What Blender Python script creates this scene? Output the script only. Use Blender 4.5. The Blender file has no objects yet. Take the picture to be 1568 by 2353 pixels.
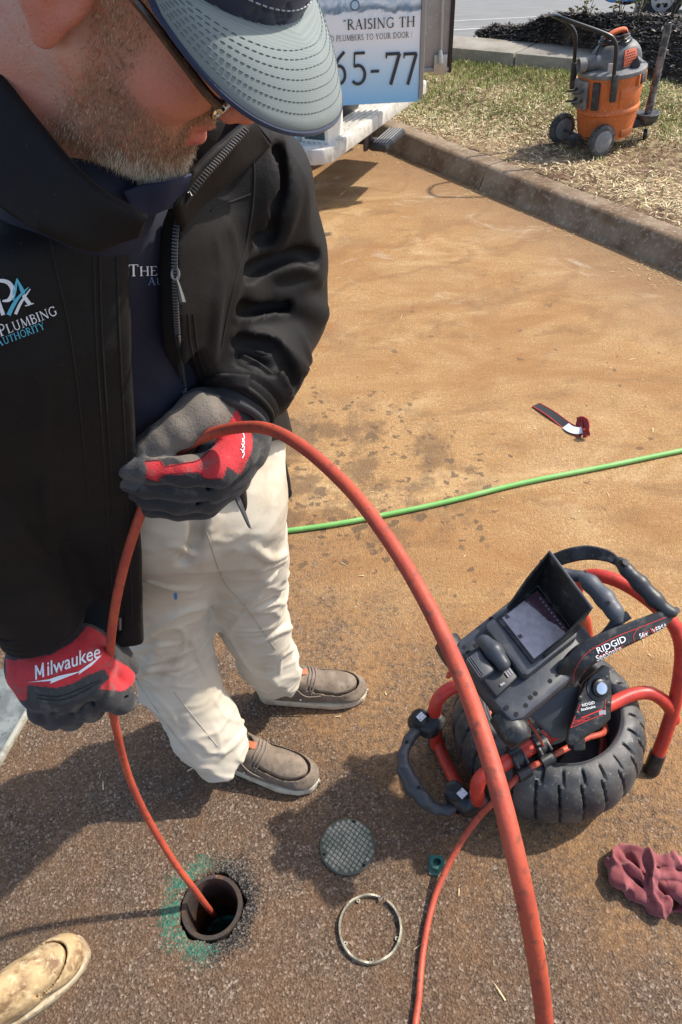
import bpy, bmesh, math, random
import numpy as np
from mathutils import Vector, Matrix
from mathutils.bvhtree import BVHTree

# ------------------------------------------------------------------ camera, sky, sun, exposure
scene = bpy.context.scene
C = scene.collection
CAM_H, FPX, PCX, PCY = 1.65, 1649.0, 784.0, 1176.5      # focal length and centre in 1568x2353 picture units
PITCH, ROLL = math.radians(43), math.radians(3)
_f = np.array([0, math.cos(PITCH), -math.sin(PITCH)]); _R = np.array([1, 0, 0.]); _U = np.array([0, math.sin(PITCH), math.cos(PITCH)])
CR = math.cos(ROLL) * _R - math.sin(ROLL) * _U
CU = math.sin(ROLL) * _R + math.cos(ROLL) * _U
CF = _f
CO = np.array([0, 0, CAM_H])
cam_d = bpy.data.cameras.new('camera'); cam = bpy.data.objects.new('camera', cam_d); C.objects.link(cam)
cam_d.sensor_fit = 'VERTICAL'; cam_d.sensor_height = 24.0
cam_d.lens = 24.0 * FPX / 2353.0
cam_d.clip_start = 0.01; cam_d.clip_end = 2000
cam.matrix_world = Matrix(((CR[0], CU[0], -CF[0], 0), (CR[1], CU[1], -CF[1], 0), (CR[2], CU[2], -CF[2], CAM_H), (0, 0, 0, 1)))
scene.camera = cam

SUN_AZ = math.atan2(0.32, 0.95)          # direction to the sun in the xy plane (from +x towards +y)
SUN_EL = math.radians(49)
world = bpy.data.worlds.new('World'); scene.world = world; world.use_nodes = True
wn = world.node_tree.nodes; wl = world.node_tree.links
sky = wn.new('ShaderNodeTexSky'); sky.sky_type = 'NISHITA'; sky.sun_disc = False
sky.sun_elevation = SUN_EL; sky.sun_rotation = math.pi / 2 - SUN_AZ
sky.dust_density = 2.0; sky.air_density = 1.0
wn['Background'].inputs['Strength'].default_value = 0.15
wl.new(sky.outputs[0], wn['Background'].inputs['Color'])
sun_d = bpy.data.lights.new('sun', 'SUN'); sun_d.energy = 3.4; sun_d.angle = math.radians(1.2); sun_d.color = (1.0, 0.93, 0.82)
sun = bpy.data.objects.new('sun', sun_d); C.objects.link(sun)
sd_ = Vector((math.cos(SUN_AZ) * math.cos(SUN_EL), math.sin(SUN_AZ) * math.cos(SUN_EL), math.sin(SUN_EL)))
sun.rotation_euler = sd_.to_track_quat('Z', 'Y').to_euler(); sun.location = sd_ * 30
vs = scene.view_settings
vs.view_transform = 'Standard'; vs.look = 'None'; vs.gamma = 1.0; vs.exposure = 0.72; vs.use_curve_mapping = False

# ------------------------------------------------------------------ pixel -> place helpers (picture units)
def ray(x, y): return (x - PCX) / FPX * CR + (PCY - y) / FPX * CU + CF
def Zp(x, y, z=0.0):
    d = ray(x, y); return CO + (z - CAM_H) / d[2] * d
def Dp(x, y, t): return CO + t * ray(x, y)
def proj(P):
    q = np.asarray(P) - CO; c = q @ CF
    return np.stack([PCX + FPX * (q @ CR) / c, PCY - FPX * (q @ CU) / c, c], -1)
def V(a): return Vector([float(x) for x in a])

# ------------------------------------------------------------------ materials
MATS = {}
def mat(name, col, rough=0.6, metal=0.0, var=None, var2=None, bump=None, bump2=None, spec=0.5, attr=False, sheen=0, coat=0, sss=0, trans=0, rvar=0):
    """var = (scale, colour2, lo, hi[, detail]) noise mix;  bump = (scale, strength, distance)"""
    if name in MATS: return MATS[name]
    m = bpy.data.materials.new(name); m.use_nodes = True; MATS[name] = m
    n = m.node_tree.nodes; l = m.node_tree.links; b = n['Principled BSDF']
    b.inputs['Roughness'].default_value = rough; b.inputs['Metallic'].default_value = metal
    b.inputs['Specular IOR Level'].default_value = spec
    if sheen: b.inputs['Sheen Weight'].default_value = sheen; b.inputs['Sheen Roughness'].default_value = 0.5
    if coat: b.inputs['Coat Weight'].default_value = coat; b.inputs['Coat Roughness'].default_value = 0.15
    if sss:
        b.inputs['Subsurface Weight'].default_value = sss; b.inputs['Subsurface Radius'].default_value = (1, .35, .2); b.inputs['Subsurface Scale'].default_value = 0.006
    if trans: b.inputs['Transmission Weight'].default_value = trans
    tc = n.new('ShaderNodeTexCoord')
    if attr:
        a = n.new('ShaderNodeAttribute'); a.attribute_name = 'Col'; cs = a.outputs['Color']
    else:
        r = n.new('ShaderNodeRGB'); r.outputs[0].default_value = (*col, 1); cs = r.outputs[0]
    for vv in (var, var2):
        if not vv: continue
        tx = n.new('ShaderNodeTexNoise'); tx.inputs['Scale'].default_value = vv[0]; tx.inputs['Detail'].default_value = vv[4] if len(vv) > 4 else 5; tx.inputs['Roughness'].default_value = .62
        l.new(tc.outputs['Object'], tx.inputs['Vector'])
        mr = n.new('ShaderNodeMapRange'); mr.inputs[1].default_value = vv[2]; mr.inputs[2].default_value = vv[3]; l.new(tx.outputs['Fac'], mr.inputs[0])
        mx = n.new('ShaderNodeMix'); mx.data_type = 'RGBA'; l.new(mr.outputs[0], mx.inputs['Factor']); l.new(cs, mx.inputs[6]); mx.inputs[7].default_value = (*vv[1], 1)
        cs = mx.outputs[2]
        if rvar and vv is var:
            m2 = n.new('ShaderNodeMapRange'); m2.inputs[3].default_value = rough; m2.inputs[4].default_value = rough + rvar; l.new(mr.outputs[0], m2.inputs[0]); l.new(m2.outputs[0], b.inputs['Roughness'])
    l.new(cs, b.inputs['Base Color'])
    prev = None
    for bb in (bump, bump2):
        if not bb: continue
        tx = n.new('ShaderNodeTexNoise'); tx.inputs['Scale'].default_value = bb[0]; tx.inputs['Detail'].default_value = 4
        l.new(tc.outputs['Object'], tx.inputs['Vector'])
        bp = n.new('ShaderNodeBump'); bp.inputs['Strength'].default_value = bb[1]; bp.inputs['Distance'].default_value = bb[2]
        l.new(tx.outputs['Fac'], bp.inputs['Height'])
        if prev: l.new(prev, bp.inputs['Normal'])
        prev = bp.outputs[0]
    if prev: l.new(prev, b.inputs['Normal'])
    return m

# ------------------------------------------------------------------ objects
def thing(name, label, cat, loc=(0, 0, 0), group=None):
    o = bpy.data.objects.new(name, None); C.objects.link(o); o.location = V(loc); o.empty_display_size = .1
    o['label'] = label; o['category'] = cat
    if group: o['group'] = group
    return o
def tag(o, label, cat, group=None):
    o['label'] = label; o['category'] = cat
    if group: o['group'] = group
    return o
def setting(name, loc=(0, 0, 0)):
    o = bpy.data.objects.new(name, None); C.objects.link(o); o.location = V(loc); o['kind'] = 'structure'; return o
def worldloc(o):
    v = Vector((0, 0, 0)); p = o
    while p is not None:
        v = v + p.location + (p.matrix_parent_inverse.translation if p.parent else Vector((0, 0, 0))); p = p.parent
    return v
def adopt(o, parent):
    """parent while keeping the child's vertices where they are (all meshes are laid out in world metres)"""
    if parent is not None:
        o.parent = parent; o.matrix_parent_inverse = Matrix.Translation(-worldloc(parent))
    return o
def link_mesh(name, me, m, parent=None, smooth=True):
    if m is not None: me.materials.append(m)
    if smooth: me.shade_smooth()
    o = bpy.data.objects.new(name, me); C.objects.link(o); return adopt(o, parent)
def from_arrays(name, verts, faces, m, parent=None, smooth=True, col=None):
    me = bpy.data.meshes.new(name)
    verts = np.asarray(verts, np.float32)
    if isinstance(faces, np.ndarray):
        nf, k = faces.shape
        me.vertices.add(len(verts)); me.vertices.foreach_set('co', verts.ravel())
        me.loops.add(nf * k); me.loops.foreach_set('vertex_index', faces.astype(np.int32).ravel())
        me.polygons.add(nf); me.polygons.foreach_set('loop_start', np.arange(0, nf * k, k, dtype=np.int32))
        me.update(calc_edges=True)
    else:
        me.from_pydata([tuple(map(float, v)) for v in verts], [], [tuple(int(i) for i in f) for f in faces]); me.update()
    if col is not None:
        a = me.attributes.new('Col', 'FLOAT_COLOR', 'POINT')
        c4 = np.ones((len(verts), 4), np.float32); c4[:, :3] = col; a.data.foreach_set('color', c4.ravel())
    return link_mesh(name, me, m, parent, smooth)

class MB:
    """collects simple solids, then links them as one mesh"""
    def __init__(s): s.v = []; s.f = []
    def add(s, vs, fs):
        b = len(s.v); s.v += [tuple(map(float, p)) for p in vs]; s.f += [tuple(i + b for i in f) for f in fs]; return s
    def box(s, c, size, ax=None, bev=0.0):
        c = np.asarray(c, float); h = np.asarray(size, float) / 2
        A = np.eye(3) if ax is None else np.asarray(ax, float)
        if bev <= 0:
            P = [c + A.T @ (h * np.array(q)) for q in [(-1, -1, -1), (1, -1, -1), (1, 1, -1), (-1, 1, -1), (-1, -1, 1), (1, -1, 1), (1, 1, 1), (-1, 1, 1)]]
            return s.add(P, [(0, 3, 2, 1), (4, 5, 6, 7), (0, 1, 5, 4), (1, 2, 6, 5), (2, 3, 7, 6), (3, 0, 4, 7)])
        bm = bmesh.new(); bmesh.ops.create_cube(bm, size=1.0)
        for v in bm.verts: v.co = Vector((v.co.x * 2 * h[0], v.co.y * 2 * h[1], v.co.z * 2 * h[2]))
        bmesh.ops.bevel(bm, geom=list(bm.edges), offset=min(bev, min(h) * .9), segments=2, affect='EDGES', profile=.5)
        return s.bm(bm, c, A)
    def bm(s, bm, c=(0, 0, 0), A=np.eye(3)):
        bm.verts.ensure_lookup_table(); c = np.asarray(c, float); A = np.asarray(A, float)
        P = [c + A.T @ np.array(v.co) for v in bm.verts]; Fs = [tuple(v.index for v in f.verts) for f in bm.faces]; bm.free()
        return s.add(P, Fs)
    def tube(s, pts, r, seg=10, caps=True, smooth=0):
        pts = [np.asarray(p, float) for p in pts]
        if smooth: pts = catmull(pts, smooth)
        n = len(pts); rr = list(r) if hasattr(r, '__len__') else [r] * n
        if len(rr) != n: rr = np.interp(np.linspace(0, 1, n), np.linspace(0, 1, len(rr)), rr)
        tg = [pts[min(i + 1, n - 1)] - pts[max(i - 1, 0)] for i in range(n)]; tg = [t / (np.linalg.norm(t) + 1e-12) for t in tg]
        up = np.array([0, 0, 1.]) if abs(tg[0][2]) < .9 else np.array([1., 0, 0])
        a = np.cross(tg[0], up); a /= np.linalg.norm(a); vs = []
        for i in range(n):
            a = a - (a @ tg[i]) * tg[i]; a /= np.linalg.norm(a); b = np.cross(tg[i], a)
            for k in range(seg):
                th = 2 * math.pi * k / seg; vs.append(pts[i] + rr[i] * (math.cos(th) * a + math.sin(th) * b))
        fs = [(i * seg + k, i * seg + (k + 1) % seg, (i + 1) * seg + (k + 1) % seg, (i + 1) * seg + k) for i in range(n - 1) for k in range(seg)]
        if caps: fs += [tuple(range(seg))[::-1], tuple((n - 1) * seg + k for k in range(seg))]
        return s.add(vs, fs)
    def lathe(s, prof, c, ax=None, seg=40, closed=False):
        """prof: (radius, height) list, around local z"""
        c = np.asarray(c, float); A = np.eye(3) if ax is None else np.asarray(ax, float); n = len(prof)
        vs = [c + A.T @ np.array([r * math.cos(2 * math.pi * k / seg), r * math.sin(2 * math.pi * k / seg), z]) for r, z in prof for k in range(seg)]
        fs = [(i * seg + k, i * seg + (k + 1) % seg, (i + 1) * seg + (k + 1) % seg, (i + 1) * seg + k) for i in range(n - 1) for k in range(seg)]
        if closed: fs += [((n - 1) * seg + k, (n - 1) * seg + (k + 1) % seg, (k + 1) % seg, k) for k in range(seg)]
        else: fs += [tuple(range(seg))[::-1], tuple((n - 1) * seg + k for k in range(seg))]
        return s.add(vs, fs)
    def prism(s, poly, c, ax, t, bev=0.0):
        """2D polygon (metres) in the plane ax[0], ax[1], extruded by t along ax[2]"""
        bm = bmesh.new(); vv = [bm.verts.new((x, y, 0)) for x, y in poly]; f = bm.faces.new(vv)
        r = bmesh.ops.extrude_face_region(bm, geom=[f])
        for e in r['geom']:
            if isinstance(e, bmesh.types.BMVert): e.co.z += t
        bmesh.ops.recalc_face_normals(bm, faces=bm.faces)
        if bev > 0: bmesh.ops.bevel(bm, geom=list(bm.edges), offset=bev, segments=2, affect='EDGES', profile=.5)
        return s.bm(bm, c, ax)
    def build(s, name, m, parent=None, smooth=True, sharp=35):
        me = bpy.data.meshes.new(name); me.from_pydata(s.v, [], s.f); me.update()
        bm = bmesh.new(); bm.from_mesh(me); bmesh.ops.recalc_face_normals(bm, faces=bm.faces)
        if smooth:
            ca = math.radians(sharp)
            for e in bm.edges:
                if len(e.link_faces) == 2 and e.calc_face_angle(0) > ca: e.smooth = False
        bm.to_mesh(me); bm.free()
        return link_mesh(name, me, m, parent, smooth)

def catmull(P, n):
    P = [np.asarray(p, float) for p in P]; Q = [2 * P[0] - P[1]] + P + [2 * P[-1] - P[-2]]; out = []
    for i in range(1, len(Q) - 2):
        for k in range(n):
            t = k / n; a, b, c, d = Q[i - 1], Q[i], Q[i + 1], Q[i + 2]
            out.append(.5 * ((2 * b) + (c - a) * t + (2 * a - 5 * b + 4 * c - d) * t * t + (3 * b - a - 3 * c + d) * t ** 3))
    out.append(P[-1]); return out
def axes_from(x, n):
    """right-handed frame: x along x, z along n"""
    x = np.asarray(x, float); x = x / np.linalg.norm(x); n = np.asarray(n, float); n = n - (n @ x) * x; n /= np.linalg.norm(n)
    return np.array([x, np.cross(n, x), n])

# ------------------------------------------------------------------ signed distance sculpting
def vdot(a, b): return np.einsum('ij,j->i', a, b)
def sd_cap(P, a, b, ra, rb):
    a = np.asarray(a, np.float32); b = np.asarray(b, np.float32); ba = b - a; t = np.clip(vdot(P - a, ba) / (ba @ ba + 1e-12), 0, 1)
    q = P - a - t[:, None] * ba
    return np.sqrt(np.einsum('ij,ij->i', q, q)) - (ra + (rb - ra) * t)
def sd_chain(P, pts, rs, k=0.01):
    d = None
    for i in range(len(pts) - 1):
        e = sd_cap(P, pts[i], pts[i + 1], rs[i], rs[i + 1]); d = e if d is None else smin(d, e, k)
    return d
def sd_ell(P, c, r, ax=None):
    q = P - np.asarray(c, np.float32)
    if ax is not None: q = q @ np.asarray(ax, np.float32).T
    r = np.asarray(r, np.float32); k0 = np.linalg.norm(q / r, axis=1); k1 = np.linalg.norm(q / (r * r), axis=1)
    return k0 * (k0 - 1) / (k1 + 1e-9)
def smin(a, b, k):
    h = np.clip(.5 + .5 * (b - a) / k, 0, 1); return b + (a - b) * h - k * h * (1 - h)
def smax(a, b, k): return -smin(-a, -b, k)
def sd_poly2(X, Y, poly):
    """signed distance to a 2D polygon (negative inside)"""
    d = np.full(X.shape, 1e9); ins = np.zeros(X.shape, bool); n = len(poly)
    for i in range(n):
        x0, y0 = poly[i]; x1, y1 = poly[(i + 1) % n]; ex, ey = x1 - x0, y1 - y0
        wx, wy = X - x0, Y - y0; t = np.clip((wx * ex + wy * ey) / (ex * ex + ey * ey + 1e-12), 0, 1)
        d = np.minimum(d, (wx - ex * t) ** 2 + (wy - ey * t) ** 2)
        c = ((y0 > Y) != (y1 > Y)); xi = x0 + (Y - y0) / (ey if abs(ey) > 1e-9 else 1e-9) * ex
        ins ^= c & (X < xi)
    d = np.sqrt(d); return np.where(ins, -d, d)
def nets(sdf, lo, hi, h, st=4):
    """surface nets over a box, refined only near the surface"""
    lo = np.asarray(lo, float); n = (np.ceil((np.asarray(hi, float) - lo) / (h * st)).astype(int) + 1) * st
    cg = [lo[i] + (np.arange(n[i] // st) + .5) * h * st for i in range(3)]
    G = np.stack(np.meshgrid(*cg, indexing='ij'), -1).reshape(-1, 3).astype(np.float32)
    cv = sdf(G).reshape([x // st for x in n])
    vals = cv.repeat(st, 0).repeat(st, 1).repeat(st, 2).astype(np.float32)
    mask = (np.abs(cv) < h * st * 1.7).repeat(st, 0).repeat(st, 1).repeat(st, 2)
    ix = np.argwhere(mask); P = (lo + (ix + .5) * h).astype(np.float32); r = np.empty(len(P), np.float32)
    for i in range(0, len(P), 400000): r[i:i + 400000] = sdf(P[i:i + 400000])
    vals[mask] = r
    vals[0] = vals[-1] = 1; vals[:, 0] = vals[:, -1] = 1; vals[:, :, 0] = vals[:, :, -1] = 1
    ins = vals < 0
    corners = [(i, j, k) for i in (0, 1) for j in (0, 1) for k in (0, 1)]
    sh = [x - 1 for x in vals.shape]
    def sl(a, c): return a[c[0]:c[0] + sh[0], c[1]:c[1] + sh[1], c[2]:c[2] + sh[2]]
    cnt = sum(sl(ins, c).astype(np.int8) for c in corners); act = (cnt > 0) & (cnt < 8)
    cells = np.argwhere(act); idx = -np.ones(sh, np.int64); idx[act] = np.arange(len(cells))
    acc = np.zeros((len(cells), 3)); num = np.zeros(len(cells))
    for c in corners:
        for ax in range(3):
            if c[ax]: continue
            d = list(c); d[ax] = 1
            v0 = vals[cells[:, 0] + c[0], cells[:, 1] + c[1], cells[:, 2] + c[2]]; v1 = vals[cells[:, 0] + d[0], cells[:, 1] + d[1], cells[:, 2] + d[2]]
            s = (v0 < 0) != (v1 < 0); t = np.where(s, v0 / np.where(v0 == v1, 1, v0 - v1), 0)
            p = np.tile(np.array(c, float), (len(cells), 1)); p[:, ax] += t
            acc[s] += p[s]; num[s] += 1
    verts = lo + (cells + acc / num[:, None] + .5) * h
    quads = []
    for ax in range(3):
        u, v = (ax + 1) % 3, (ax + 2) % 3
        s0 = [slice(None)] * 3; s0[ax] = slice(0, -1); s1 = [slice(None)] * 3; s1[ax] = slice(1, None)
        a, b = ins[tuple(s0)], ins[tuple(s1)]; E = np.argwhere(a != b)
        E = E[(E[:, u] > 0) & (E[:, v] > 0) & (E[:, u] < vals.shape[u] - 1) & (E[:, v] < vals.shape[v] - 1)]
        if not len(E): continue
        flip = ins[E[:, 0], E[:, 1], E[:, 2]]
        def g(du, dv):
            q = E.copy(); q[:, u] -= du; q[:, v] -= dv; return idx[q[:, 0], q[:, 1], q[:, 2]]
        Q = np.stack([g(1, 1), g(0, 1), g(0, 0), g(1, 0)], 1); Q[~flip] = Q[~flip][:, ::-1]; quads.append(Q)
    F = np.concatenate(quads); F = F[(F >= 0).all(1)]
    return verts.astype(np.float32), F
def march(sdf, px, t0=.25, t1=2.2):
    """depth at which picture points meet a sculpted surface"""
    px = np.asarray(px, float); d = np.stack([ray(*p) for p in px]); L = np.linalg.norm(d, axis=1); t = np.full(len(px), t0)
    for _ in range(90):
        P = (CO + t[:, None] * d).astype(np.float32); t = np.minimum(t + np.maximum(sdf(P), 2e-4) * .7 / L, t1)
    return CO + t[:, None] * d
def folds(sdf, lst, default=(.011, .006, .014)):
    """raise cloth ridges (or press grooves) along picture polylines lying on the surface"""
    chains = []
    for it in lst:
        pts = catmull([np.array(p, float) for p in it[0]], 4); r, up, k = it[1] if len(it) > 1 else default
        S = march(sdf, pts); vd = np.stack([ray(*p) for p in pts]); vd /= np.linalg.norm(vd, axis=1)[:, None]
        dj = np.linalg.norm(np.diff(S, axis=0), axis=1); bad = np.where(dj > np.median(dj) * 3 + .01)[0]      # stop where the line runs off the cloth's edge
        if len(bad): k0 = bad[0] + 1; S, vd = (S[:k0], vd[:k0]) if k0 > len(S) / 2 else (S[bad[-1] + 1:], vd[bad[-1] + 1:])
        if len(S) < 4: continue
        n = len(S); tap = np.sin(np.linspace(.25, math.pi - .25, n)) ** .5
        if up > 0: chains.append((S + vd * (r - up * tap)[:, None], [r] * n, k, 1))
        else: chains.append((S - vd * (r + up * tap)[:, None], [r] * n, k, -1))
    boxes = [(np.min(c[0], 0) - .05, np.max(c[0], 0) + .05) for c in chains]
    def f(P):
        d = sdf(P)
        for (pts, rs, k, sg), (a, b) in zip(chains, boxes):
            m = np.where(((P > a) & (P < b)).all(1) & (np.abs(d) < .05))[0]
            if not len(m): continue
            Q = P[m]; e = None
            for i in range(len(pts) - 1):
                c = sd_cap(Q, pts[i], pts[i + 1], rs[i], rs[i + 1]); e = c if e is None else np.minimum(e, c)
            d[m] = smin(d[m], e, k) if sg > 0 else smax(d[m], -e, k)
        return d
    return f
def wob(P, s, seed=0, oct=3):
    """cheap smooth 3D noise, about -1..1"""
    rg = np.random.default_rng(seed); o = 0; a = 1.0
    for k in range(oct):
        for j in range(3):
            w = rg.normal(0, 1, 3); w = w / np.linalg.norm(w) * s; o = o + a * np.sin(P @ w.astype(np.float32) + rg.uniform(0, 6.28))
        s *= 2.1; a *= .5
    return o / 4.5
def bvh_of(o):
    me = o.data; return BVHTree.FromPolygons([v.co.copy() for v in me.vertices], [tuple(p.vertices) for p in me.polygons])

# ------------------------------------------------------------------ lettering
def arc(cx, cy, rx, ry, a0, a1, n=9): return [(cx + rx * math.cos(math.radians(a0 + (a1 - a0) * i / n)), cy + ry * math.sin(math.radians(a0 + (a1 - a0) * i / n))) for i in range(n + 1)]
K_, N_ = .135, .055
GL = {   # roman capitals as pen strokes: (polyline, width)
 'A': (.80, [([(.08, 0), (.40, 1)], N_), ([(.38, 1), (.68, 0)], K_), ([(.19, .36), (.56, .36)], N_), ([(0, .02), (.19, .02)], N_), ([(.55, .02), (.80, .02)], N_)]),
 'B': (.64, [([(.13, 0), (.13, 1)], K_), ([(.13, .97)] + arc(.32, .76, .2, .21, 90, -90) + [(.13, .55)], .08), ([(.13, .53)] + arc(.34, .28, .24, .26, 90, -90) + [(.13, .03)], .09), ([(0, .02), (.2, .02)], N_), ([(0, .98), (.2, .98)], N_)]),
 'C': (.74, [(arc(.42, .5, .36, .48, 42, 318, 16), .1), ([(.69, .98), (.69, .74)], N_)]),
 'D': (.80, [([(.13, 0), (.13, 1)], K_), ([(.13, .97)] + arc(.34, .5, .38, .47, 90, -90, 12) + [(.13, .03)], .1), ([(0, .02), (.2, .02)], N_), ([(0, .98), (.2, .98)], N_)]),
 'E': (.60, [([(.13, 0), (.13, 1)], K_), ([(0, .97), (.55, .97)], N_), ([(.13, .53), (.46, .53)], N_), ([(0, .03), (.58, .03)], N_), ([(.54, .98), (.54, .82)], N_), ([(.57, .02), (.57, .2)], N_)]),
 'G': (.80, [(arc(.42, .5, .36, .48, 45, 318, 16), .1), ([(.68, .1), (.68, .44)], K_), ([(.54, .44), (.8, .44)], N_), ([(.69, .98), (.69, .76)], N_)]),
 'H': (.84, [([(.13, 0), (.13, 1)], K_), ([(.71, 0), (.71, 1)], K_), ([(.13, .52), (.71, .52)], N_)] + [([(a, b), (a + .26, b)], N_) for a in (0, .58) for b in (.02, .98)]),
 'I': (.28, [([(.14, 0), (.14, 1)], K_), ([(.01, .02), (.27, .02)], N_), ([(.01, .98), (.27, .98)], N_)]),
 'L': (.58, [([(.13, 0), (.13, 1)], K_), ([(0, .03), (.56, .03)], N_), ([(0, .98), (.26, .98)], N_), ([(.55, .02), (.55, .2)], N_)]),
 'M': (.98, [([(.12, 0), (.17, 1)], N_), ([(.17, 1), (.48, .06)], K_), ([(.48, .06), (.82, 1)], N_), ([(.82, 1), (.87, 0)], K_), ([(0, .02), (.24, .02)], N_), ([(.74, .02), (.98, .02)], N_)]),
 'N': (.88, [([(.14, 0), (.14, 1)], N_), ([(.1, 1), (.74, .02)], K_), ([(.74, 0), (.74, 1)], N_), ([(0, .02), (.27, .02)], N_), ([(.62, .98), (.88, .98)], N_)]),
 'O': (.86, [(arc(.43, .5, .36, .47, 0, 360, 22), .1)]),
 'P': (.60, [([(.13, 0), (.13, 1)], K_), ([(.13, .97)] + arc(.3, .72, .24, .25, 90, -90) + [(.13, .47)], .09), ([(0, .02), (.27, .02)], N_), ([(0, .98), (.2, .98)], N_)]),
 'R': (.72, [([(.13, 0), (.13, 1)], K_), ([(.13, .97)] + arc(.3, .74, .22, .23, 90, -90) + [(.13, .51)], .09), ([(.3, .5), (.66, .02)], .12), ([(0, .02), (.27, .02)], N_), ([(0, .98), (.2, .98)], N_), ([(.58, .02), (.75, .02)], N_)]),
 'S': (.52, [(arc(.27, .74, .18, .22, 30, 230, 9) + arc(.25, .26, .21, .24, 60, -150, 9), .11)]),
 'T': (.68, [([(.34, 0), (.34, 1)], K_), ([(.02, .97), (.66, .97)], N_), ([(.21, .02), (.47, .02)], N_), ([(.03, .98), (.03, .8)], N_), ([(.65, .98), (.65, .8)], N_)]),
 'U': (.82, [([(.15, 1), (.15, .3)] + arc(.41, .3, .26, .27, 180, 360, 10) + [(.67, 1)], .1), ([(.02, .98), (.28, .98)], N_), ([(.55, .98), (.8, .98)], N_)]),
 'Y': (.72, [([(.07, 1), (.36, .46)], K_), ([(.66, 1), (.37, .46)], N_), ([(.36, .5), (.36, 0)], K_), ([(.0, .98), (.2, .98)], N_), ([(.56, .98), (.74, .98)], N_), ([(.23, .02), (.49, .02)], N_)]),
 '5': (.56, [([(.5, .97), (.14, .97)], .09), ([(.14, 1), (.11, .56)], N_), ([(.11, .57)] + arc(.24, .31, .25, .29, 90, -140, 12), .1)]),
 '6': (.60, [([(.52, 1), (.3, .8), (.14, .55), (.08, .33)] + arc(.3, .3, .22, .28, 180, 470, 16), .1)]),
 '7': (.56, [([(.02, .95), (.53, .95)], .1), ([(.52, .95), (.2, 0)], .12), ([(.03, 1), (.03, .82)], N_)]),
 '8': (.58, [(arc(.29, .75, .18, .22, 0, 360, 14), .09), (arc(.29, .27, .22, .26, 0, 360, 16), .1)]),
 '-': (.40, [([(.04, .42), (.36, .42)], .09)]), '|': (.2, [([(.1, -.1), (.1, 1)], .05)]), '"': (.3, [([(.08, 1), (.05, .8)], .07), ([(.2, 1), (.17, .8)], .07)]), ' ': (.34, [])}
def ribbon(pl, w):
    P = np.array(pl, float); closed = np.allclose(P[0], P[-1]); n = len(P); L = []; Rr = []
    for i in range(n):
        a = P[i - 1] if i else (P[-2] if closed else P[0]); b = P[i + 1] if i < n - 1 else (P[1] if closed else P[-1])
        t = b - a; t /= np.linalg.norm(t) + 1e-9; nn = np.array([-t[1], t[0]]); L.append(P[i] + nn * w / 2); Rr.append(P[i] - nn * w / 2)
    return L, Rr
def roman(text, small=None):
    """-> list of quads in letter units, total width; small caps where the text is lower case"""
    x = 0; quads = []; lay = 0
    for ch in text:
        s = 1.0
        if ch.islower(): s = small or .78; ch = ch.upper()
        w, st = GL[ch]
        for pl, wd in st:
            # subdivide so that letters can follow a curved cloth
            pp = []
            for i in range(len(pl) - 1):
                a, b = np.array(pl[i]), np.array(pl[i + 1]); m = max(1, int(np.linalg.norm(b - a) / .2))
                pp += [a + (b - a) * k / m for k in range(m)]
            pp.append(np.array(pl[-1])); L, Rr = ribbon(pp, wd)
            for i in range(len(pp) - 1):
                quads.append(([(x + q[0] * s, q[1] * s) for q in (L[i], Rr[i], Rr[i + 1], L[i + 1])], lay))
            lay += 1
        x += (w + .1) * s
    return quads, x
def sans(text, shear=0.0, bold=0.0):
    """built-in sans letters -> verts (letter units), faces, width"""
    cu = bpy.data.curves.new('t', 'FONT'); cu.body = text; cu.size = 1.4; cu.shear = shear; cu.offset = bold; cu.resolution_u = 3
    o = bpy.data.objects.new('t', cu); C.objects.link(o); dg = bpy.context.evaluated_depsgraph_get()
    me = bpy.data.meshes.new_from_object(o.evaluated_get(dg)); bm = bmesh.new(); bm.from_mesh(me)
    bmesh.ops.triangulate(bm, faces=bm.faces)
    for _ in range(3):
        lg = [e for e in bm.edges if e.calc_length() > .16]
        if lg: bmesh.ops.subdivide_edges(bm, edges=lg, cuts=1, use_grid_fill=False); bmesh.ops.triangulate(bm, faces=bm.faces)
    bm.verts.index_update(); vs = [(v.co.x, v.co.y) for v in bm.verts]; fs = [tuple(v.index for v in f.verts) for f in bm.faces]
    bm.free(); bpy.data.objects.remove(o); bpy.data.curves.remove(cu); bpy.data.meshes.remove(me)
    return vs, fs, max(v[0] for v in vs)
def quads_mesh(quads):
    vs = []; fs = []; ly = []
    for q, l in quads:
        b = len(vs); vs += q; fs.append((b, b + 1, b + 2, b + 3)); ly += [l] * 4
    return vs, fs, ly
def print_flat(name, vs, fs, ly, o, ax, h, m, parent):
    """lay letters on a plane: origin o, ax rows = right, up, normal, h = cap height"""
    o = np.asarray(o, float); A = np.asarray(ax, float)
    W = [o + A[0] * v[0] * h + A[1] * v[1] * h + A[2] * (.0008 + .00006 * (l % 40)) for v, l in zip(vs, ly)]
    return from_arrays(name, W, fs, m, parent, smooth=False)
def print_on(name, vs, fs, ly, p0, dx, dy, bvh, m, parent, lift=.0012):
    """lay letters on a sculpted surface: p0 picture anchor, dx / dy picture vectors per letter unit"""
    W = []
    for v, l in zip(vs, ly):
        x = p0[0] + dx[0] * v[0] + dy[0] * v[1]; y = p0[1] + dx[1] * v[0] + dy[1] * v[1]
        d = V(ray(x, y)).normalized(); hit, nn, i, ds = bvh.ray_cast(V(CO), d)
        if hit is None: W.append(None); continue
        W.append(hit - d * (lift + .00005 * (l % 20)))
    fs = [f for f in fs if all(W[i] is not None for i in f)]; W = [w if w is not None else Vector((0, 0, -5)) for w in W]
    used = sorted({i for f in fs for i in f}); mp = {i: k for k, i in enumerate(used)}
    if not used: return None
    return from_arrays(name, [W[i] for i in used], [tuple(mp[i] for i in f) for f in fs], m, parent, smooth=False)
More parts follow.
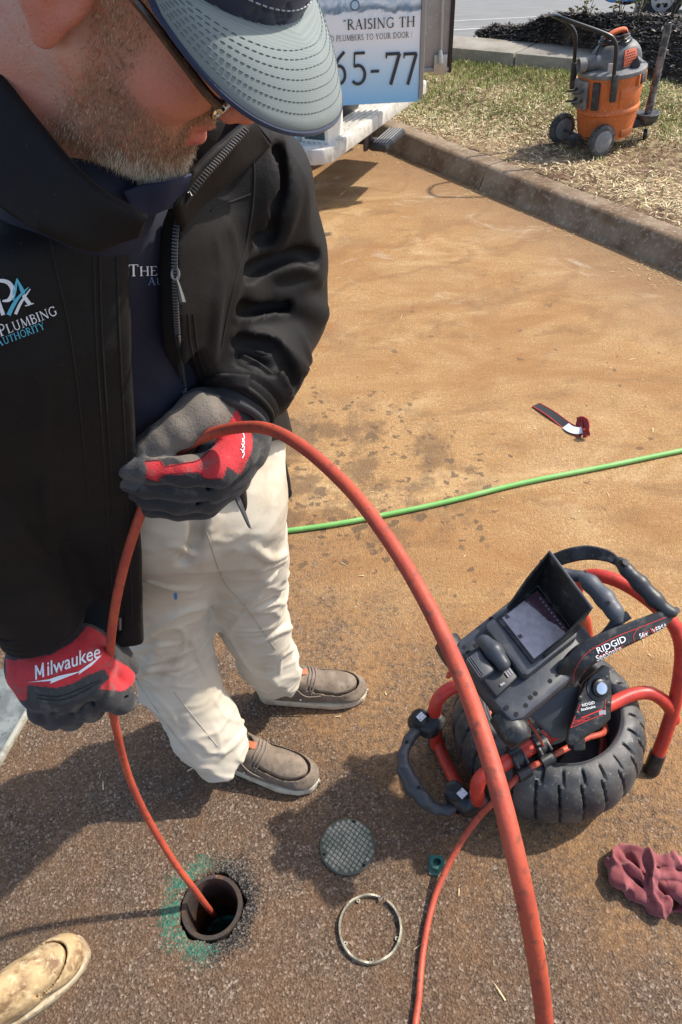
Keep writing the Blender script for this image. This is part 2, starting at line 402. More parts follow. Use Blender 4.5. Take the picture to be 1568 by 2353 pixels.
# ================================================================== SETTING
class NG:
    """terse shader graph builder"""
    def __init__(s, name):
        s.m = bpy.data.materials.new(name); s.m.use_nodes = True; s.n = s.m.node_tree.nodes; s.l = s.m.node_tree.links; s.b = s.n['Principled BSDF']
        s.tc = s.n.new('ShaderNodeTexCoord').outputs['Object']
    def set(s, sock, v):
        if isinstance(v, bpy.types.NodeSocket): s.l.new(v, sock)
        else: sock.default_value = v
    def math(s, op, a, b=0.0, c=0.0):
        x = s.n.new('ShaderNodeMath'); x.operation = op; s.set(x.inputs[0], a); s.set(x.inputs[1], b); s.set(x.inputs[2], c); return x.outputs[0]
    def noise(s, sc, det=4, rough=.6, vec=None, dist=0):
        x = s.n.new('ShaderNodeTexNoise'); x.inputs['Scale'].default_value = sc; x.inputs['Detail'].default_value = det; x.inputs['Roughness'].default_value = rough; x.inputs['Distortion'].default_value = dist
        s.l.new(vec or s.tc, x.inputs['Vector']); return x.outputs['Fac']
    def vor(s, sc, feat='F1', vec=None, rnd=1):
        x = s.n.new('ShaderNodeTexVoronoi'); x.feature = feat; x.inputs['Scale'].default_value = sc; x.inputs['Randomness'].default_value = rnd; s.l.new(vec or s.tc, x.inputs['Vector']); return x
    def ramp(s, f, st):
        x = s.n.new('ShaderNodeValToRGB'); e = x.color_ramp.elements
        while len(e) < len(st): e.new(.5)
        for i, (p, c) in enumerate(st): e[i].position = p; e[i].color = (*c, 1)
        s.l.new(f, x.inputs[0]); return x.outputs[0]
    def mr(s, f, a, b, c=0., d=1., smooth=False):
        x = s.n.new('ShaderNodeMapRange'); x.interpolation_type = 'SMOOTHSTEP' if smooth else 'LINEAR'
        s.set(x.inputs[0], f); x.inputs[1].default_value = a; x.inputs[2].default_value = b; x.inputs[3].default_value = c; x.inputs[4].default_value = d; return x.outputs[0]
    def mix(s, f, a, b):
        x = s.n.new('ShaderNodeMix'); x.data_type = 'RGBA'; s.set(x.inputs['Factor'], f)
        for k, v in ((6, a), (7, b)): s.set(x.inputs[k], v if isinstance(v, bpy.types.NodeSocket) else (*v, 1))
        return x.outputs[2]
    def sep(s, v=None):
        x = s.n.new('ShaderNodeSeparateXYZ'); s.l.new(v or s.tc, x.inputs[0]); return x.outputs
    def bump(s, h, st, dist, prev=None):
        x = s.n.new('ShaderNodeBump'); x.inputs['Strength'].default_value = st; x.inputs['Distance'].default_value = dist; s.l.new(h, x.inputs['Height'])
        if prev: s.l.new(prev, x.inputs['Normal'])
        return x.outputs[0]
    def out(s, col, rough, normal=None):
        s.set(s.b.inputs['Base Color'], col); s.set(s.b.inputs['Roughness'], rough)
        if normal: s.l.new(normal, s.b.inputs['Normal'])
        return s.m

# ------------------------------------------------------------------ kerb line
KA, KB = Zp(868, 338, 0)[:2], Zp(1568, 636, 0)[:2]
kd = (KB - KA) / np.linalg.norm(KB - KA); kn = np.array([-kd[1], kd[0]])
if kn[0] < 0: kn = -kn                     # points towards the lawn
HC = Zp(487, 2083, 0)                     # centre of the cleanout hole
def pavement_material():
    g = NG('clay_stained_asphalt'); X, Y, _ = g.sep()
    v1 = g.vor(230); v2 = g.vor(430); cellv = g.sep(v1.outputs['Color'])[0]; cell2 = g.sep(v2.outputs['Color'])[0]
    big = g.noise(1.6, 6, .65); mid = g.noise(7, 5, .65); fine = g.noise(60, 4, .7); vfine = g.noise(420, 2, .6)
    # bare aggregate, brown from clay
    ag = g.ramp(cellv, [(0, (.035, .024, .018)), (.4, (.095, .064, .045)), (.75, (.155, .108, .076)), (.92, (.24, .18, .13)), (1, (.44, .36, .29))])
    ag2 = g.ramp(cell2, [(0, (.04, .025, .016)), (.6, (.115, .07, .042)), (1, (.27, .18, .11))])
    ag = g.mix(.45, ag, ag2)
    ag = g.mix(g.mr(mid, .42, .7, 0, .55), ag, (.165, .085, .038))
    ag = g.mix(g.mr(big, .55, .72, 0, .5), ag, (.075, .058, .048))
    # clay skin
    clay = g.mix(g.mr(mid, .35, .68), (.44, .27, .115), (.35, .185, .068))
    clay = g.mix(g.mr(big, .5, .7, 0, .7), clay, (.50, .36, .20))
    clay = g.mix(g.mr(fine, .52, .68, 0, .62), clay, (.22, .11, .042))
    clay = g.mix(g.mr(g.noise(150, 3, .7), .56, .70, 0, .6), clay, (.15, .085, .04))
    clay = g.mix(g.mr(vfine, .6, .75, 0, .5), clay, (.62, .45, .25))
    gn = g.noise(95, 3, .8); clay = g.mix(g.mr(gn, .50, .64, 0, .62), clay, (.21, .115, .05)); clay = g.mix(g.mr(gn, .47, .36, 0, .55), clay, (.60, .43, .22)); clay = g.mix(g.mr(g.noise(230, 2, .8), .54, .66, 0, .55), clay, (.17, .095, .045))
    # sweeping tyre arcs further out
    w = g.n.new('ShaderNodeTexWave'); w.wave_type = 'RINGS'; w.rings_direction = 'Z'; w.inputs['Scale'].default_value = .9; w.inputs['Distortion'].default_value = 9; w.inputs['Detail'].default_value = 4; w.inputs['Detail Scale'].default_value = 1.6
    mp = g.n.new('ShaderNodeMapping'); mp.inputs['Location'].default_value = (1.2, -7.5, 0); mp.inputs['Scale'].default_value = (1, .55, 1); g.l.new(g.tc, mp.inputs[0]); g.l.new(mp.outputs[0], w.inputs['Vector'])
    far = g.mr(Y, 2.2, 3.4, smooth=True)
    clay = g.mix(g.math('MULTIPLY', far, g.mr(w.outputs['Fac'], .90, .99, 0, .55)), clay, (.22, .125, .06))
    m2 = g.n.new('ShaderNodeMapping'); m2.inputs['Rotation'].default_value = (0, 0, -.45); m2.inputs['Scale'].default_value = (.85, 1.45, 1); g.l.new(g.tc, m2.inputs[0])
    st = g.noise(1.5, 8, .68, m2.outputs[0], 1.4); st2 = g.noise(3.4, 7, .7, m2.outputs[0], .8)
    clay = g.mix(g.mr(st, .47, .62, 0, .72), clay, (.25, .115, .04)); clay = g.mix(g.mr(st2, .52, .66, 0, .65), clay, (.17, .095, .045)); clay = g.mix(g.mr(st, .44, .33, 0, .65), clay, (.56, .40, .21))
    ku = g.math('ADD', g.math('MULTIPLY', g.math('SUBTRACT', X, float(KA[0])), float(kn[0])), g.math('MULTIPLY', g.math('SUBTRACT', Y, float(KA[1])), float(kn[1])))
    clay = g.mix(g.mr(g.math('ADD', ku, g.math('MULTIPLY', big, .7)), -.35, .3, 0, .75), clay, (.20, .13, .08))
    s = g.math('ADD', g.math('ADD', Y, g.math('MULTIPLY', X, .75)), g.math('MULTIPLY', g.math('SUBTRACT', big, .5), 1.5))
    s = g.math('ADD', s, g.math('MULTIPLY', g.math('SUBTRACT', mid, .5), .9))
    s = g.math('ADD', s, g.math('MULTIPLY', g.math('SUBTRACT', fine, .5), .75))
    t = g.mr(s, 1.0, 1.75, smooth=True)
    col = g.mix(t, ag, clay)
    t2 = g.math('MULTIPLY', g.mr(s, .62, 1.25, 0, .5, smooth=True), g.mr(fine, .35, .6))
    col = g.mix(t2, col, (.36, .20, .085))
    # drips and damp blotches
    c0 = Zp(800, 1090)
    dx = g.math('SUBTRACT', X, float(c0[0])); dy = g.math('MULTIPLY', g.math('SUBTRACT', Y, float(c0[1])), 1.1)
    dd = g.math('SQRT', g.math('ADD', g.math('MULTIPLY', dx, dx), g.math('MULTIPLY', dy, dy)))
    near = g.mr(dd, .75, .12, 0, 1, smooth=True)
    nv = g.n.new('ShaderNodeVectorMath'); nv.operation = 'ADD'; nz = g.n.new('ShaderNodeTexNoise'); nz.inputs['Scale'].default_value = 30; g.l.new(g.tc, nz.inputs['Vector'])
    ns = g.n.new('ShaderNodeVectorMath'); ns.operation = 'SCALE'; ns.inputs['Scale'].default_value = .06; g.l.new(nz.outputs['Color'], ns.inputs[0]); g.l.new(g.tc, nv.inputs[0]); g.l.new(ns.outputs[0], nv.inputs[1])
    def spots(sc, rmax, dens):
        v = g.vor(sc, vec=nv.outputs[0]); cc = g.sep(v.outputs['Color']); keep = g.math('LESS_THAN', cc[0], dens)
        r = g.math('MULTIPLY', cc[1], rmax); return g.math('MULTIPLY', keep, g.mr(g.math('SUBTRACT', r, v.outputs['Distance']), -.03, .03))
    d1 = g.math('MULTIPLY', spots(14, .42, .75), g.mr(near, .25, .6))
    d2 = g.math('MULTIPLY', spots(26, .42, .55), g.mr(near, .03, .3))
    d3 = g.math('MULTIPLY', spots(17, .24, .28), g.mr(Y, 4.4, 2.4))
    dr = g.math('MAXIMUM', d1, g.math('MAXIMUM', d2, d3)); dr = g.math('MULTIPLY', dr, g.mr(s, 1.0, 1.5))
    dr = g.math('MAXIMUM', dr, g.math('MULTIPLY', g.mr(near, .15, .8), g.mr(mid, .47, .58, 0, .75)))
    c1 = Zp(655, 1005); ex = g.math('SUBTRACT', X, float(c1[0])); ey = g.math('SUBTRACT', Y, float(c1[1]))
    pd = g.math('SQRT', g.math('ADD', g.math('MULTIPLY', ex, ex), g.math('MULTIPLY', ey, ey)))
    dr = g.math('MAXIMUM', dr, g.mr(g.math('ADD', pd, g.math('MULTIPLY', mid, .16)), .22, .19, 0, .8))
    col = g.mix(g.math('MULTIPLY', dr, .72), col, (.085, .055, .034))
    # pale scuffs
    col = g.mix(g.math('MULTIPLY', g.mr(g.noise(3.1, 7, .7, dist=1.2), .58, .7, 0, .5), far), col, (.52, .43, .31))
    # spilt primer round the cleanout, tar on its far side
    hx = g.math('SUBTRACT', X, float(HC[0])); hy = g.math('SUBTRACT', Y, float(HC[1]))
    hd = g.math('SQRT', g.math('ADD', g.math('MULTIPLY', hx, hx), g.math('MULTIPLY', hy, hy)))
    hn = g.math('ADD', hd, g.math('MULTIPLY', g.math('SUBTRACT', g.noise(14, 4, .7), .5), .045))
    hn = g.math('ADD', hn, g.math('MULTIPLY', g.math('SUBTRACT', cellv, .5), .018))
    side = g.math('DIVIDE', hx, g.math('ADD', hd, .001)); sidey = g.math('DIVIDE', hy, g.math('ADD', hd, .001))
    spk = g.math('SUBTRACT', cell2, .5)
    tar = g.math('MULTIPLY', g.mr(hn, .118, .092), g.mr(g.math('SUBTRACT', side, g.math('MULTIPLY', sidey, .1)), -.45, .2))
    col = g.mix(g.math('MULTIPLY', tar, .93), col, g.mix(g.mr(cell2, .6, .95), (.012, .011, .010), (.16, .14, .12)))
    ring = g.math('MULTIPLY', g.mr(hn, .112, .098), g.mr(hn, .066, .078))
    gr = g.math('MULTIPLY', g.math('MULTIPLY', g.mr(hn, .122, .088), g.mr(hn, .064, .072)), g.mr(g.math('ADD', side, g.math('MULTIPLY', g.noise(16, 3, .6), 1.1)), .85, .30))
    gr = g.mr(g.math('SUBTRACT', g.math('MULTIPLY', gr, g.mr(g.noise(30, 4, .7), .3, .6)), g.math('MULTIPLY', cell2, .85)), -.05, .2)
    col = g.mix(g.math('MULTIPLY', gr, .78), col, g.mix(cellv, (.010, .11, .07), (.035, .20, .135)))
    nb = g.bump(v1.outputs['Distance'], .55, .004)
    nb = g.bump(fine, .35, .006, nb); nb = g.bump(vfine, .35, .002, nb)
    rough = g.mix(g.math('MULTIPLY', dr, .6), (.92,) * 3, (.6,) * 3)
    g.b.inputs['Specular IOR Level'].default_value = .28
    return g.out(col, rough, nb)

# pavement: one sheet built in rings round the hole, so that the hole is a real opening
SEG = 96; radii = [.069, .071, .085, .11, .16, .3, .6, 1.2, 2.5, 5, 9]
rg = np.random.default_rng(4); vs = []; fs = []
for i, r in enumerate(radii):
    for k in range(SEG):
        a = 2 * math.pi * k / SEG; rr = r * (1 + (.035 * math.sin(5 * a + 1) + .03 * math.sin(11 * a) + .02 * rg.normal() if i < 2 else 0))
        z = -.005 if i == 0 else (-.001 if i == 1 else 0)
        vs.append((HC[0] + rr * math.cos(a), HC[1] + rr * math.sin(a), z))
for k in range(SEG): a = 2 * math.pi * k / SEG; vs.append((HC[0] + .0715 * math.cos(a), HC[1] + .0715 * math.sin(a), -.12))
n = len(radii)
fs = [(i * SEG + k, i * SEG + (k + 1) % SEG, (i + 1) * SEG + (k + 1) % SEG, (i + 1) * SEG + k) for i in range(n - 1) for k in range(SEG)]
fs += [(n * SEG + k, n * SEG + (k + 1) % SEG, (k + 1) % SEG, k) for k in range(SEG)]
pav = from_arrays('pavement', vs, fs, pavement_material(), smooth=False); pav['kind'] = 'structure'

KH = .135
conc = mat('kerb_concrete', (.30, .225, .15), .92, var=(4, (.15, .09, .048), .36, .60, 8), var2=(45, (.40, .35, .28), .54, .75), bump=(160, .35, .003), bump2=(22, .3, .006))
kerb = setting('kerb', (KA[0], KA[1], 0))
prof = [(0, -.1), (0, .004), (.012, .02), (.055, KH - .02), (.07, KH - .004), (.085, KH), (.19, KH), (.195, KH - .012), (.195, -.1)]
s0 = -2.6; L = 2.42; s0 += .31
for i in range(5):
    a0 = -4.6 + i * L + .9; a1 = a0 + L - .012
    bm_v = []
    m_ = 9
    for j in range(m_):
        ss = a0 + (a1 - a0) * j / (m_ - 1)
        for (u, z) in prof:
            w = .004 * math.sin(ss * 3.1 + u * 20) + (.003 * rg.normal() if 0 < j < m_ - 1 and .01 < z else 0)
            p = KA + kd * ss + kn * (u + w); bm_v.append((p[0], p[1], z + (.002 * math.sin(ss * 5 + i))))
    q = len(prof); f_ = [(j * q + k, j * q + (k + 1) % q, (j + 1) * q + (k + 1) % q, (j + 1) * q + k) for j in range(m_ - 1) for k in range(q)]
    f_ += [tuple(range(q))[::-1], tuple((m_ - 1) * q + k for k in range(q))]
    MB().add(bm_v, f_).build('kerb_stone', conc, kerb, sharp=50)

# ------------------------------------------------------------------ lawn, earth slope, mulch, walk, road
SLOPE_Y, SLOPE = 9.2, .12
def base_z(x, y): return np.where(y > SLOPE_Y, -(y - SLOPE_Y) * SLOPE, 0.0)
W0, W1 = Zp(1064, 112, .25)[:2], Zp(1331, 136, .25)[:2]; wd = (W1 - W0) / np.linalg.norm(W1 - W0); wnm = np.array([-wd[1], wd[0]])
if wnm[1] < 0: wnm = -wnm
def lawn_z(x, y):
    ku = (x - KA[0]) * kn[0] + (y - KA[1]) * kn[1]          # distance behind the kerb face
    z = .125 + .02 * np.sin(x * 2.1 + .5) * np.cos(y * 1.7) + .012 * np.sin(x * 6 + y * 4) + .006 * np.sin(x * 17 - y * 13) + .05 * np.clip((ku - .5) / 2.5, 0, 1)
    return z + np.where(y > SLOPE_Y, -(y - SLOPE_Y) * SLOPE, 0)
nx, ny = 110, 130
us = .19 + np.linspace(0, 1, nx) ** 1.5 * 14; ss = np.linspace(-6.5, 7, ny)
U_, S_ = np.meshgrid(us, ss, indexing='ij')
X_ = KA[0] + kd[0] * S_ + kn[0] * U_; Y_ = KA[1] + kd[1] * S_ + kn[1] * U_
Zl = lawn_z(X_, Y_); Zl[0] -= .03
idx = np.arange(nx * ny).reshape(nx, ny)
fq = np.stack([idx[:-1, :-1], idx[1:, :-1], idx[1:, 1:], idx[:-1, 1:]], -1).reshape(-1, 4)
soil = mat('lawn_soil', (.27, .18, .095), .95, var=(3.5, (.10, .05, .025), .42, .62, 7), var2=(22, (.32, .24, .13), .5, .64, 6), bump=(60, .6, .02))
fc_ = fq.mean(1).astype(int); wl_ = (X_.ravel() - W0[0]) * wnm[0] + (Y_.ravel() - W0[1]) * wnm[1]; fq = fq[(wl_[fq].max(1) < .55)]
lawn = from_arrays('lawn', np.stack([X_, Y_, Zl], -1).reshape(-1, 3), fq, soil); lawn['kind'] = 'structure'

def blades(name, P, yaw, pit, ln, wid, col, m, curl=.3):
    """many thin bent strips (two quads each)"""
    n = len(P); d = np.stack([np.cos(yaw) * np.cos(pit), np.sin(yaw) * np.cos(pit), np.sin(pit)], 1); side = np.stack([-np.sin(yaw), np.cos(yaw), np.zeros(n)], 1) * wid[:, None] / 2
    mid_ = P + d * ln[:, None] * .5 + np.array([0, 0, 1]) * (ln * curl * .25)[:, None]; end = P + d * ln[:, None]; end[:, 2] = np.maximum(end[:, 2] - ln * curl * .1, P[:, 2] - .004)
    vv = np.stack([P - side, P + side, mid_ + side, mid_ - side, end + side * .35, end - side * .35], 1).reshape(-1, 3)
    b = (np.arange(n) * 6)[:, None]; f = np.concatenate([b + np.array([[0, 1, 2, 3]]), b + np.array([[3, 2, 4, 5]])])
    return from_arrays(name, vv, f, m, None, smooth=False, col=np.repeat(col, 6, 0))
rg = np.random.default_rng(11)
def scatter(n, u0, u1, s0, s1, pw=1.0):
    u = u0 + (u1 - u0) * rg.random(n) ** pw; s = s0 + (s1 - s0) * rg.random(n); x = KA[0] + kd[0] * s + kn[0] * u; y = KA[1] + kd[1] * s + kn[1] * u
    return np.stack([x, y, lawn_z(x, y)], 1), u, s
def inview(P, mg=60):
    q = proj(P); return (q[:, 0] > -mg) & (q[:, 0] < 1568 + mg) & (q[:, 1] > -mg) & (q[:, 1] < 2353 + mg) & (q[:, 2] > 0)
strawm = mat('dry_straw', (.5, .4, .2), .85, attr=True, spec=.25)
def patch(P, s, seed): return wob(P.astype(np.float32), s, seed)
# straw spread over seeded soil
P, u, s = scatter(340000, .16, 6.5, -5.5, 7, 1.1); P = P[inview(P)]
q = proj(P); 
gx, gy = Zp(1010, 150, .15)[:2]; 
walkd = (P[:, 0] - W0[0]) * wnm[0] + (P[:, 1] - W0[1]) * wnm[1]
grn = np.clip(1.25 - np.abs(walkd + .45) / 1.1, 0, 1) * np.clip((2.9 - P[:, 0]) / .8, 0, 1)
dens = .85 + .8 * patch(P, 2.2, 3) + .45 * patch(P, 7.0, 5)
near_k = ((P[:, 0] - KA[0]) * kn[0] + (P[:, 1] - KA[1]) * kn[1]); dens *= np.clip((near_k - .12) / .25, .25, 1)
keep = (rg.random(len(P)) < dens * (1 - .75 * grn)) & (walkd < -.03); P1 = P[keep]; n1 = len(P1)
c = np.array([.80, .68, .42]) * (.5 + .6 * rg.random((n1, 1))); br = rg.random(n1) < np.clip(.22 - .35 * patch(P1, 1.7, 9), .03, .7); c[br] = np.array([.20, .11, .05]) * (.5 + rg.random((br.sum(), 1)))
gr_ = rg.random(n1) < .05; c[gr_] = np.array([.30, .30, .10])
P1[:, 2] += .002 + .02 * rg.random(n1)
o = blades('straw_cover', P1, rg.random(n1) * 6.28, rg.normal(.08, .22, n1), .014 + .04 * rg.random(n1), .0025 + .005 * rg.random(n1) ** 2, c, strawm); o['kind'] = 'stuff'; o['label'] = 'pale straw and dead grass strewn over the seeded soil'
# green grass strip by the walk, thinning outwards
ng_ = 75000; wa_ = rg.uniform(-2.2, 2.6, ng_); wb_ = -rg.uniform(0.02, 1, ng_) ** 1.2 * 2.3; gx_ = W0[0] + wd[0] * wa_ + wnm[0] * wb_; gy_ = W0[1] + wd[1] * wa_ + wnm[1] * wb_; P = np.stack([gx_, gy_, lawn_z(gx_, gy_)], 1); P = P[inview(P) & (((P[:, 0] - KA[0]) * kn[0] + (P[:, 1] - KA[1]) * kn[1]) > .2)]; walkd = (P[:, 0] - W0[0]) * wnm[0] + (P[:, 1] - W0[1]) * wnm[1]
grn = np.clip(1.3 - np.abs(walkd + .4) / 1.2, 0, 1) * np.clip((3.0 - P[:, 0]) / .8, 0, 1)
keep = (rg.random(len(P)) < np.clip(grn * 1.5 * (.75 + .9 * patch(P, 2.6, 21)), 0, 1) + .025) & (walkd < -.02); P2 = P[keep]; n2 = len(P2)
c = np.array([.20, .25, .06]) * (.5 + .8 * rg.random((n2, 1))); dry = rg.random(n2) < .25 + .3 * patch(P2, 3, 8); c[dry] = np.array([.36, .30, .14]) * (.6 + .5 * rg.random((dry.sum(), 1)))
o = blades('grass', P2, rg.random(n2) * 6.28, rg.normal(.75, .35, n2), .02 + .035 * rg.random(n2), .003 + .002 * rg.random(n2), c, strawm); o['kind'] = 'stuff'; o['label'] = 'short patchy green grass beside the concrete walk'

# earth beyond, falling away to the street, out to the horizon
rr_ = [0, 6, 8, 9.2, 10, 12, 16, 24, 40, 70, 130, 300, 900]; SG = 72; vv = []; 
for r in rr_:
    for k in range(SG):
        a = 2 * math.pi * k / SG; x, y = r * math.cos(a), r * math.sin(a) if r else 0
        vv.append((x, y, (-.09 if r > 8 else -1.2) + float(base_z(x, min(y, 45)))))
ff = [(i * SG + k, i * SG + (k + 1) % SG, (i + 1) * SG + (k + 1) % SG, (i + 1) * SG + k) for i in range(len(rr_) - 1) for k in range(SG)]
earth = from_arrays('ground', vv, ff, mat('verge_earth', (.22, .17, .09), .95, var=(2.5, (.12, .12, .045), .4, .65), bump=(20, .4, .03))); earth['kind'] = 'structure'

# concrete walk with a raised edge towards the lawn
walkm = mat('walk_concrete', (.29, .265, .22), .9, var=(3, (.18, .155, .12), .38, .64, 7), var2=(60, (.38, .35, .30), .55, .75), bump=(180, .3, .002))
wax = np.array([[wd[0], wd[1], 0], [wnm[0], wnm[1], 0], [0, 0, 1]])
WW = float((Zp(1150, 92, .25)[:2] - W0) @ wnm); WW = min(max(WW, .5), 1.6)
walk = setting('sidewalk', (W0[0], W0[1], 0))
for i in range(5):
    a0 = -1.9 + i * 1.2; c0 = W0 + wd * (a0 + .595) + wnm * (WW / 2 + .01)
    MB().box((c0[0], c0[1], .10), (1.188, WW, .3), wax, bev=.012).build('paving_slab', walkm, walk)
# street sheet on the slope with painted lines
def road_strip(name, y0, y1, x0, x1, m, lift, skew=-.02):
    P = []
    for (x, y) in ((x0, y0), (x1, y0), (x1, y1), (x0, y1)):
        yy = y + skew * x; P.append((x, yy, -.09 + float(base_z(x, yy)) + lift))
    return from_arrays(name, P, [(0, 1, 2, 3)], m, None, smooth=False)
road = road_strip('road', 11.0, 40, -40, 60, mat('street_asphalt', (.20, .20, .195), .9, var=(1.2, (.16, .158, .15), .4, .7), bump=(120, .3, .004)), .006); road['kind'] = 'structure'
wp = mat('road_paint', (.72, .72, .70), .7, var=(20, (.5, .5, .48), .5, .75))
for y0, w_, x0, x1 in ((11.25, .14, -30, 50), (16.5, .14, -30, 50), (13.4, .13, -2, 4.0), (13.4, .13, 9, 14), (13.4, .13, -14, -9)):
    o = road_strip('road_marking', y0, y0 + w_, x0, x1, wp, .010); o['kind'] = 'structure'
yp = mat('yellow_paint', (.62, .42, .06), .7)
o = road_strip('road_marking', 10.75, 10.88, -8, 1.6, yp, .012); o['kind'] = 'structure'
o = road_strip('gutter', 10.55, 11.0, -30, 50, walkm, .014); o['kind'] = 'structure'
# ================================================================== mulch bank, plants, post, van
def z2(x, y, z): return Zp(x, y, z)
mulchm = mat('dark_mulch', (.07, .06, .052), .95, var=(9, (.035, .028, .024), .42, .6, 8), var2=(40, (.17, .15, .13), .56, .72, 6), bump=(30, .9, .05), bump2=(110, .6, .02))
# bank crest follows the photograph's outline; its foot lies along the far edge of the walk
foot = [(1098, 90, .20), (1150, 91, .24), (1250, 97, .255), (1340, 106, .26), (1400, 132, .24), (1450, 162, .20), (1580, 190, .17), (1760, 215, .17)]
crest = [(1116, 80, .24), (1165, 62, .32), (1230, 48, .40), (1300, 42, .45), (1360, 34, .50), (1430, 30, .52), (1580, 30, .54), (1780, 34, .54)]
F3 = catmull([z2(*p) for p in foot], 10); 
C3 = catmull([z2(*p) for p in crest], 10)
rows = 26; vv = []
for j in range(rows + 10):
    t = j / rows
    for i, (a, b) in enumerate(zip(F3, C3)):
        if t <= 1: p = a + (b - a) * t; p[2] = a[2] + (b[2] - a[2]) * math.sin(t * math.pi / 2) ** .9
        else:
            p = b + (b - a) * (t - 1) * 1.1; p[2] = b[2] - (t - 1) * 2.0
        q = np.array([p * 1.0], np.float32)
        vv.append(p)
vv = np.array(vv, np.float32); am = np.ones(len(vv)); am[:len(F3)] = .2
vv[:, 2] += am * (.035 * wob(vv, 7, 2) + .03 * wob(vv, 22, 5))
nn_ = len(F3); ix = np.arange(len(vv)).reshape(-1, nn_)
bank = from_arrays('mulch_bank', vv, np.stack([ix[:-1, :-1], ix[:-1, 1:], ix[1:, 1:], ix[1:, :-1]], -1).reshape(-1, 4), mulchm); bank['kind'] = 'structure'
# bark chips lying on the bank
rg = np.random.default_rng(5); fi = rg.integers(0, rows * nn_ - nn_ - 1, 16000); P = vv[fi] + (vv[np.minimum(fi + nn_, len(vv) - 1)] - vv[fi]) * rg.random((16000, 1)) + rg.normal(0, .02, (16000, 3)) * np.array([1, 1, .2])
P[:, 2] += .008; k = .5 + rg.random((16000, 1)); c = np.array([.105, .095, .085]) * k; li = rg.random(16000) < .12; c[li] = np.array([.34, .31, .28]) * (.5 + rg.random((li.sum(), 1)))
o = blades('bark_chips', P, rg.random(16000) * 6.28, rg.normal(.1, .25, 16000), .02 + .035 * rg.random(16000), .008 + .012 * rg.random(16000), c, mat('bark_chip', (.1, .08, .07), .9, attr=True, spec=.25), .1); o['kind'] = 'stuff'; o['label'] = 'dark bark chips covering the planted bank'

def sprout(x, y, z, h, label, seed):
    r_ = np.random.default_rng(seed); b = Zp(x, y, z); t = thing('low_plant', label, 'plant', b, 'small plants on the mulch bank')
    m = MB(); 
    for k in range(5): a = r_.uniform(0, 6.28); m.tube([b - [0, 0, .04], b + [.03 * math.cos(a), .03 * math.sin(a), h * .5], b + [h * .5 * math.cos(a), h * .5 * math.sin(a), h * (.7 + .3 * r_.random())]], [.004, .003, .002], 5)
    m.build('stem', mat('plant_stem', (.12, .09, .04), .8), t)
    for k in range(16):
        a = r_.uniform(0, 6.28); rr = h * r_.uniform(.1, .6); c = b + np.array([rr * math.cos(a), rr * math.sin(a), h * r_.uniform(.35, 1.05)]); l = h * .38
        d = np.array([math.cos(a), math.sin(a), r_.uniform(-.2, .6)]); d /= np.linalg.norm(d); sd = np.cross(d, [0, 0, 1.]); sd /= np.linalg.norm(sd); nu = np.cross(sd, d)
        MB().add([c, c + d * l * .5 + sd * l * .28 + nu * .01, c + d * l, c + d * l * .5 - sd * l * .28 + nu * .01, c + d * l * .5 - nu * .006], [(0, 1, 4), (1, 2, 4), (2, 3, 4), (3, 0, 4)]).build('leaf', mat('plant_leaf', (.09, .12, .035), .7, var=(30, (.18, .15, .05), .45, .6)), t)
for i, (x, y, z, h, lb) in enumerate([(1316, 45, .44, .10, 'small green plant where the mulch bank starts to rise'), (1352, 40, .48, .12, 'leafy plant on the bank behind the black vacuum handle'), (1425, 34, .51, .13, 'green plant on the crest beside the leaning channel post'),
     (1470, 34, .52, .11, 'low plant on the crest in front of the blue van wheel'), (1545, 34, .53, .13, 'low plant on the crest below the white van side')]): sprout(x, y, z, h, lb, i)

galv = mat('galvanised_steel', (.45, .44, .42), .45, .85, var=(14, (.26, .22, .17), .45, .65), bump=(60, .15, .002))
pb = Zp(1436, 128, .17); pt = pb + np.array([.03, .05, .98]); pk = pb + (pt - pb) * .55 + np.array([.035, 0, 0])
t = thing('channel_post', 'bent galvanised steel channel post standing in the dark mulch bank', 'post', pb)
def channel(path, w, d, th):
    m = MB(); ax = np.array([1, .12, 0]); ax /= np.linalg.norm(ax); nb = np.array([-.12, 1, 0]); nb /= np.linalg.norm(nb)
    sec = [(-w, -d), (-w * .55, -d), (-w * .4, d), (w * .4, d), (w * .55, -d), (w, -d), (w, -d + th), (w * .6, -d + th), (w * .45, d + th), (-w * .45, d + th), (-w * .6, -d + th), (-w, -d + th)]
    vs = [np.array(p) + ax * a + nb * b for p in path for a, b in sec]; q = len(sec)
    fs = [(i * q + k, i * q + (k + 1) % q, (i + 1) * q + (k + 1) % q, (i + 1) * q + k) for i in range(len(path) - 1) for k in range(q)] + [tuple(range(q))[::-1], tuple((len(path) - 1) * q + k for k in range(q))]
    return m.add(vs, fs)
channel([pb - [0, 0, .25], pb + (pk - pb) * .5, pk, pt], .034, .016, .004).build('post_channel', galv, t)
for k in range(9):
    p = pb + (pk - pb) * (.1 + .1 * k) + np.array([0, -.0065, 0]); MB().lathe([(.0045, 0), (.0045, .004)], p, axes_from((1, 0, 0), (0, -1, 0)), 8).build('bolt_hole', mat('hole_dark', (.01, .01, .01), .9), t)

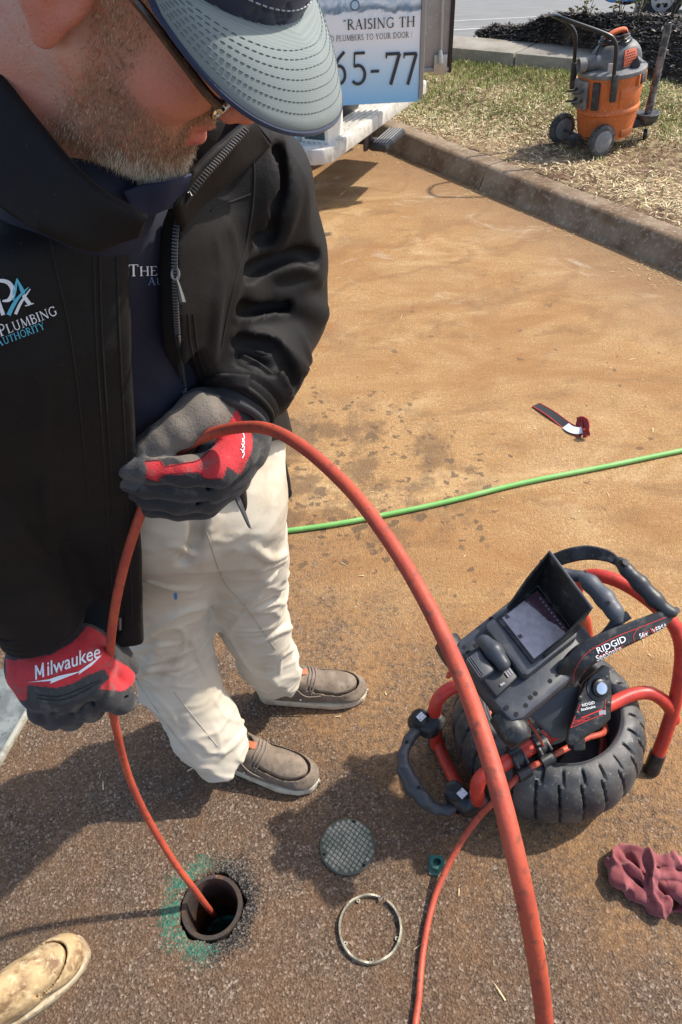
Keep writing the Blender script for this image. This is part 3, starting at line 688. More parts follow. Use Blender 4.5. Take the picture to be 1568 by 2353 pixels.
# ------------------------------------------------------------------ van in the street
vb = Zp(1345, 25, -.0); vd_ = ray(1350, 37); sl_ = -vd_[2] / vd_[1]; tt = (CAM_H + .084 - SLOPE * SLOPE_Y) / (sl_ - SLOPE); tt = min(max(tt, 15), 32); vp = CO + tt * vd_ / vd_[1]; 
zr = -.09 + float(base_z(0, vp[1] + -.02 * vp[0])) + .006
vo = np.array([vp[0], vp[1], zr])
t = thing('street_van', 'blue and white van with printed side driving on the street', 'van', vo)
sx = np.array([1, -.03, 0]); sx /= np.linalg.norm(sx); ax_v = axes_from(sx, (0, 0, 1))
def vloc(a, b, c): return vo + ax_v[0] * a + ax_v[1] * b + ax_v[2] * c
blue = mat('van_blue', (.09, .26, .55), .35, coat=.4); white = mat('van_white', (.72, .76, .78), .35, coat=.4)
prof_b = [(0, .35), (.05, .75), (.5, .98), (1.25, 1.12), (1.9, 1.75), (2.1, 1.84), (2.6, 1.84), (2.6, .30), (.1, .30)]
prof_w = [(2.61, .30), (2.61, 1.86), (5.4, 1.86), (5.5, 1.7), (5.5, .32)]
fax = np.array([ax_v[0], ax_v[2], -ax_v[1]])
MB().prism(prof_b, vloc(0, -.9, 0), np.array([ax_v[0], ax_v[2], ax_v[1]]), 1.8, .05).build('cab', blue, t)
MB().prism(prof_w, vloc(0, -.9, 0), np.array([ax_v[0], ax_v[2], ax_v[1]]), 1.8, .04).build('cargo_body', white, t)
for a in (.95, 4.45):
    for b in (-.92, .92):
        w_ = MB().lathe([(.20, -.1), (.34, -.1), (.36, -.06), (.36, .06), (.34, .1), (.2, .1)], vloc(a, b, .36), axes_from(ax_v[0], ax_v[1]), 32).build('wheel', mat('tyre_rubber', (.02, .02, .02), .85), t)
        MB().lathe([(.02, -.115), (.06, -.12), (.2, -.105), (.205, -.08), (.205, .08), (.2, .105), (.06, .12), (.02, .115)], vloc(a, b, .36), axes_from(ax_v[0], ax_v[1]), 24).build('rim', mat('rim_alloy', (.42, .42, .42), .4, .7), w_)
        for k in range(6):
            an = k * math.pi / 3; MB().lathe([(.035, -.128 if b < 0 else .118), (.035, -.118 if b < 0 else .128)], vloc(a + .12 * math.cos(an), b, .36 + .12 * math.sin(an)), axes_from(ax_v[0], ax_v[1]), 8).build('rim_hole', mat('hole_dark', (.01, .01, .01), .9), w_)
    MB().lathe([(.40, -.012), (.42, 0), (.40, .012)], vloc(a, -.905, .38), axes_from(ax_v[0], ax_v[1]), 32).build('wheel_arch', mat('black_plastic', (.018, .018, .02), .5), t)
MB().box(vloc(2.3, -.905, 1.4), (.9, .02, .5), ax_v, .01).build('side_window', mat('dark_glass', (.02, .025, .03), .08), t)
MB().box(vloc(1.45, 0, 1.42), (.05, 1.5, .5), axes_from(ax_v[0] * .66 + ax_v[2] * .75, ax_v[2] * .66 - ax_v[0] * .75), .01).build('windscreen', mat('dark_glass', (.02, .025, .03), .08), t)
r_ = np.random.default_rng(3)
for k in range(30): MB().lathe([(.03 + .03 * r_.random(), 0), (.02, .003)], vloc(2.75 + 2.5 * r_.random(), -.902, .55 + 1.1 * r_.random()), axes_from(ax_v[0], -ax_v[1]), 9).build('drop_print', mat('print_slate', (.16, .22, .25), .5), t)
MB().box(vloc(2.605, -.903, 1.05), (.02, .006, 1.4), ax_v).build('door_seam', mat('black_plastic', (.018, .018, .02), .5), t)

# ================================================================== cleanout, lid, ring and other things on the pavement
iron = mat('rusty_iron', (.055, .04, .032), .75, .3, var=(28, (.12, .055, .028), .52, .68, 6), var2=(90, (.035, .028, .024), .5, .7), bump=(120, .5, .003))
t = thing('cleanout_pipe', 'open rusty sewer cleanout pipe sunk in the pavement with green primer round it', 'pipe', HC)
tilt = axes_from((1, 0, -.02), (.03, -.02, 1))
MB().lathe([(.0655, -.10), (.0655, -.004), (.064, .001), (.056, .001), (.0545, -.002), (.0535, -.05), (.053, -.10)], HC, tilt, 64, closed=True).build('rim', iron, t)
MB().lathe([(.053, -.70), (.053, -.1), (.055, -.1), (.055, -.70)], HC, tilt, 48, closed=True).build('pipe_wall', mat('pipe_inside', (.13, .05, .02), .6, var=(18, (.02, .014, .012), .40, .56)), t)
MB().lathe([(.046, -.36), (.046, -.24), (.0528, -.235), (.0528, -.36)], HC, tilt, 48, closed=True).build('inner_collar', mat('pvc_green_stain', (.02, .26, .24), .35, var=(25, (.03, .03, .028), .48, .56)), t)
MB().lathe([(.0001, -.345), (.052, -.345), (.0525, -.36), (.0001, -.36)], HC, tilt, 40).build('standing_water', mat('drain_water', (.012, .018, .016), .05), t)
sp = HC + np.array([.003, .0595, .0015]); MB().lathe([(.0001, .0035), (.003, .003), (.0042, 0), (.0042, -.002)], sp, None, 14).build('screw', mat('bright_steel', (.6, .58, .52), .3, 1.0), t)
MB().lathe([(.0016, .0036), (.0016, .0041)], sp, None, 8).build('screw_recess', mat('hole_dark', (.01, .01, .01), .9), t)
sp = HC + np.array([-.050, .036, .0015]); MB().lathe([(.0001, .003), (.0045, .002), (.0055, -.002)], sp, None, 12).build('screw', iron, t)

lc = Zp(799, 1945, .004); lr = .0625
t = thing('drain_cover', 'round dull brass cleanout lid with a cross hatched face lying on the pavement', 'lid', (lc[0], lc[1], 0))
brass = mat('dull_brass', (.40, .37, .28), .6, .25, var=(20, (.22, .225, .165), .42, .62, 6), var2=(55, (.50, .45, .34), .55, .72), bump=(90, .3, .002))
MB().lathe([(lr - .002, 0), (lr, .002), (lr, .0055), (lr - .0015, .007), (.0001, .007)], (lc[0], lc[1], .001), None, 64).build('plate', mat('groove_shade_brass', (.15, .14, .10), .7, .3, var=(20, (.085, .09, .065), .42, .62, 6)), t)  # plate coloured darker than the studs: painted shade for the hatch grooves
m = MB(); step = .0098; a_ = math.radians(57); ln_ = []
dirs = [np.array([math.cos(a_), math.sin(a_)]), np.array([math.cos(a_ + 1.42), math.sin(a_ + 1.42)])]
A2 = np.stack(dirs, 1)                   # raised diamonds between the hatch grooves
for i in range(-9, 10):
    for j in range(-9, 10):
        c2 = A2 @ np.array([(i + .5) * step, (j + .5) * step])
        if np.hypot(*c2) > lr - .0065 or min(np.hypot(*(c2 - np.array(h))) for h in ((.016, .053), (-.053, -.016), (.034, -.044))) < .0065: continue
        q = [c2 + A2 @ (np.array(k) * step * .41) for k in ((-1, -1), (1, -1), (1, 1), (-1, 1))]; q2 = [c2 + A2 @ (np.array(k) * step * .33) for k in ((-1, -1), (1, -1), (1, 1), (-1, 1))]
        hz = .0016 * (1 if (i * 7 + j * 3) % 5 else .7)
        m.add([(lc[0] + p[0], lc[1] + p[1], .008) for p in q] + [(lc[0] + p[0], lc[1] + p[1], .008 + hz) for p in q2], [(0, 1, 5, 4), (1, 2, 6, 5), (2, 3, 7, 6), (3, 0, 4, 7), (4, 5, 6, 7)])
o = m.build('tread_studs', brass, t, smooth=False); o['kind'] = 'stuff'
for h in ((.016, .053), (-.053, -.016), (.034, -.044)): MB().lathe([(.0035, .0080), (.0035, .0088)], (lc[0] + h[0], lc[1] + h[1], 0), None, 14).build('screw_hole', mat('hole_dark', (.01, .01, .01), .9), t)

rc = Zp(851, 2133, .004); t = thing('broken_ring', 'thin broken brass ring lying on the pavement beside the lid', 'ring', (rc[0], rc[1], 0))
m = MB(); n_ = 84; a0, a1 = math.radians(66), math.radians(66 + 346); R_ = .0635; sec = [(-.0028, 0), (.0034, 0), (.003, .007), (.0018, .010), (-.0022, .010), (-.0028, .006)]
for i in range(n_):
    an = a0 + (a1 - a0) * i / (n_ - 1); w = 1 + .006 * math.sin(3 * an + 1)
    for u, z in sec: m.v.append((rc[0] + (R_ * w + u) * math.cos(an) * 1.0, rc[1] + (R_ * w + u) * math.sin(an) * 1.0, .001 + z * (1 + .1 * math.sin(9 * an))))
q = len(sec); m.f += [(i * q + k, i * q + (k + 1) % q, (i + 1) * q + (k + 1) % q, (i + 1) * q + k) for i in range(n_ - 1) for k in range(q)] + [tuple(range(q)), tuple((n_ - 1) * q + k for k in range(q))]
m.build('ring_band', mat('worn_brass', (.42, .385, .29), .45, .6, var=(35, (.17, .15, .105), .45, .62, 6), bump=(110, .5, .002)), t, sharp=30)
m = MB(); e = math.radians(70); m.tube([(rc[0] + R_ * math.cos(e), rc[1] + R_ * math.sin(e), .008), (rc[0] + (R_ - .008) * math.cos(e - .06), rc[1] + (R_ - .008) * math.sin(e - .06), .007), (rc[0] + (R_ + .012) * math.cos(e - .2), rc[1] + (R_ + .012) * math.sin(e - .2), .011)], [.0022, .0018, .0012], 6)
m.build('torn_end', mat('worn_brass', (.42, .36, .22), .42, .8), t)
for an in (1.95, 3.6, 4.7, 5.9):
    c0 = (rc[0] + (R_ - .0055) * math.cos(an), rc[1] + (R_ - .0055) * math.sin(an), .002); MB().lathe([(.0042, 0), (.0042, .003), (.0018, .003), (.0018, 0)], c0, None, 14, closed=True).build('screw_lug', mat('worn_brass', (.42, .36, .22), .42, .8), t)

# scrap of green plastic fitting
gc = Zp(1004, 1990, 0); t = thing('green_fitting', 'small broken green plastic fitting on the pavement behind the orange rod', 'fitting', gc)
gm = mat('green_plastic', (.03, .14, .12), .55, var=(60, (.10, .09, .06), .5, .65), bump=(80, .4, .002))
MB().lathe([(.010, 0), (.0165, 0), (.0175, .004), (.0165, .019), (.0095, .0195), (.0085, .012)], gc + [0.004, 0, 0], axes_from((1, .2, .2), (-.25, .1, 1)), 7, closed=True).build('hex_nut', gm, t, smooth=False)
MB().prism([(-.016, -.020), (.004, -.024), (.012, -.006), (.008, .018), (-.009, .022), (-.014, .004)], gc + [-.004, .002, .0005], np.eye(3), .005, .001).build('flange', gm, t)

# green garden-like hose
hp_ = [Zp(300, 1265, .012), Zp(480, 1245, .012), Zp(620, 1225, .0095), Zp(760, 1206, .0095), Zp(880, 1184, .0095), Zp(1030, 1152, .0095), Zp(1200, 1110, .0095), Zp(1400, 1070, .0095), Zp(1568, 1035, .0095), Zp(1750, 1000, .0095), Zp(2100, 960, .0095)]
t = MB().tube(hp_, .0088, 12, True, 10).build('green_hose', mat('lime_rubber', (.16, .43, .10), .5, var=(9, (.27, .50, .17), .45, .7), var2=(70, (.22, .36, .10), .58, .72), bump=(200, .2, .001)))
tag(t, 'lime green hose running straight across the tan pavement', 'hose')

# strap dropped on the pavement
def strap_strip(path, w, th, sidevec=None):
    """flat band standing/lying along a 3D path; sidevec per point = band width direction"""
    m = MB(); P = [np.array(p, float) for p in path]; n = len(P)
    for i in range(n):
        tg = P[min(i + 1, n - 1)] - P[max(i - 1, 0)]; tg /= np.linalg.norm(tg); sv = np.array(sidevec[i], float); sv -= (sv @ tg) * tg; sv /= np.linalg.norm(sv); nv_ = np.cross(tg, sv)
        for a, b in ((-1, -1), (1, -1), (1, 1), (-1, 1)): m.v.append(tuple(P[i] + sv * a * w / 2 + nv_ * b * th / 2))
    m.f += [(i * 4 + k, i * 4 + (k + 1) % 4, (i + 1) * 4 + (k + 1) % 4, (i + 1) * 4 + k) for i in range(n - 1) for k in range(4)] + [(3, 2, 1, 0), tuple((n - 1) * 4 + k for k in range(4))]
    return m
s0_, s1_ = Zp(1232, 930, .004), Zp(1302, 978, .004)
t = thing('hook_loop_strap', 'black strap with red edges and white end lying folded on the pavement', 'strap', Zp(1290, 965, 0))
dr_ = (s1_ - s0_) / np.linalg.norm(s1_ - s0_); sd2 = np.cross([0, 0, 1], dr_)
pa = catmull([s0_, s0_ + (s1_ - s0_) * .5 + [0, 0, .005], s1_, Zp(1322, 990, .006), Zp(1340, 996, .016)], 5)
svs = [sd2 * (1 - .25 * (i / len(pa))) + np.array([0, 0, .5]) * (i / len(pa)) for i in range(len(pa))]
W_ = .036
strap_strip(pa, W_, .0025, svs).build('strap_web', mat('black_web', (.022, .022, .024), .85, bump=(400, .4, .001)), t, smooth=False)
redw = mat('red_piping', (.42, .03, .03), .7)
for sg in (-1, 1): MB().tube([p + np.array(v) / np.linalg.norm(v) * sg * W_ / 2 for p, v in zip(pa, svs)], .0028, 6).build('edge_piping', redw, t)
pb_ = catmull([Zp(1340, 996, .016), Zp(1349, 992, .03), Zp(1346, 975, .034), Zp(1332, 968, .028), Zp(1333, 985, .012)], 6); sv2 = [np.array([.35, .2, .9])] * len(pb_)
strap_strip(pb_, W_, .0025, sv2).build('strap_loop', mat('red_web', (.30, .035, .035), .8), t, smooth=False)
MB().tube([p + np.array([.35, .2, .9]) / 1.0 * .018 for p in pb_], .0028, 6).build('edge_piping', redw, t)
pw = [Zp(1300, 978, .010), Zp(1312, 986, .0125), Zp(1328, 990, .015), Zp(1338, 988, .020)]; pw = catmull(pw, 4)
strap_strip(pw, .030, .002, [sd2 + np.array([0, 0, .45])] * len(pw)).build('white_patch', mat('white_web', (.75, .75, .73), .7), t, smooth=False)

# red rag
ragc = Zp(1485, 2020, .0)
def rag_sdf():
    pts = lambda L: [Zp(*p) for p in L]
    chs = [(pts([(1405, 1985, .018), (1430, 2025, .022), (1475, 2060, .02), (1500, 2075, .02), (1530, 2085, .02)]), .015), (pts([(1420, 1965, .022), (1450, 1990, .034), (1480, 2020, .032), (1500, 2050, .025)]), .012), (pts([(1435, 1955, .018), (1462, 1965, .035), (1475, 1995, .036), (1500, 2025, .04), (1510, 2055, .03)]), .0105),
           (pts([(1478, 1985, .02), (1500, 1978, .04), (1530, 1980, .042), (1575, 1990, .035), (1640, 2010, .03)]), .017), (pts([(1490, 2000, .03), (1510, 2010, .045), (1550, 2010, .04), (1600, 2030, .03), (1650, 2060, .02)]), .014), (pts([(1505, 2030, .035), (1500, 2060, .03), (1512, 2085, .025), (1535, 2080, .025), (1538, 2045, .03), (1520, 2030, .038)]), .0085),
           (pts([(1540, 2040, .03), (1570, 2060, .03), (1600, 2090, .025)]), .02), (pts([(1400, 1990, .008), (1450, 2050, .006), (1540, 2095, .006), (1640, 2080, .008), (1640, 2010, .008), (1480, 1975, .008), (1420, 1965, .008)]), .008)]
    body = pts([(1440, 2000, .006), (1500, 2030, .01), (1580, 2045, .01)])
    def f(P):
        d = sd_chain(P, body, [.018, .021, .022], .02)
        for c_, r in chs: d = smin(d, sd_chain(P, c_, [r * .72] * len(c_), .003), .0022)
        w = wob(P, 55, 4, 2) + .3 * wob(P, 22, 6, 1); d = d - .009 * np.clip(1 - np.abs(w) * 4.2, 0, 1) - .006 * np.clip(1 - np.abs(wob(P, 95, 15, 1)) * 3.4, 0, 1) + .005 * np.clip(1 - np.abs(wob(P, 70, 25, 1)) * 4, 0, 1)
        w2 = wob(P, 150, 9, 1); d = d - .0022 * np.clip(1 - np.abs(w2) * 2, 0, 1)
        return np.maximum(d, -(P[:, 2] - .001))
    return f
lo = ragc - [.16, .14, .01]; hi = ragc + [.22, .14, .09]
v_, f_ = nets(rag_sdf(), lo, hi, .0019); t = from_arrays('shop_rag', v_, f_, mat('red_rag', (.21, .048, .052), .95, var=(30, (.34, .10, .105), .42, .66, 6), var2=(120, (.15, .04, .04), .5, .7), bump=(500, .5, .001), sheen=.2)); tag(t, 'crumpled red cotton rag lying on the pavement in front of the reel', 'rag')

# worn boot of the person holding the camera: leather upper, toe rand and sole
bt = Zp(196, 2215, 0.0); bh = Zp(-60, 2420, 0.0); bd = (bt - bh) / np.linalg.norm(bt - bh); bs = np.cross([0, 0, 1], bd); BL = .31; toe = Zp(208, 2150, .0); toe = np.array([*Zp(190, 2165, .03)[:2], 0])
def boot_pt(l, s, z): return toe - bd * l + bs * s + np.array([0, 0, z])
def boot_sdf(P):
    d = sd_ell(P, boot_pt(.052, 0, .032), (.052, .046, .036), axes_from(bd, (0, 0, 1)))
    d = smin(d, sd_ell(P, boot_pt(.105, 0, .042), (.08, .045, .044), axes_from(bd, (0, 0, 1))), .02)
    d = smin(d, sd_ell(P, boot_pt(.20, 0, .06), (.11, .04, .066), axes_from(bd, (0, 0, 1))), .03)
    d = smin(d, sd_cap(P, boot_pt(.235, 0, .08), boot_pt(.26, 0, .24), .052, .055), .03)
    d = smax(d, -sd_cap(P, boot_pt(.252, 0, .2), boot_pt(.262, 0, .32), .047, .049), .004)
    d = d + .0012 * wob(P, 60, 2) + .0006 * wob(P, 190, 3)
    q = (P - toe.astype(np.float32)) @ np.stack([-bd, bs, [0, 0, 1]]).T.astype(np.float32)
    d = smin(d, 9 + 0 * d, .001)
    g_ = np.abs(np.hypot((q[:, 0] - .092) / 1.55, q[:, 1]) - .041) - .0016            # moc-toe seam
    d = np.where(q[:, 0] < .11, smax(d, -np.maximum(g_, .03 - q[:, 2]), .003), d)
    return np.maximum(d, .012 - P[:, 2])
cb = boot_pt(.16, 0, 0); v_, f_ = nets(boot_sdf, cb - [.24, .24, .01], cb + [.24, .24, .31], .0032)
t = thing('work_boot', 'scuffed tan leather work boot at the pavement edge of the cleanout', 'boot', boot_pt(.16, 0, 0))
from_arrays('upper', v_, f_, mat('scuffed_leather', (.46, .32, .16), .72, var=(26, (.20, .115, .055), .46, .62, 7), var2=(70, (.62, .48, .28), .52, .7, 5), bump=(140, .35, .002), bump2=(35, .3, .004)), t)
def outline(off, n=40):
    out = []
    for i in range(n):
        a = 2 * math.pi * i / n; l = .155 - .157 * math.cos(a); w = np.interp(l, [-.003, .003, .02, .05, .09, .17, .25, .29, .312], [.012, .021, .034, .044, .048, .040, .038, .031, .014]); out.append((l + off * -math.cos(a), (w + off) * (1 if math.sin(a) >= 0 else -1) * min(1, abs(math.sin(a)) * 6)))
    return out
MB().prism([(-l, s) for l, s in outline(.003)], toe + [0, 0, .0], np.array([bd, bs, [0, 0, 1.]]), .017, .003).build('sole', mat('boot_sole', (.50, .42, .28), .8, var=(50, (.3, .22, .13), .45, .6)), t)

# grey plate by the pavement edge
e0, e1 = Zp(72, 1628, .012), Zp(0, 1752, .012); ed = (e1 - e0) / np.linalg.norm(e1 - e0); en = np.array([-ed[1], ed[0], 0]); en = en if en[0] < 0 else -en
plm = mat('weathered_plate', (.10, .115, .115), .7, .1, var=(14, (.19, .21, .205), .45, .62, 7), var2=(35, (.06, .07, .07), .55, .68), bump=(70, .3, .003))
t = thing('steel_plate', 'grey weathered steel plate lying on the pavement behind the lowered glove', 'plate', e0)
c0 = e0 + ed * .30 + en * .53; MB().box((c0[0], c0[1], .009), (.8, 1.05, .014), np.array([ed, en, [0, 0, 1.]]), .003).build('plate_sheet', plm, t)
c1_ = e0 + ed * .30 + en * .004; MB().box((c1_[0], c1_[1], .0105), (.8, .012, .019), np.array([ed, en, [0, 0, 1.]]), .003).build('plate_lip', mat('pale_edge', (.36, .35, .29), .7, var=(30, (.2, .18, .13), .45, .6)), t)

# straw bits, chips and crumbs blown onto the pavement
rg = np.random.default_rng(77); n_ = 2600
ku = -np.abs(rg.normal(0, .07, n_)) - .005; sk = rg.uniform(-4, 5.5, n_); P = np.stack([KA[0] + kd[0] * sk + kn[0] * ku, KA[1] + kd[1] * sk + kn[1] * ku, np.full(n_, .003)], 1)
P = P[(rg.random(n_) < .15 + .85 * (wob(P.astype(np.float32), 3, 6) > -.1)) & (P[:, 1] < 6)]; 
P3 = np.stack([rg.uniform(-1, 2, 190), rg.uniform(.3, 5, 190), np.full(190, .003)], 1); P = np.concatenate([P, P3]); n_ = len(P)
c = np.array([.66, .55, .30]) * (.5 + .6 * rg.random((n_, 1)))
o = blades('straw_litter', P, rg.random(n_) * 6.28, rg.normal(.02, .08, n_), .010 + .032 * rg.random(n_) ** 2, .0016 + .002 * rg.random(n_), c, strawm, .15); o['kind'] = 'stuff'; o['label'] = 'loose straw blown along the kerb and over the pavement'
# ================================================================== wet/dry vacuum on the lawn
def zl(x, y): return float(lawn_z(np.array(x), np.array(y)))
vc = np.array([*Zp(1386, 328, .15)[:2], 0]); vc[2] = zl(vc[0], vc[1]) + .004
t = thing('shop_vacuum', 'orange wet dry vacuum with black handle and grey wheels standing on straw', 'vacuum', vc)
orange = mat('orange_plastic', (.62, .14, .03), .5, var=(16, (.50, .13, .03), .4, .6), var2=(75, (.55, .36, .20), .56, .74, 6), bump=(150, .15, .002))
dk = mat('dusty_black_plastic', (.035, .036, .04), .6, var=(18, (.15, .135, .115), .5, .72, 6), bump=(120, .15, .002))
gy = mat('dusty_grey_plastic', (.14, .145, .15), .6, var=(15, (.26, .25, .23), .45, .68, 6))
blk = mat('black_tube', (.012, .012, .013), .35)
def vl(x, y, z): return vc + np.array([x, y, z])
def on_drum(a, z, r):    # a in degrees, 0 = +x, -90 = towards the camera
    a = math.radians(a); return vl(r * math.cos(a), r * math.sin(a), z)
MB().lathe([(.165, .075), (.178, .08), (.190, .16), (.199, .235), (.207, .242), (.209, .255), (.205, .266), (.201, .272), (.210, .42), (.214, .45), (.216, .468)], vc, None, 64).build('drum', orange, t)
MB().lathe([(.218, .462), (.222, .470), (.220, .486), (.205, .494), (.16, .50), (.02, .505)], vc, None, 64).build('lid', gy, t)
# recessed front panel outline and base notch
for a0, a1, z0, z1, nm in ((-88, -38, .285, .40, 'side_panel'),):
    m = MB(); n_ = 12
    for i in range(n_ + 1):
        a = a0 + (a1 - a0) * i / n_
        for z, rr in ((z0, .2035), (z0 + .01, .2075), (z1 - .01, .2125), (z1, .2095)): m.v.append(tuple(on_drum(a, z, rr)))
    m.f += [(i * 4 + k, (i + 1) * 4 + k, (i + 1) * 4 + k + 1, i * 4 + k + 1) for i in range(n_) for k in range(3)]; m.build(nm, orange, t)
MB().box(on_drum(-58, .115, .182), (.012, .11, .045), axes_from((math.cos(math.radians(-58)), math.sin(math.radians(-58)), 0), (0, 0, 1)), .004).build('base_recess', mat('orange_shadow_gap', (.34, .09, .025), .6), t)
# motor head
def vac_head(P):
    Q = P - vc.astype(np.float32)
    d = sd_ell(Q, (.015, .01, .50), (.165, .15, .155)); d = smax(d, Q[:, 2] - .635, .03); d = smin(d, sd_ell(Q, (.07, 0, .53), (.10, .13, .10)), .03)
    d = smax(d, -(Q[:, 2] - .49), .006)
    d = smin(d, sd_cap(Q, (-.10, -.05, .535), (-.17, -.05, .535), .045, .042), .012)
    n0 = np.array([math.cos(math.radians(-62)), math.sin(math.radians(-62)), .25]); n0 /= np.linalg.norm(n0)
    return smax(d, Q @ n0.astype(np.float32) - .268, .008)
v_, f_ = nets(vac_head, vc + [-.26, -.2, .46], vc + [.22, .2, .68], .006); from_arrays('motor_head', v_, f_, mat('vac_head_grey', (.10, .105, .11), .55, var=(12, (.20, .195, .185), .45, .68, 6)), t)
# louvre grille; slots are dark plates, the shade inside them put into the colour
n0 = np.array([math.cos(math.radians(-62)), math.sin(math.radians(-62)), .25]); n0 /= np.linalg.norm(n0); gax = axes_from(np.cross([0, 0, 1], n0), n0); gc_ = vl(*(n0 * .262)) + np.array([0, 0, .495])
gc_ = vl(.112, -.170, .552); gc_ = vc + n0 * .268 + np.array([.022, .0, 0]) + gax[1] * .50
gc_ = vc + n0 * .2685 + gax[1] * .508 - gax[0] * -.005
orl = mat('grille_orange', (.52, .10, .04), .55)
gp = [(-.062, -.048), (.066, -.040), (.05, .042), (-.045, .046)]
gr = MB().prism(gp, gc_ - gax[2] * .004, gax, .007, .001).build('grille', orl, t)
for i in range(6):
    for j in range(6):
        u = -.045 + j * .019 + (i % 2) * .006; w = -.036 + i * .0145
        if sd_poly2(np.array([u]), np.array([w]), gp)[0] > -.008: continue
        MB().box(gc_ + gax[0] * u + gax[1] * w + gax[2] * .0032, (.012, .006, .0015), gax).build('grille_slot', mat('slot_dark', (.05, .012, .008), .8), gr, smooth=False)
MB().tube([gc_ + gax[0] * .02 - gax[1] * .06 + gax[2] * .0, gc_ + gax[0] * .045 - gax[1] * .035 + gax[2] * .03, gc_ + gax[0] * .05 - gax[1] * .05 + gax[2] * .035], [.03, .03, .022], 14).build('hose_port', dk, t)
# blower outlet on the left
MB().lathe([(.03, 0), (.036, .0), (.036, .03), (.044, .034), (.044, .075), (.040, .078), (.036, .06), (.03, .02)], vl(-.165, -.05, .535), axes_from((0, 0, 1), (-1, -.05, 0)), 12, closed=True).build('blower_outlet', gy, t)
MB().box(on_drum(-112, .52, .185), (.008, .03, .06), axes_from((math.cos(math.radians(-112)), math.sin(math.radians(-112)), 0), (0, 0, 1)), .002).build('sticker', mat('white_sticker', (.55, .52, .47), .6), t)
# carry handle on top and coiled cord
MB().tube([vl(-.07, -.02, .62), vl(-.06, -.02, .665), vl(.0, .0, .685), vl(.06, .02, .68), vl(.075, .025, .63)], .017, 10, True, 6).build('carry_handle', mat('orange_handle', (.62, .12, .03), .45), t)
pts = []
for k in range(90): a = k * .52; pts.append(vl(.0 + (.105 - .0004 * k) * math.cos(a), .0 + .10 * math.sin(a), .625 + .0006 * k + .006 * math.sin(k * 1.7)))
MB().tube(pts, .0055, 6).build('power_cord', blk, t)
MB().tube([vl(-.105, -.02, .62), vl(-.13, -.05, .58), vl(-.125, -.075, .55)], .005, 6, True, 4).build('cord_tail', blk, t)
# push handle: two tubes joined at the far end
hA = vl(-.05, -.228, .36); hB = vl(-.215, .13, .40)
def at_y(x, y, Y): d = ray(x, y); return CO + d * (Y / d[1])
MB().tube([hA, vl(-.06, -.228, .50), vl(-.065, -.228, .63), vl(-.085, -.226, .69), vl(-.14, -.215, .73), vl(-.34, -.16, .81), vl(-.40, -.11, .83), vl(-.42, -.03, .83), vl(-.40, .05, .82), vl(-.36, .10, .80), vl(-.28, .125, .74), vl(-.235, .13, .69), vl(-.22, .13, .62), hB], .0125, 12, True, 5).build('push_handle', blk, t)
for p in (hA, hB - [0, 0, .03]): MB().box(p + [0, -.004, .06], (.04, .03, .16), None, .008).build('handle_socket', dk, t)
# latch
la = -42; lax = axes_from((-math.sin(math.radians(la)), math.cos(math.radians(la)), 0), (math.cos(math.radians(la)), math.sin(math.radians(la)), 0))
MB().box(on_drum(la, .435, .216), (.062, .060, .022), lax, .004).build('latch', dk, t)
for da in (-13, 13): MB().box(on_drum(la + da, .432, .216), (.02, .066, .018), lax, .004).build('latch_post', orange, t)
# tool caddy at the left with clips
ca = -163; cax = axes_from((-math.sin(math.radians(ca)), math.cos(math.radians(ca)), 0), (math.cos(math.radians(ca)), math.sin(math.radians(ca)), 0))
MB().box(on_drum(ca, .365, .220), (.135, .17, .03), cax, .008).build('tool_caddy', gy, t)
MB().box(on_drum(ca + 32, .365, .216), (.05, .165, .024), axes_from((-math.sin(math.radians(ca + 32)), math.cos(math.radians(ca + 32)), 0), (math.cos(math.radians(ca + 32)), math.sin(math.radians(ca + 32)), 0)), .008).build('caddy_wing', dk, t)
for k, dz in enumerate((.335, .395)):
    for j in (-1, 1):
        c0 = on_drum(ca, dz, .236) + cax[0] * .034 * j
        MB().tube([c0, c0 + cax[2] * .03 + cax[0] * .025, c0 + cax[2] * .06 + cax[0] * .018, c0 + cax[2] * .075 + cax[0] * .0], [.009, .008, .007, .005], 8, True, 4).build('tool_clip', dk, t)
# rear wheels (big) with hub caps, axle
wax_ = axes_from((.94, .35, 0), (.35, -.94, 0)); wdir = wax_[2]
wn_ = vl(-.085, -.215, .1); wf_ = vl(-.26, .14, .1)
for c0, sg in ((wn_, 1), (wf_, 1)):
    w_ = MB().lathe([(.055, -.022), (.084, -.024), (.096, -.016), (.096, .016), (.084, .024), (.055, .022)], c0, wax_, 44).build('wheel', mat('vac_tyre', (.055, .056, .058), .8, var=(30, (.17, .16, .14), .48, .66)), t)
    for k in range(30):
        a = k * 2 * math.pi / 30; rad = wax_[0] * math.cos(a) + wax_[1] * math.sin(a); MB().box(c0 + rad * .0965, (.006, .011, .034), np.array([rad, np.cross(wax_[2], rad), wax_[2]])).build('tread_block', mat('vac_tyre', (.055, .056, .058), .8), w_, smooth=False)
    MB().lathe([(.0001, .026), (.02, .0265), (.066, .024), (.072, .020), (.074, .0), (.06, -.02), (.0001, -.02)], c0, wax_, 36).build('hub_cap', mat('hub_grey', (.17, .18, .185), .6, var=(25, (.27, .26, .24), .45, .66)), w_)
MB().tube([wf_ * [1, 1, 0] + [0, 0, vc[2] + .092], wn_ * [1, 1, 0] + [0, 0, vc[2] + .092]], .009, 10).build('axle', dk, t)
MB().box((wf_ + wn_) / 2 * [1, 1, 0] + [-.03, .03, vc[2] + .06], (.10, .06, .07), wax_, .01).build('axle_bracket', dk, t)
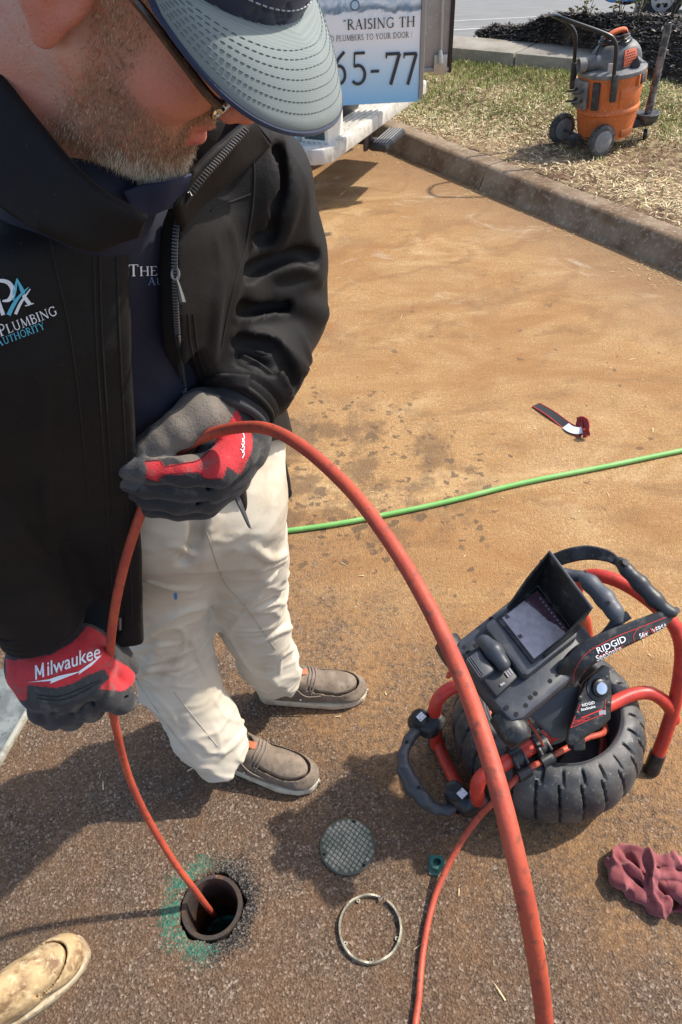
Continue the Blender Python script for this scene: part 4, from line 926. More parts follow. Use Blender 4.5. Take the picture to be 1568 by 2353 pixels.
# caster block and dusty wand standing in it
cb = vl(.285, -.01, .10)
MB().box((vl(.20, .0, .105) + cb + [0, 0, .03]) / 2, (.16, .08, .055), None, .012).build('caster_arm', dk, t)
MB().lathe([(.045, .0), (.066, .02), (.075, .06), (.078, .066), (.073, .072), (.03, .066)], cb, None, 28).build('wand_cup', dk, t)
cz = vc[2]; MB().lathe([(.03, -.014), (.034, -.01), (.034, .01), (.03, .014)], (cb[0] + .0, cb[1] - .01, cz + .036), axes_from((0, 0, 1), (.9, -.4, 0)), 24).build('caster_wheel', blk, t)
w0 = cb + [0, 0, .05]; w1 = cb + [.05, .02, .58]
vac = t; w_ = thing('vacuum_wand', 'dusty black vacuum wand standing upright in the cup of the orange vacuum', 'wand', vc)
dv = (w1 - w0) / np.linalg.norm(w1 - w0); L_ = np.linalg.norm(w1 - w0); fa = axes_from(np.cross(dv, [0, 1, .3]), dv)
MB().lathe([(.026, 0), (.0245, L_ * .5), (.0235, L_), (.0205, L_), (.0205, L_ - .05), (.021, 0)], w0, fa, 24, closed=True).build('tube', mat('dusty_wand', (.05, .05, .055), .5, var=(22, (.27, .25, .22), .46, .64, 7), bump=(80, .2, .002)), w_)
MB().box(w0 + dv * (L_ - .012) - fa[0] * .03, (.02, .02, .018), fa, .003).build('lock_button', blk, w_)

for o in (vac, w_): o.scale = (.92,) * 3; o.rotation_euler = (math.radians(1.5), math.radians(-5), math.radians(0))
# ================================================================== service truck, rear doors swung open
tn = np.array([-.30, 4.42, 0]); rd = np.array([.60, .80, 0]); out_ = np.array([.80, -.60, 0])       # rear corner, along the rear, outwards
TW = 1.75
t = thing('service_truck', 'pale blue and white service truck with open rear doors and ribbed step bumper', 'truck', tn)
TA = np.array([rd, -out_, [0, 0, 1.]])
def tl(a, b, c): return tn + rd * a - out_ * b + np.array([0, 0, c])
pale = mat('truck_white', (.62, .68, .72), .35, coat=.3, var=(6, (.52, .58, .62), .4, .7)); inn = mat('truck_inside', (.30, .29, .27), .7, var=(4, (.2, .19, .17), .4, .7))
MB().box(tl(.02, 1.7, 1.5), (.05, 3.36, 1.7), TA, .01).build('side_wall', pale, t); MB().box(tl(TW - .02, 1.7, 1.5), (.05, 3.36, 1.7), TA, .01).build('side_wall', pale, t)
MB().box(tl(TW / 2, 1.7, 2.36), (TW, 3.4, .05), TA, .01).build('roof', pale, t); MB().box(tl(TW / 2, 1.7, .62), (TW, 3.36, .06), TA, .01).build('floor', inn, t); MB().box(tl(TW / 2, 3.39, 1.5), (TW - .1, .04, 1.7), TA).build('bulkhead', inn, t)
MB().prism([(3.42, .45), (3.42, 2.1), (4.1, 2.0), (4.75, 1.35), (5.6, 1.15), (5.7, .45)], tl(.05, 0, 0), np.array([-out_, [0, 0, 1.], rd]), TW - .1, .06).build('cab', mat('truck_blue', (.12, .30, .58), .4, coat=.4), t)
MB().box(tl(TW / 2, 1.75, .47), (TW * .5, 3.3, .12), TA, .01).build('chassis', blk, t)
for b in (.75, 4.75):
    for a in (.12, TW - .12):
        w_ = MB().lathe([(.2, -.11), (.34, -.11), (.36, -.07), (.36, .07), (.34, .11), (.2, .11)], tl(a, b, .36), axes_from(-out_, rd), 32).build('wheel', mat('tyre_rubber', (.02, .02, .02), .85), t)
        MB().lathe([(.02, -.06), (.2, -.1), (.205, 0), (.2, .1), (.02, .06)], tl(a, b, .36), axes_from(-out_, rd), 24).build('rim', mat('rim_alloy', (.42, .42, .42), .4, .7), w_)
MB().box(Zp(650, 316, .42), (.30, .22, .22), TA, .06).build('side_skirt', mat('truck_blue_skirt', (.10, .36, .72), .35, coat=.4), t)
# near door: hinged at the near corner, outside turned to the camera, carrying the print
dbr = Zp(962, 234, .62); DY = dbr[1]; DW = .92; DZ0, DZ1 = .62, 2.36
dax = np.array([[1, 0, 0], [0, 0, 1.], [0, -1, 0]]); do = np.array([dbr[0] - DW, DY, DZ0])
def dl(a, c, off=0): return do + np.array([a, -off, c])
g = NG('door_print_blue'); X, Y, Zc = g.sep(); 
vfac = g.mr(Zc, DZ0, DZ0 + .40)
col = g.ramp(vfac, [(0, (.18, .52, .90)), (.4, (.50, .74, .93)), (.75, (.86, .91, .95)), (1, (.84, .90, .95))])
nz = g.noise(2.2, 4, .6, dist=2.0); wv = g.math('ADD', Zc, g.math('MULTIPLY', nz, .16))
band = g.math('MULTIPLY', g.mr(wv, DZ0 + .475, DZ0 + .485), g.mr(wv, DZ0 + .525, DZ0 + .50)); col = g.mix(g.math('MULTIPLY', band, .9), col, (.05, .12, .19))
col = g.mix(g.mr(g.math('ADD', Zc, g.math('MULTIPLY', g.noise(5, 4, .6, dist=3), .14)), DZ0 + .44, DZ0 + .56, 0, .75), col, g.mix(g.mr(g.noise(7, 5, .6, dist=4), .42, .6), (.62, .80, .92), (.16, .40, .62)))
door = MB().box(dl(DW / 2, (DZ1 - DZ0) / 2, -.02), (DW, DZ1 - DZ0, .035), dax, .004).build('rear_door', g.out(col, .3), t)
g.b.inputs['Coat Weight'].default_value = .3
MB().box(dl(DW + .012, (DZ1 - DZ0) / 2, -.02), (.022, DZ1 - DZ0 - .02, .05), dax, .004).build('edge_trim', mat('door_seal', (.30, .29, .27), .6), door)
ink = mat('print_ink', (.030, .035, .042), .5)
def panel_text(nm, s, x0, y0, x1, hpx, xs=1.0):
    """picture baseline start (x0,y0), end x1 on the door plane"""
    p0 = at_y(x0, y0, DY); p1 = at_y(x1, y0, DY); q, w = roman(s); vs_, fs_, ly = quads_mesh(q); wdt = p1[0] - p0[0]; hh = hpx * (at_y(x0, y0 - 50, DY)[2] - p0[2]) / 50
    sx_ = wdt / w / hh; vs_ = [(v[0] * sx_, v[1]) for v in vs_]
    print_flat(nm, vs_, fs_, ly, np.array([p0[0], DY - .0025, p0[2]]), dax, hh, ink, door)
panel_text('print_line', '"RAISING TH', 790, 69, 955, 24)
panel_text('print_line', 'LICENSED PLUMBERS TO YOUR DOOR |', 710, 98, 948, 13.5)
for s_, xa, xb in (('8', 716, 754), ('6', 762, 801), ('5', 808, 846), ('-', 850, 876), ('7', 886, 922), ('7', 926, 959)): panel_text('print_digit', s_, xa, 195, xb + 4, 74)
for (x, y, r) in ((816, 12, 13), (716, 40, 6)):      # printed drops
    p = at_y(x, y, DY - .0015); rr = r / 50 * abs(at_y(x, y - 50, DY)[2] - p[2]); d_ = MB().lathe([(rr, 0), (rr, .0008), (rr * .78, .0012), (rr * .78, 0)], p, axes_from((1, 0, 0), (0, -1, 0)), 24, closed=True).build('drop_print', mat('print_dropedge', (.05, .13, .2), .4), door)
    MB().lathe([(.0001, .001), (rr * .77, .0008), (rr * .77, 0)], p, axes_from((1, 0, 0), (0, -1, 0)), 20).build('drop_fill', mat('print_dropfill', (.42, .58, .70), .3), door)
# far door: inside turned to the camera, with the latch rod
fbr = Zp(1036, 161, .66); FY = fbr[1]; fo = np.array([fbr[0] - .85, FY, .66])
fd = MB().box(fo + [.425, .02, .87], (.85, .035, 1.74), None, .004).build('rear_door', mat('door_lining', (.40, .37, .35), .6, var=(5, (.30, .27, .25), .4, .66, 7), var2=(40, (.5, .47, .44), .58, .72)), t); fd['label'] = 'grey inner face of the far rear door'
MB().box(fo + [.842, .012, .87], (.022, .05, 1.76), None, .004).build('edge_trim', mat('black_plastic', (.018, .018, .02), .5), fd); MB().box(fo + [.42, .012, .008], (.84, .05, .022), None, .004).build('bottom_trim', mat('door_seal', (.30, .29, .27), .6), fd)
r0 = at_y(1013, 150, FY - .02); r1 = at_y(1008, 0, FY - .02); MB().tube([r0, r0 + [-.005, 0, .3], [r0[0] - .01, FY - .02, 2.2]], .009, 10).build('latch_rod', mat('latch_steel', (.45, .44, .42), .45, .7), fd)
MB().box(at_y(1012, 148, FY - .015), (.075, .02, .10), None, .004).build('latch_plate', mat('latch_steel', (.45, .44, .42), .45, .7), fd); MB().tube([at_y(1012, 145, FY - .03), at_y(1012, 128, FY - .03), at_y(1012, 115, FY - .03)], [.018, .016, .01], 10).build('latch_boss', mat('latch_steel', (.45, .44, .42), .45, .7), fd)
# step bumper with raised treads
bz = .47; b0 = Zp(683, 322, bz); b1 = Zp(889, 240, bz); bw = Zp(745, 330, bz)
bdir = (b1 - Zp(770, 330, bz)); bdir = Zp(885, 252, bz) - Zp(775, 330, bz); bdir[2] = 0; bl = np.linalg.norm(bdir); bdir /= bl; bnrm = np.array([bdir[1], -bdir[0], 0])
be = Zp(775, 330, bz); bm_ = mat('bumper_white', (.56, .54, .49), .55, var=(18, (.36, .32, .26), .48, .68, 6))
BX = np.array([bdir, -bnrm, [0, 0, 1.]])
pl_ = [(-.06, .0), (-.02, -.0), (bl + .75, 0), (bl + .75, .27), (-.13, .27), (-.14, .08), (-.11, .03)]
bo = MB().prism([(a, b) for a, b in pl_], be - [0, 0, .08], BX, .08, .012).build('step_bumper', bm_, t)
for k in range(7): MB().box(be + bdir * (bl / 2 + .33) - bnrm * (.035 + k * .031) + np.array([0, 0, .003]), (bl + .75, .014, .009), BX, .002).build('tread_rib', mat('tread_alloy', (.58, .56, .52), .5, .2, var=(30, (.40, .36, .30), .48, .66)), bo)
lp = Zp(752, 303, bz + .0); 
lamp_c = be - bnrm * .30 + bdir * .02 + [0, 0, .085]; lamp = MB().box(Zp(742, 303, bz + .03) * [1, 1, 0] + [0, 0, bz + .075], (.20, .16, .17), BX, .008).build('lamp_housing', mat('lamp_white', (.70, .68, .62), .5), t)
lcx = Zp(742, 303, bz + .03) * [1, 1, 0] + [0, 0, bz + .078]; cf = -BX[0]
MB().box(lcx - BX[0] * .1005, (.006, .12, .12), BX, .002).build('lamp_recess', mat('lamp_dark', (.04, .07, .08), .15), lamp)
MB().lathe([(.0001, 0), (.035, .004), (.04, .012)], lcx - BX[0] * .108, axes_from(BX[1], -BX[0]), 20).build('lamp_lens', mat('lamp_glass', (.05, .10, .12), .08), lamp)
MB().box(be + bdir * (bl * .72) - bnrm * .20 + [0, 0, .055], (.34, .1, .10), BX, .02).build('door_sill', blk, t)
# hitch and folding step
hs = be + bdir * (bl * .55) - bnrm * .0 + np.array([0, 0, -.12])
h0 = Zp(838, 318, .34)
MB().tube([h0 - bnrm * .25, h0 + bnrm * .02], .035, 4).build('hitch_receiver', blk, t); MB().box(h0 + bnrm * .02, (.10, .02, .12), BX, .006).build('hitch_collar', mat('hitch_rust', (.09, .07, .06), .7, .4), t)
s_a, s_b = Zp(856, 338, .30), Zp(897, 302, .30); sdv = s_b - s_a; sl_ = np.linalg.norm(sdv); sdv /= sl_; sn_ = np.cross([0, 0, 1], sdv); sn_ = sn_ if sn_ @ bnrm > 0 else -sn_; SX = np.array([sdv, sn_, np.cross(sdv, sn_)])
stp = MB().box((s_a + s_b) / 2 + sn_ * .04, (sl_ + .04, .12, .045), SX, .02).build('folding_step', mat('step_black', (.025, .026, .028), .5), t)
for k in range(5): MB().box((s_a + s_b) / 2 + sn_ * (.005 + k * .018) + [0, 0, .024], (sl_ - .02, .008, .007), SX, .002).build('step_ridge', mat('step_grey', (.22, .22, .22), .6), stp)
MB().tube([h0 + bnrm * .03, (s_a + s_b) / 2 - sn_ * .02 - [0, 0, .01]], .016, 8).build('step_arm', mat('hitch_rust', (.09, .07, .06), .7, .4), t)
# ================================================================== pipe inspection reel
redt = mat('red_frame_paint', (.56, .045, .025), .42, var=(30, (.42, .03, .02), .4, .65), var2=(95, (.12, .05, .04), .62, .69, 6), bump=(140, .2, .001))
rubber = mat('drum_rubber', (.032, .034, .037), .48, var=(9, (.13, .12, .11), .44, .70, 8), var2=(130, (.34, .30, .25), .60, .74, 6), bump=(60, .2, .002), rvar=.2)
plas = mat('reel_black', (.014, .0145, .016), .38, var=(40, (.10, .095, .085), .53, .74, 7), var2=(220, (.22, .20, .17), .66, .76, 3), bump=(200, .15, .001), rvar=.25)
DC = Zp(1252, 1676, .09); DC[2] = 0
t = thing('inspection_reel', 'pipe camera reel with black ribbed drum and bent red tube frame', 'reel', DC)
# drum: a fat ring with moulded lugs; grooves cut between them
prof = [(.146, .200), (.150, .206), (.156, .208), (.170, .205), (.188, .194), (.204, .172), (.214, .140), (.217, .105), (.213, .070), (.201, .042), (.18, .028), (.12, .026), (.02, .026)]
inner = [(.02, .03), (.13, .032), (.152, .06), (.158, .12), (.150, .19)]
pp = catmull([np.array(p) for p in prof[:10]], 3) + [np.array(p) for p in prof[10:]]; ring = pp + [np.array(p) for p in inner]
NA = 416; LUG = 26; vs_ = []
for i in range(NA):
    a = 2 * math.pi * i / NA
    for (r, z) in ring:
        skew = (z - .12) * 2.2 if z < .19 else 0
        ph = ((a + skew * .35) * LUG / (2 * math.pi)) % 1.0; gr_ = 1 if ph < .085 else 0
        rr = r; zz = z
        if r > .163:
            w = min(1, (r - .163) / .012)
            if gr_: rr -= .0085 * w; zz -= .004 * w if z > .17 else 0
            else: b_ = math.sin((ph - .085) / .915 * math.pi); rr += .0028 * b_ * w; zz += .0015 * b_ * w
        vs_.append((DC[0] + rr * math.cos(a), DC[1] + rr * math.sin(a), zz))
q = len(ring); fs_ = [(i * q + k, ((i + 1) % NA) * q + k, ((i + 1) % NA) * q + (k + 1) % q, i * q + (k + 1) % q) for i in range(NA) for k in range(q)]
MB().add(vs_, fs_).build('drum', rubber, t, sharp=48)
MB().lathe([(.145, .199), (.1475, .2065), (.1505, .2085), (.152, .2045), (.149, .199)], DC, None, 72, closed=True).build('drum_lip', mat('drum_lip_grey', (.075, .078, .08), .4), t)
# coiled rod inside the drum
coil = []
for k in range(300):
    a = k * .36; coil.append(DC + np.array([(.147 - .00004 * k) * math.cos(a), (.147 - .00004 * k) * math.sin(a), .048 + .0001 * k + .004 * math.sin(k * .37)]))
ROD_R = .0066
rodm = mat('orange_rod', (.50, .085, .040), .5, var=(18, (.38, .055, .03), .38, .62, 7), var2=(90, (.17, .05, .032), .54, .70, 8), bump=(260, .35, .0010), rvar=.2)
MB().tube(coil, ROD_R, 6).build('coiled_rod', rodm, t)
# hub with spokes that the drum turns on
MB().lathe([(.0001, .12), (.055, .118), (.06, .10), (.06, .03)], DC, None, 32).build('hub', plas, t)
MB().tube([DC + [0, 0, .11], DC + [0, 0, .215]], .012, 12).build('hub_axle', plas, t)

TZ = .222; TR = .0155
def T(*pts): return [Zp(*p) for p in pts]
# lower loop: comes from the right leg, crosses over the drum, bends down at the front, and back along the other side
MB().tube(T((1548, 1655, .13), (1540, 1628, .17), (1520, 1606, .20), (1490, 1592, .218), (1450, 1597, TZ), (1400, 1620, TZ), (1300, 1668, TZ), (1200, 1730, TZ), (1130, 1772, TZ), (1108, 1785, .215), (1097, 1806, .19), (1098, 1832, .14), (1100, 1848, .06), (1100, 1856, .0)), TR, 14, True, 6).build('frame_tube', redt, t)
MB().tube(T((1330, 1470, TZ), (1240, 1505, TZ), (1160, 1546, TZ), (1090, 1565, TZ), (1040, 1580, .22), (1012, 1600, .21), (1000, 1625, .18), (1000, 1650, .13), (1002, 1690, .06), (1003, 1712, .02)), TR, 14, True, 6).build('frame_tube', redt, t)
MB().tube(T((1003, 1690, .055), (1010, 1715, .030), (1022, 1745, .018), (1042, 1785, .018), (1066, 1826, .018), (1085, 1848, .03)), .0145, 12, True, 6).build('base_tube', redt, t)
# rear legs and upper loop
MB().tube(T((1507, 1745, .035), (1528, 1690, .10), (1552, 1610, .19), (1564, 1540, .27), (1566, 1490, .32), (1556, 1450, .36), (1535, 1420, .385), (1490, 1378, .40), (1440, 1345, .405), (1400, 1328, .405), (1365, 1322, .395), (1340, 1328, .37), (1327, 1350, .33), (1324, 1385, .28), (1336, 1410, .23), (1345, 1430, .17), (1350, 1465, .09), (1352, 1490, .035)), TR, 14, True, 6).build('rear_frame', redt, t)
for p, d in (((1507, 1745, .035), (1528, 1690, .10)), ((1352, 1490, .035), (1350, 1465, .09))):
    a, b = Zp(*p), Zp(*d); dv = (b - a) / np.linalg.norm(b - a); MB().tube([a - dv * .037, a - dv * .03, a + dv * .018], [.017, .0185, .0185], 16).build('rubber_foot', plas, t)
for p in ((1100, 1856, .0), (1003, 1712, .02)): a = Zp(p[0], p[1], 0.0); MB().lathe([(.017, .002), (.02, .006), (.02, .03), (.0165, .036)], a, None, 18).build('rubber_foot', plas, t)
# clamp blocks and front carrying handle
def blob(name, pts, rs, m, parent, vox=.003, extra=None):
    P_ = [np.asarray(p) for p in pts]; A_ = np.array(P_); R_ = max(rs) + .012
    f = lambda P: sd_chain(P, P_, rs, .008) if extra is None else extra(sd_chain(P, P_, rs, .008), P)
    v, f_ = nets(f, A_.min(0) - R_, A_.max(0) + R_, vox); return from_arrays(name, v, f_, m, parent)
cl1 = blob('clamp_block', T((1000, 1655, .13), (985, 1668, .12), (960, 1660, .125)), [.026, .027, .024], plas, t)
cl2 = blob('clamp_block', T((1100, 1838, .10), (1075, 1848, .08), (1045, 1826, .095)), [.025, .026, .024], plas, t)
for c0 in T((965, 1660, .125), (1045, 1826, .095)): MB().lathe([(.0001, .014), (.018, .012), (.023, .006), (.023, -.02)], c0 + [0, 0, .016], axes_from((1, 0, .3), (-.35, -.3, 1)), 24).build('clamp_cap', plas, t)
lab = mat('white_label', (.72, .72, .72), .6, var=(300, (.2, .2, .2), .56, .6))
for c0, k in zip(T((968, 1650, .15), (1062, 1826, .125)), (0, 1)): MB().box(c0 + [0, 0, .006], (.017, .018, .0012), axes_from((.6, -.8, 0), (.1, -.5, .85))).build('warning_label', lab, t, smooth=False)
m = MB().box(Zp(1060, 1863, .075), (.028, .003, .018), axes_from((1, .25, 0), (-.2, .9, -.45))).build('maker_label', mat('black_label', (.02, .02, .02), .4), t, smooth=False)
for k in range(4):
    lx = axes_from((1, .25, 0), (-.2, .9, -.45)); s_, u_ = ((1, 0), (-1, 0), (0, 1), (0, -1))[k]
    MB().box(Zp(1060, 1863, .075) + lx[0] * s_ * .0135 + lx[1] * u_ * .0 + (np.cross(lx[2], lx[0]) * 0), (.0012, .0045, .019) if s_ else (.028, .0045, .0012), lx).build('label_border', mat('label_red', (.5, .03, .02), .5), t, smooth=False)
blob('carry_handle', T((962, 1672, .12), (940, 1700, .125), (926, 1735, .125), (930, 1770, .12), (950, 1808, .115), (975, 1838, .10), (1000, 1858, .085), (1030, 1862, .08), (1050, 1848, .08)), [.015, .012, .012, .0165, .019, .016, .012, .012, .013], mat('handle_grey', (.045, .048, .053), .42, var=(60, (.17, .17, .17), .6, .75)), t, .0028)
for p in ((963, 1810, .135), (935, 1705, .137)): MB().lathe([(.004, 0), (.004, .0025)], Zp(*p), axes_from((1, 0, 0), (-.2, -.5, .85)), 10).build('handle_hole', mat('hole_dark', (.01, .01, .01), .9), t)
# rod guide clamps on the cross tube
def guide(x, y, s):
    c0 = Zp(x, y, TZ); tb = Zp(x + 30, y - 17, TZ) - Zp(x - 30, y + 17, TZ); tb /= np.linalg.norm(tb); dn = Zp(x + 14, y + 30, TZ - .01) - c0; dn /= np.linalg.norm(dn); ax = axes_from(tb, np.cross(tb, dn))
    g_ = MB().lathe([(.0165, -.014), (.021, -.014), (.0215, 0), (.021, .014), (.0165, .014)], c0, axes_from(np.cross(tb, [0, 0, 1]), tb), 24, closed=True).build('rod_guide', plas, t)
    c1 = c0 + dn * .031; MB().lathe([(.0078, -.016), (.0145, -.016), (.015, 0), (.0145, .016), (.0078, .016)], c1, axes_from(np.cross(tb, [0, 0, 1]), tb), 24, closed=True).build('guide_eye', plas, g_)
    MB().box(c0 - dn * .022 + [0, 0, .006], (.022, .014, .016), ax, .003).build('guide_latch', plas, g_)
    for k in (-1, 1): MB().box(c0 + dn * .014 + tb * k * .012 + [0, 0, .012], (.007, .022, .02), ax, .002).build('guide_rib', plas, g_)
    return c1
G1 = guide(1186, 1742, 1); G2 = guide(1240, 1712, 1)

# ================================================================== monitor unit docked over the drum
SC = (1232, 1434); MT = 1.385                       # screen centre in the picture, and its distance
e1 = np.array([.615, .788]); e2 = np.array([.788, -.615])
PXM = FPX / MT
# frame: u runs along the screen's lower edge, v towards the hood, n out of the face, which leans well back from the lens
MO = Dp(SC[0], SC[1], MT); mn = -CF * .83 + CU * .56 - CR * .06; mn /= np.linalg.norm(mn)
def on_face(x, y): d = ray(x, y); return CO + d * (((MO - CO) @ mn) / (d @ mn))
mu = on_face(SC[0] + e1[0] * 60, SC[1] + e1[1] * 60) - MO; mu /= np.linalg.norm(mu); mv = np.cross(mn, mu); MA = np.array([mu, mv, mn])
def ml(u, v, n): return on_face(SC[0] + e1[0] * u + e2[0] * v, SC[1] + e1[1] * u + e2[1] * v) + mn * n      # u, v in picture units on the face, n in metres
def mp(poly): return [((ml(a, b, 0) - MO) @ mu, (ml(a, b, 0) - MO) @ mv) for a, b in poly]
body = mat('monitor_grey', (.040, .046, .058), .45, var=(25, (.075, .078, .085), .45, .68, 7), var2=(200, (.22, .20, .18), .66, .76, 4), bump=(220, .15, .001))
t = thing('reel_monitor', 'grey monitor unit with hooded screen and carry handles docked over the reel', 'monitor', [MO[0], MO[1], .2])
# lower casing
low = [(-92, -150), (-78, -172), (-40, -176), (100, -172), (136, -170), (146, -140), (140, 92), (120, 104), (-70, 104), (-92, 80)]
MB().prism(mp(low), MO - mn * .085, MA, .052, .010).build('casing', body, t)
MB().prism(mp([(-80, -165), (128, -165), (128, 90), (-78, 90)]), MO - mn * .120, MA, .04, .012).build('casing_back', plas, t)
for u in (-84, 138): MB().lathe([(.0001, .034), (.02, .033), (.027, .024), (.029, 0), (.027, -.03), (.0001, -.034)], ml(u, -165, -.068), axes_from(mv, mu), 24).build('corner_bumper', plas, t)
up_ = [(-74, -86), (-66, -94), (70, -94), (80, -84), (80, 60), (70, 70), (-66, 70), (-74, 62)]
MB().prism(mp(up_), MO - mn * .036, MA, .030, .006).build('screen_housing', body, t)
MB().prism(mp([(-67, -62), (67, -62), (67, 58), (-67, 58)]), MO - mn * .0055, MA, .0035, .001).build('bezel', plas, t)
g = NG('screen_lcd'); m_ = g.n.new('ShaderNodeVectorMath'); m_.operation = 'SUBTRACT'; g.l.new(g.tc, m_.inputs[0]); m_.inputs[1].default_value = tuple(MO)
def dotp(v): x = g.n.new('ShaderNodeVectorMath'); x.operation = 'DOT_PRODUCT'; g.l.new(m_.outputs[0], x.inputs[0]); x.inputs[1].default_value = tuple(v * PXM); return x.outputs['Value']
u_, v_2 = dotp(mu), dotp(mv)
ed_ = g.math('ADD', v_2, g.math('MULTIPLY', g.noise(30, 3, .6), 26))
c_ = g.mix(g.mr(g.math('ADD', ed_, g.math('MULTIPLY', u_, -.28)), 42, 44), g.mix(g.mr(g.noise(70, 5, .6), .3, .7), (.21, .205, .24), (.31, .30, .34)), (.050, .026, .040))
c_ = g.mix(g.mr(g.noise(160, 3, .7), .62, .72, 0, .5), c_, (.40, .38, .38))
g.b.inputs['Emission Strength'].default_value = .10; g.l.new(c_, g.b.inputs['Emission Color'])
MB().prism(mp([(-59, -52), (60, -52), (60, 50), (-59, 50)]), MO - mn * .0018, MA, .0016).build('screen', g.out(c_, .16), t, smooth=False)
osd = mat('screen_icon', (.30, .28, .30), .3); osk = mat('screen_icon_dark', (.03, .03, .035), .3)
for k in range(9): MB().box(ml(-40 + k * 10.5, 44, .0004), (5.5 / PXM, 3.5 / PXM, .0006), MA).build('screen_icon', osd, t, smooth=False)
for u, v in ((-54, -42), (0, -46)): MB().box(ml(u, v, .0004), (9 / PXM, 9 / PXM, .0006), MA).build('screen_icon', osk, t, smooth=False)
# hood: top flap and two side flaps standing out of the face
def flap(name, pts, th=.0035):
    P_ = [np.asarray(p) for p in pts]; n_ = np.cross(P_[1] - P_[0], P_[2] - P_[0]); n_ /= np.linalg.norm(n_); k = len(P_); v = [p + n_ * th / 2 for p in P_] + [p - n_ * th / 2 for p in P_]
    return MB().add(v, [tuple(range(k)), tuple(range(2 * k - 1, k - 1, -1))] + [(i, i + k, (i + 1) % k + k, (i + 1) % k) for i in range(k)]).build(name, plas, t, smooth=False)
HD = .105
tl_, tr_ = ml(-78, 72, HD), ml(78, 66, HD); bl_, br_ = ml(-71, 62, -.004), ml(71, 62, -.004)
flap('hood_top', [bl_, br_, tr_, tl_]); flap('hood_side', [bl_ + mu * .001, tl_ + mu * .001, ml(-76, 20, HD * .55), ml(-70, -28, .006), ml(-70, -28, -.004)]); flap('hood_side', [br_ - mu * .001, tr_ - mu * .001, ml(76, 20, HD * .55), ml(71, -30, .006), ml(71, -30, -.004)])
MB().tube([tl_, tr_], .0028, 8).build('hood_rim', body, t)
# keypad with folded grip latch and buttons
MB().prism(mp([(-50, -168), (72, -168), (66, -98), (-46, -98)]), MO - mn * .034, MA, .018, .004).build('keypad', mat('keypad_dark', (.022, .024, .028), .5), t)
blob('battery_latch', [ml(-40, -118, .0), ml(-10, -116, .004), ml(25, -116, .0)], [.014, .0165, .014], body, t, .0028)
MB().prism(mp([(-38, -178), (22, -178), (26, -136), (-36, -136)]), MO - mn * .024, MA, .024, .006).build('port_door', body, t)
for k in range(3): MB().box(ml(-8, -176 + k * 5, .002), (48 / PXM, 2 / PXM, .002), MA).build('door_ridge', body, t)
for k in range(3): MB().box(ml(47, -118 - 0 + k * 6, -.014), (13 / PXM, 4 / PXM, .0016), MA).build('key_icon', osd, t, smooth=False)
MB().box(ml(58, -140, -.014), (5 / PXM, 12 / PXM, .0016), MA).build('key_icon', osd, t, smooth=False)
for u, v in ((-84, -60), (-84, 10), (-70, -150), (-58, -128), (-56, -150), (128, -150), (118, -100), (118, -85), (116, -40), (116, 10), (102, -158), (108, 60), (126, -120)):
    MB().lathe([(.0044, 0), (.0044, .0012)], ml(u, v, -.0334), axes_from(mu, mn), 14).build('screw_hole', mat('hole_dark', (.01, .01, .01), .9), t)
for u, v in ((116, -16), (114, 38)): MB().box(ml(u, v, -.033), (6 / PXM, 15 / PXM, .001), MA).build('screw_hole', mat('hole_dark', (.01, .01, .01), .9), t)
MB().box(ml(140, -128, -.062), (.002, 24 / PXM, .020), MA, .0006).build('side_port', mat('port_rubber', (.05, .048, .046), .6), t)
# inner carry grip
blob('inner_arm', [ml(-60, 92, -.05), Dp(1292, 1318, MT + .06), Dp(1338, 1326, MT + .045)], [.014, .011, .0125], body, t); blob('inner_arm', [ml(112, 96, -.05), Dp(1405, 1450, MT), Dp(1420, 1424, MT - .01)], [.013, .011, .0125], body, t)
blob('inner_grip', [Dp(1338, 1326, MT + .045), Dp(1356, 1340, MT + .03), Dp(1390, 1375, MT + .005), Dp(1412, 1405, MT - .01), Dp(1420, 1424, MT - .01)], [.0125, .0165, .0185, .016, .012], mat('grip_grey', (.085, .093, .108), .5), t)
for a, b in (((1352, 1318), (1334, 1330)), ((1446, 1412), (1424, 1426))): MB().tube([Dp(*a, MT + (.04 if a[0] < 1400 else -.015)), Dp(*b, MT + (.045 if a[0] < 1400 else -.01))], .009, 8).build('grip_lug', body, t)
MB().lathe([(.0038, 0), (.0038, .003)], Dp(1397, 1385, MT - .018), axes_from(CR, -CF), 12).build('screw_hole', mat('hole_dark', (.01, .01, .01), .9), t)
# outer handle frame: far arm, grip, near arm with the maker's label
def arm(name, px, w0, w1, dep, m, th=.016):
    """flat bar whose face follows picture points; w = half widths (picture units)"""
    C_ = catmull([np.array([*p, d]) for p, d in zip(px, dep)], 6); n_ = len(C_); v = []
    ws = np.interp(np.linspace(0, 1, n_), np.linspace(0, 1, len(w0)), w0)
    for i, c in enumerate(C_):
        tg = C_[min(i + 1, n_ - 1)][:2] - C_[max(i - 1, 0)][:2]; tg /= np.linalg.norm(tg); nn = np.array([-tg[1], tg[0]])
        for s_, d_ in ((-1, 0), (-.8, -.004), (.8, -.004), (1, 0), (1, th), (-1, th)): q_ = c[:2] + nn * ws[i] * s_; v.append(Dp(q_[0], q_[1], c[2] + d_))
    f = [(i * 6 + k, i * 6 + (k + 1) % 6, (i + 1) * 6 + (k + 1) % 6, (i + 1) * 6 + k) for i in range(n_ - 1) for k in range(6)] + [tuple(range(6)), tuple((n_ - 1) * 6 + k for k in range(6))]
    return MB().add(v, f).build(name, m, t, sharp=30)
near = arm('near_arm', [(1300, 1570), (1315, 1535), (1345, 1505), (1400, 1476), (1460, 1450), (1515, 1426), (1548, 1408)], [26, 30, 30, 27, 24, 21, 9], 0, [1.37, 1.355, 1.345, 1.35, 1.365, 1.38, 1.39], plas)
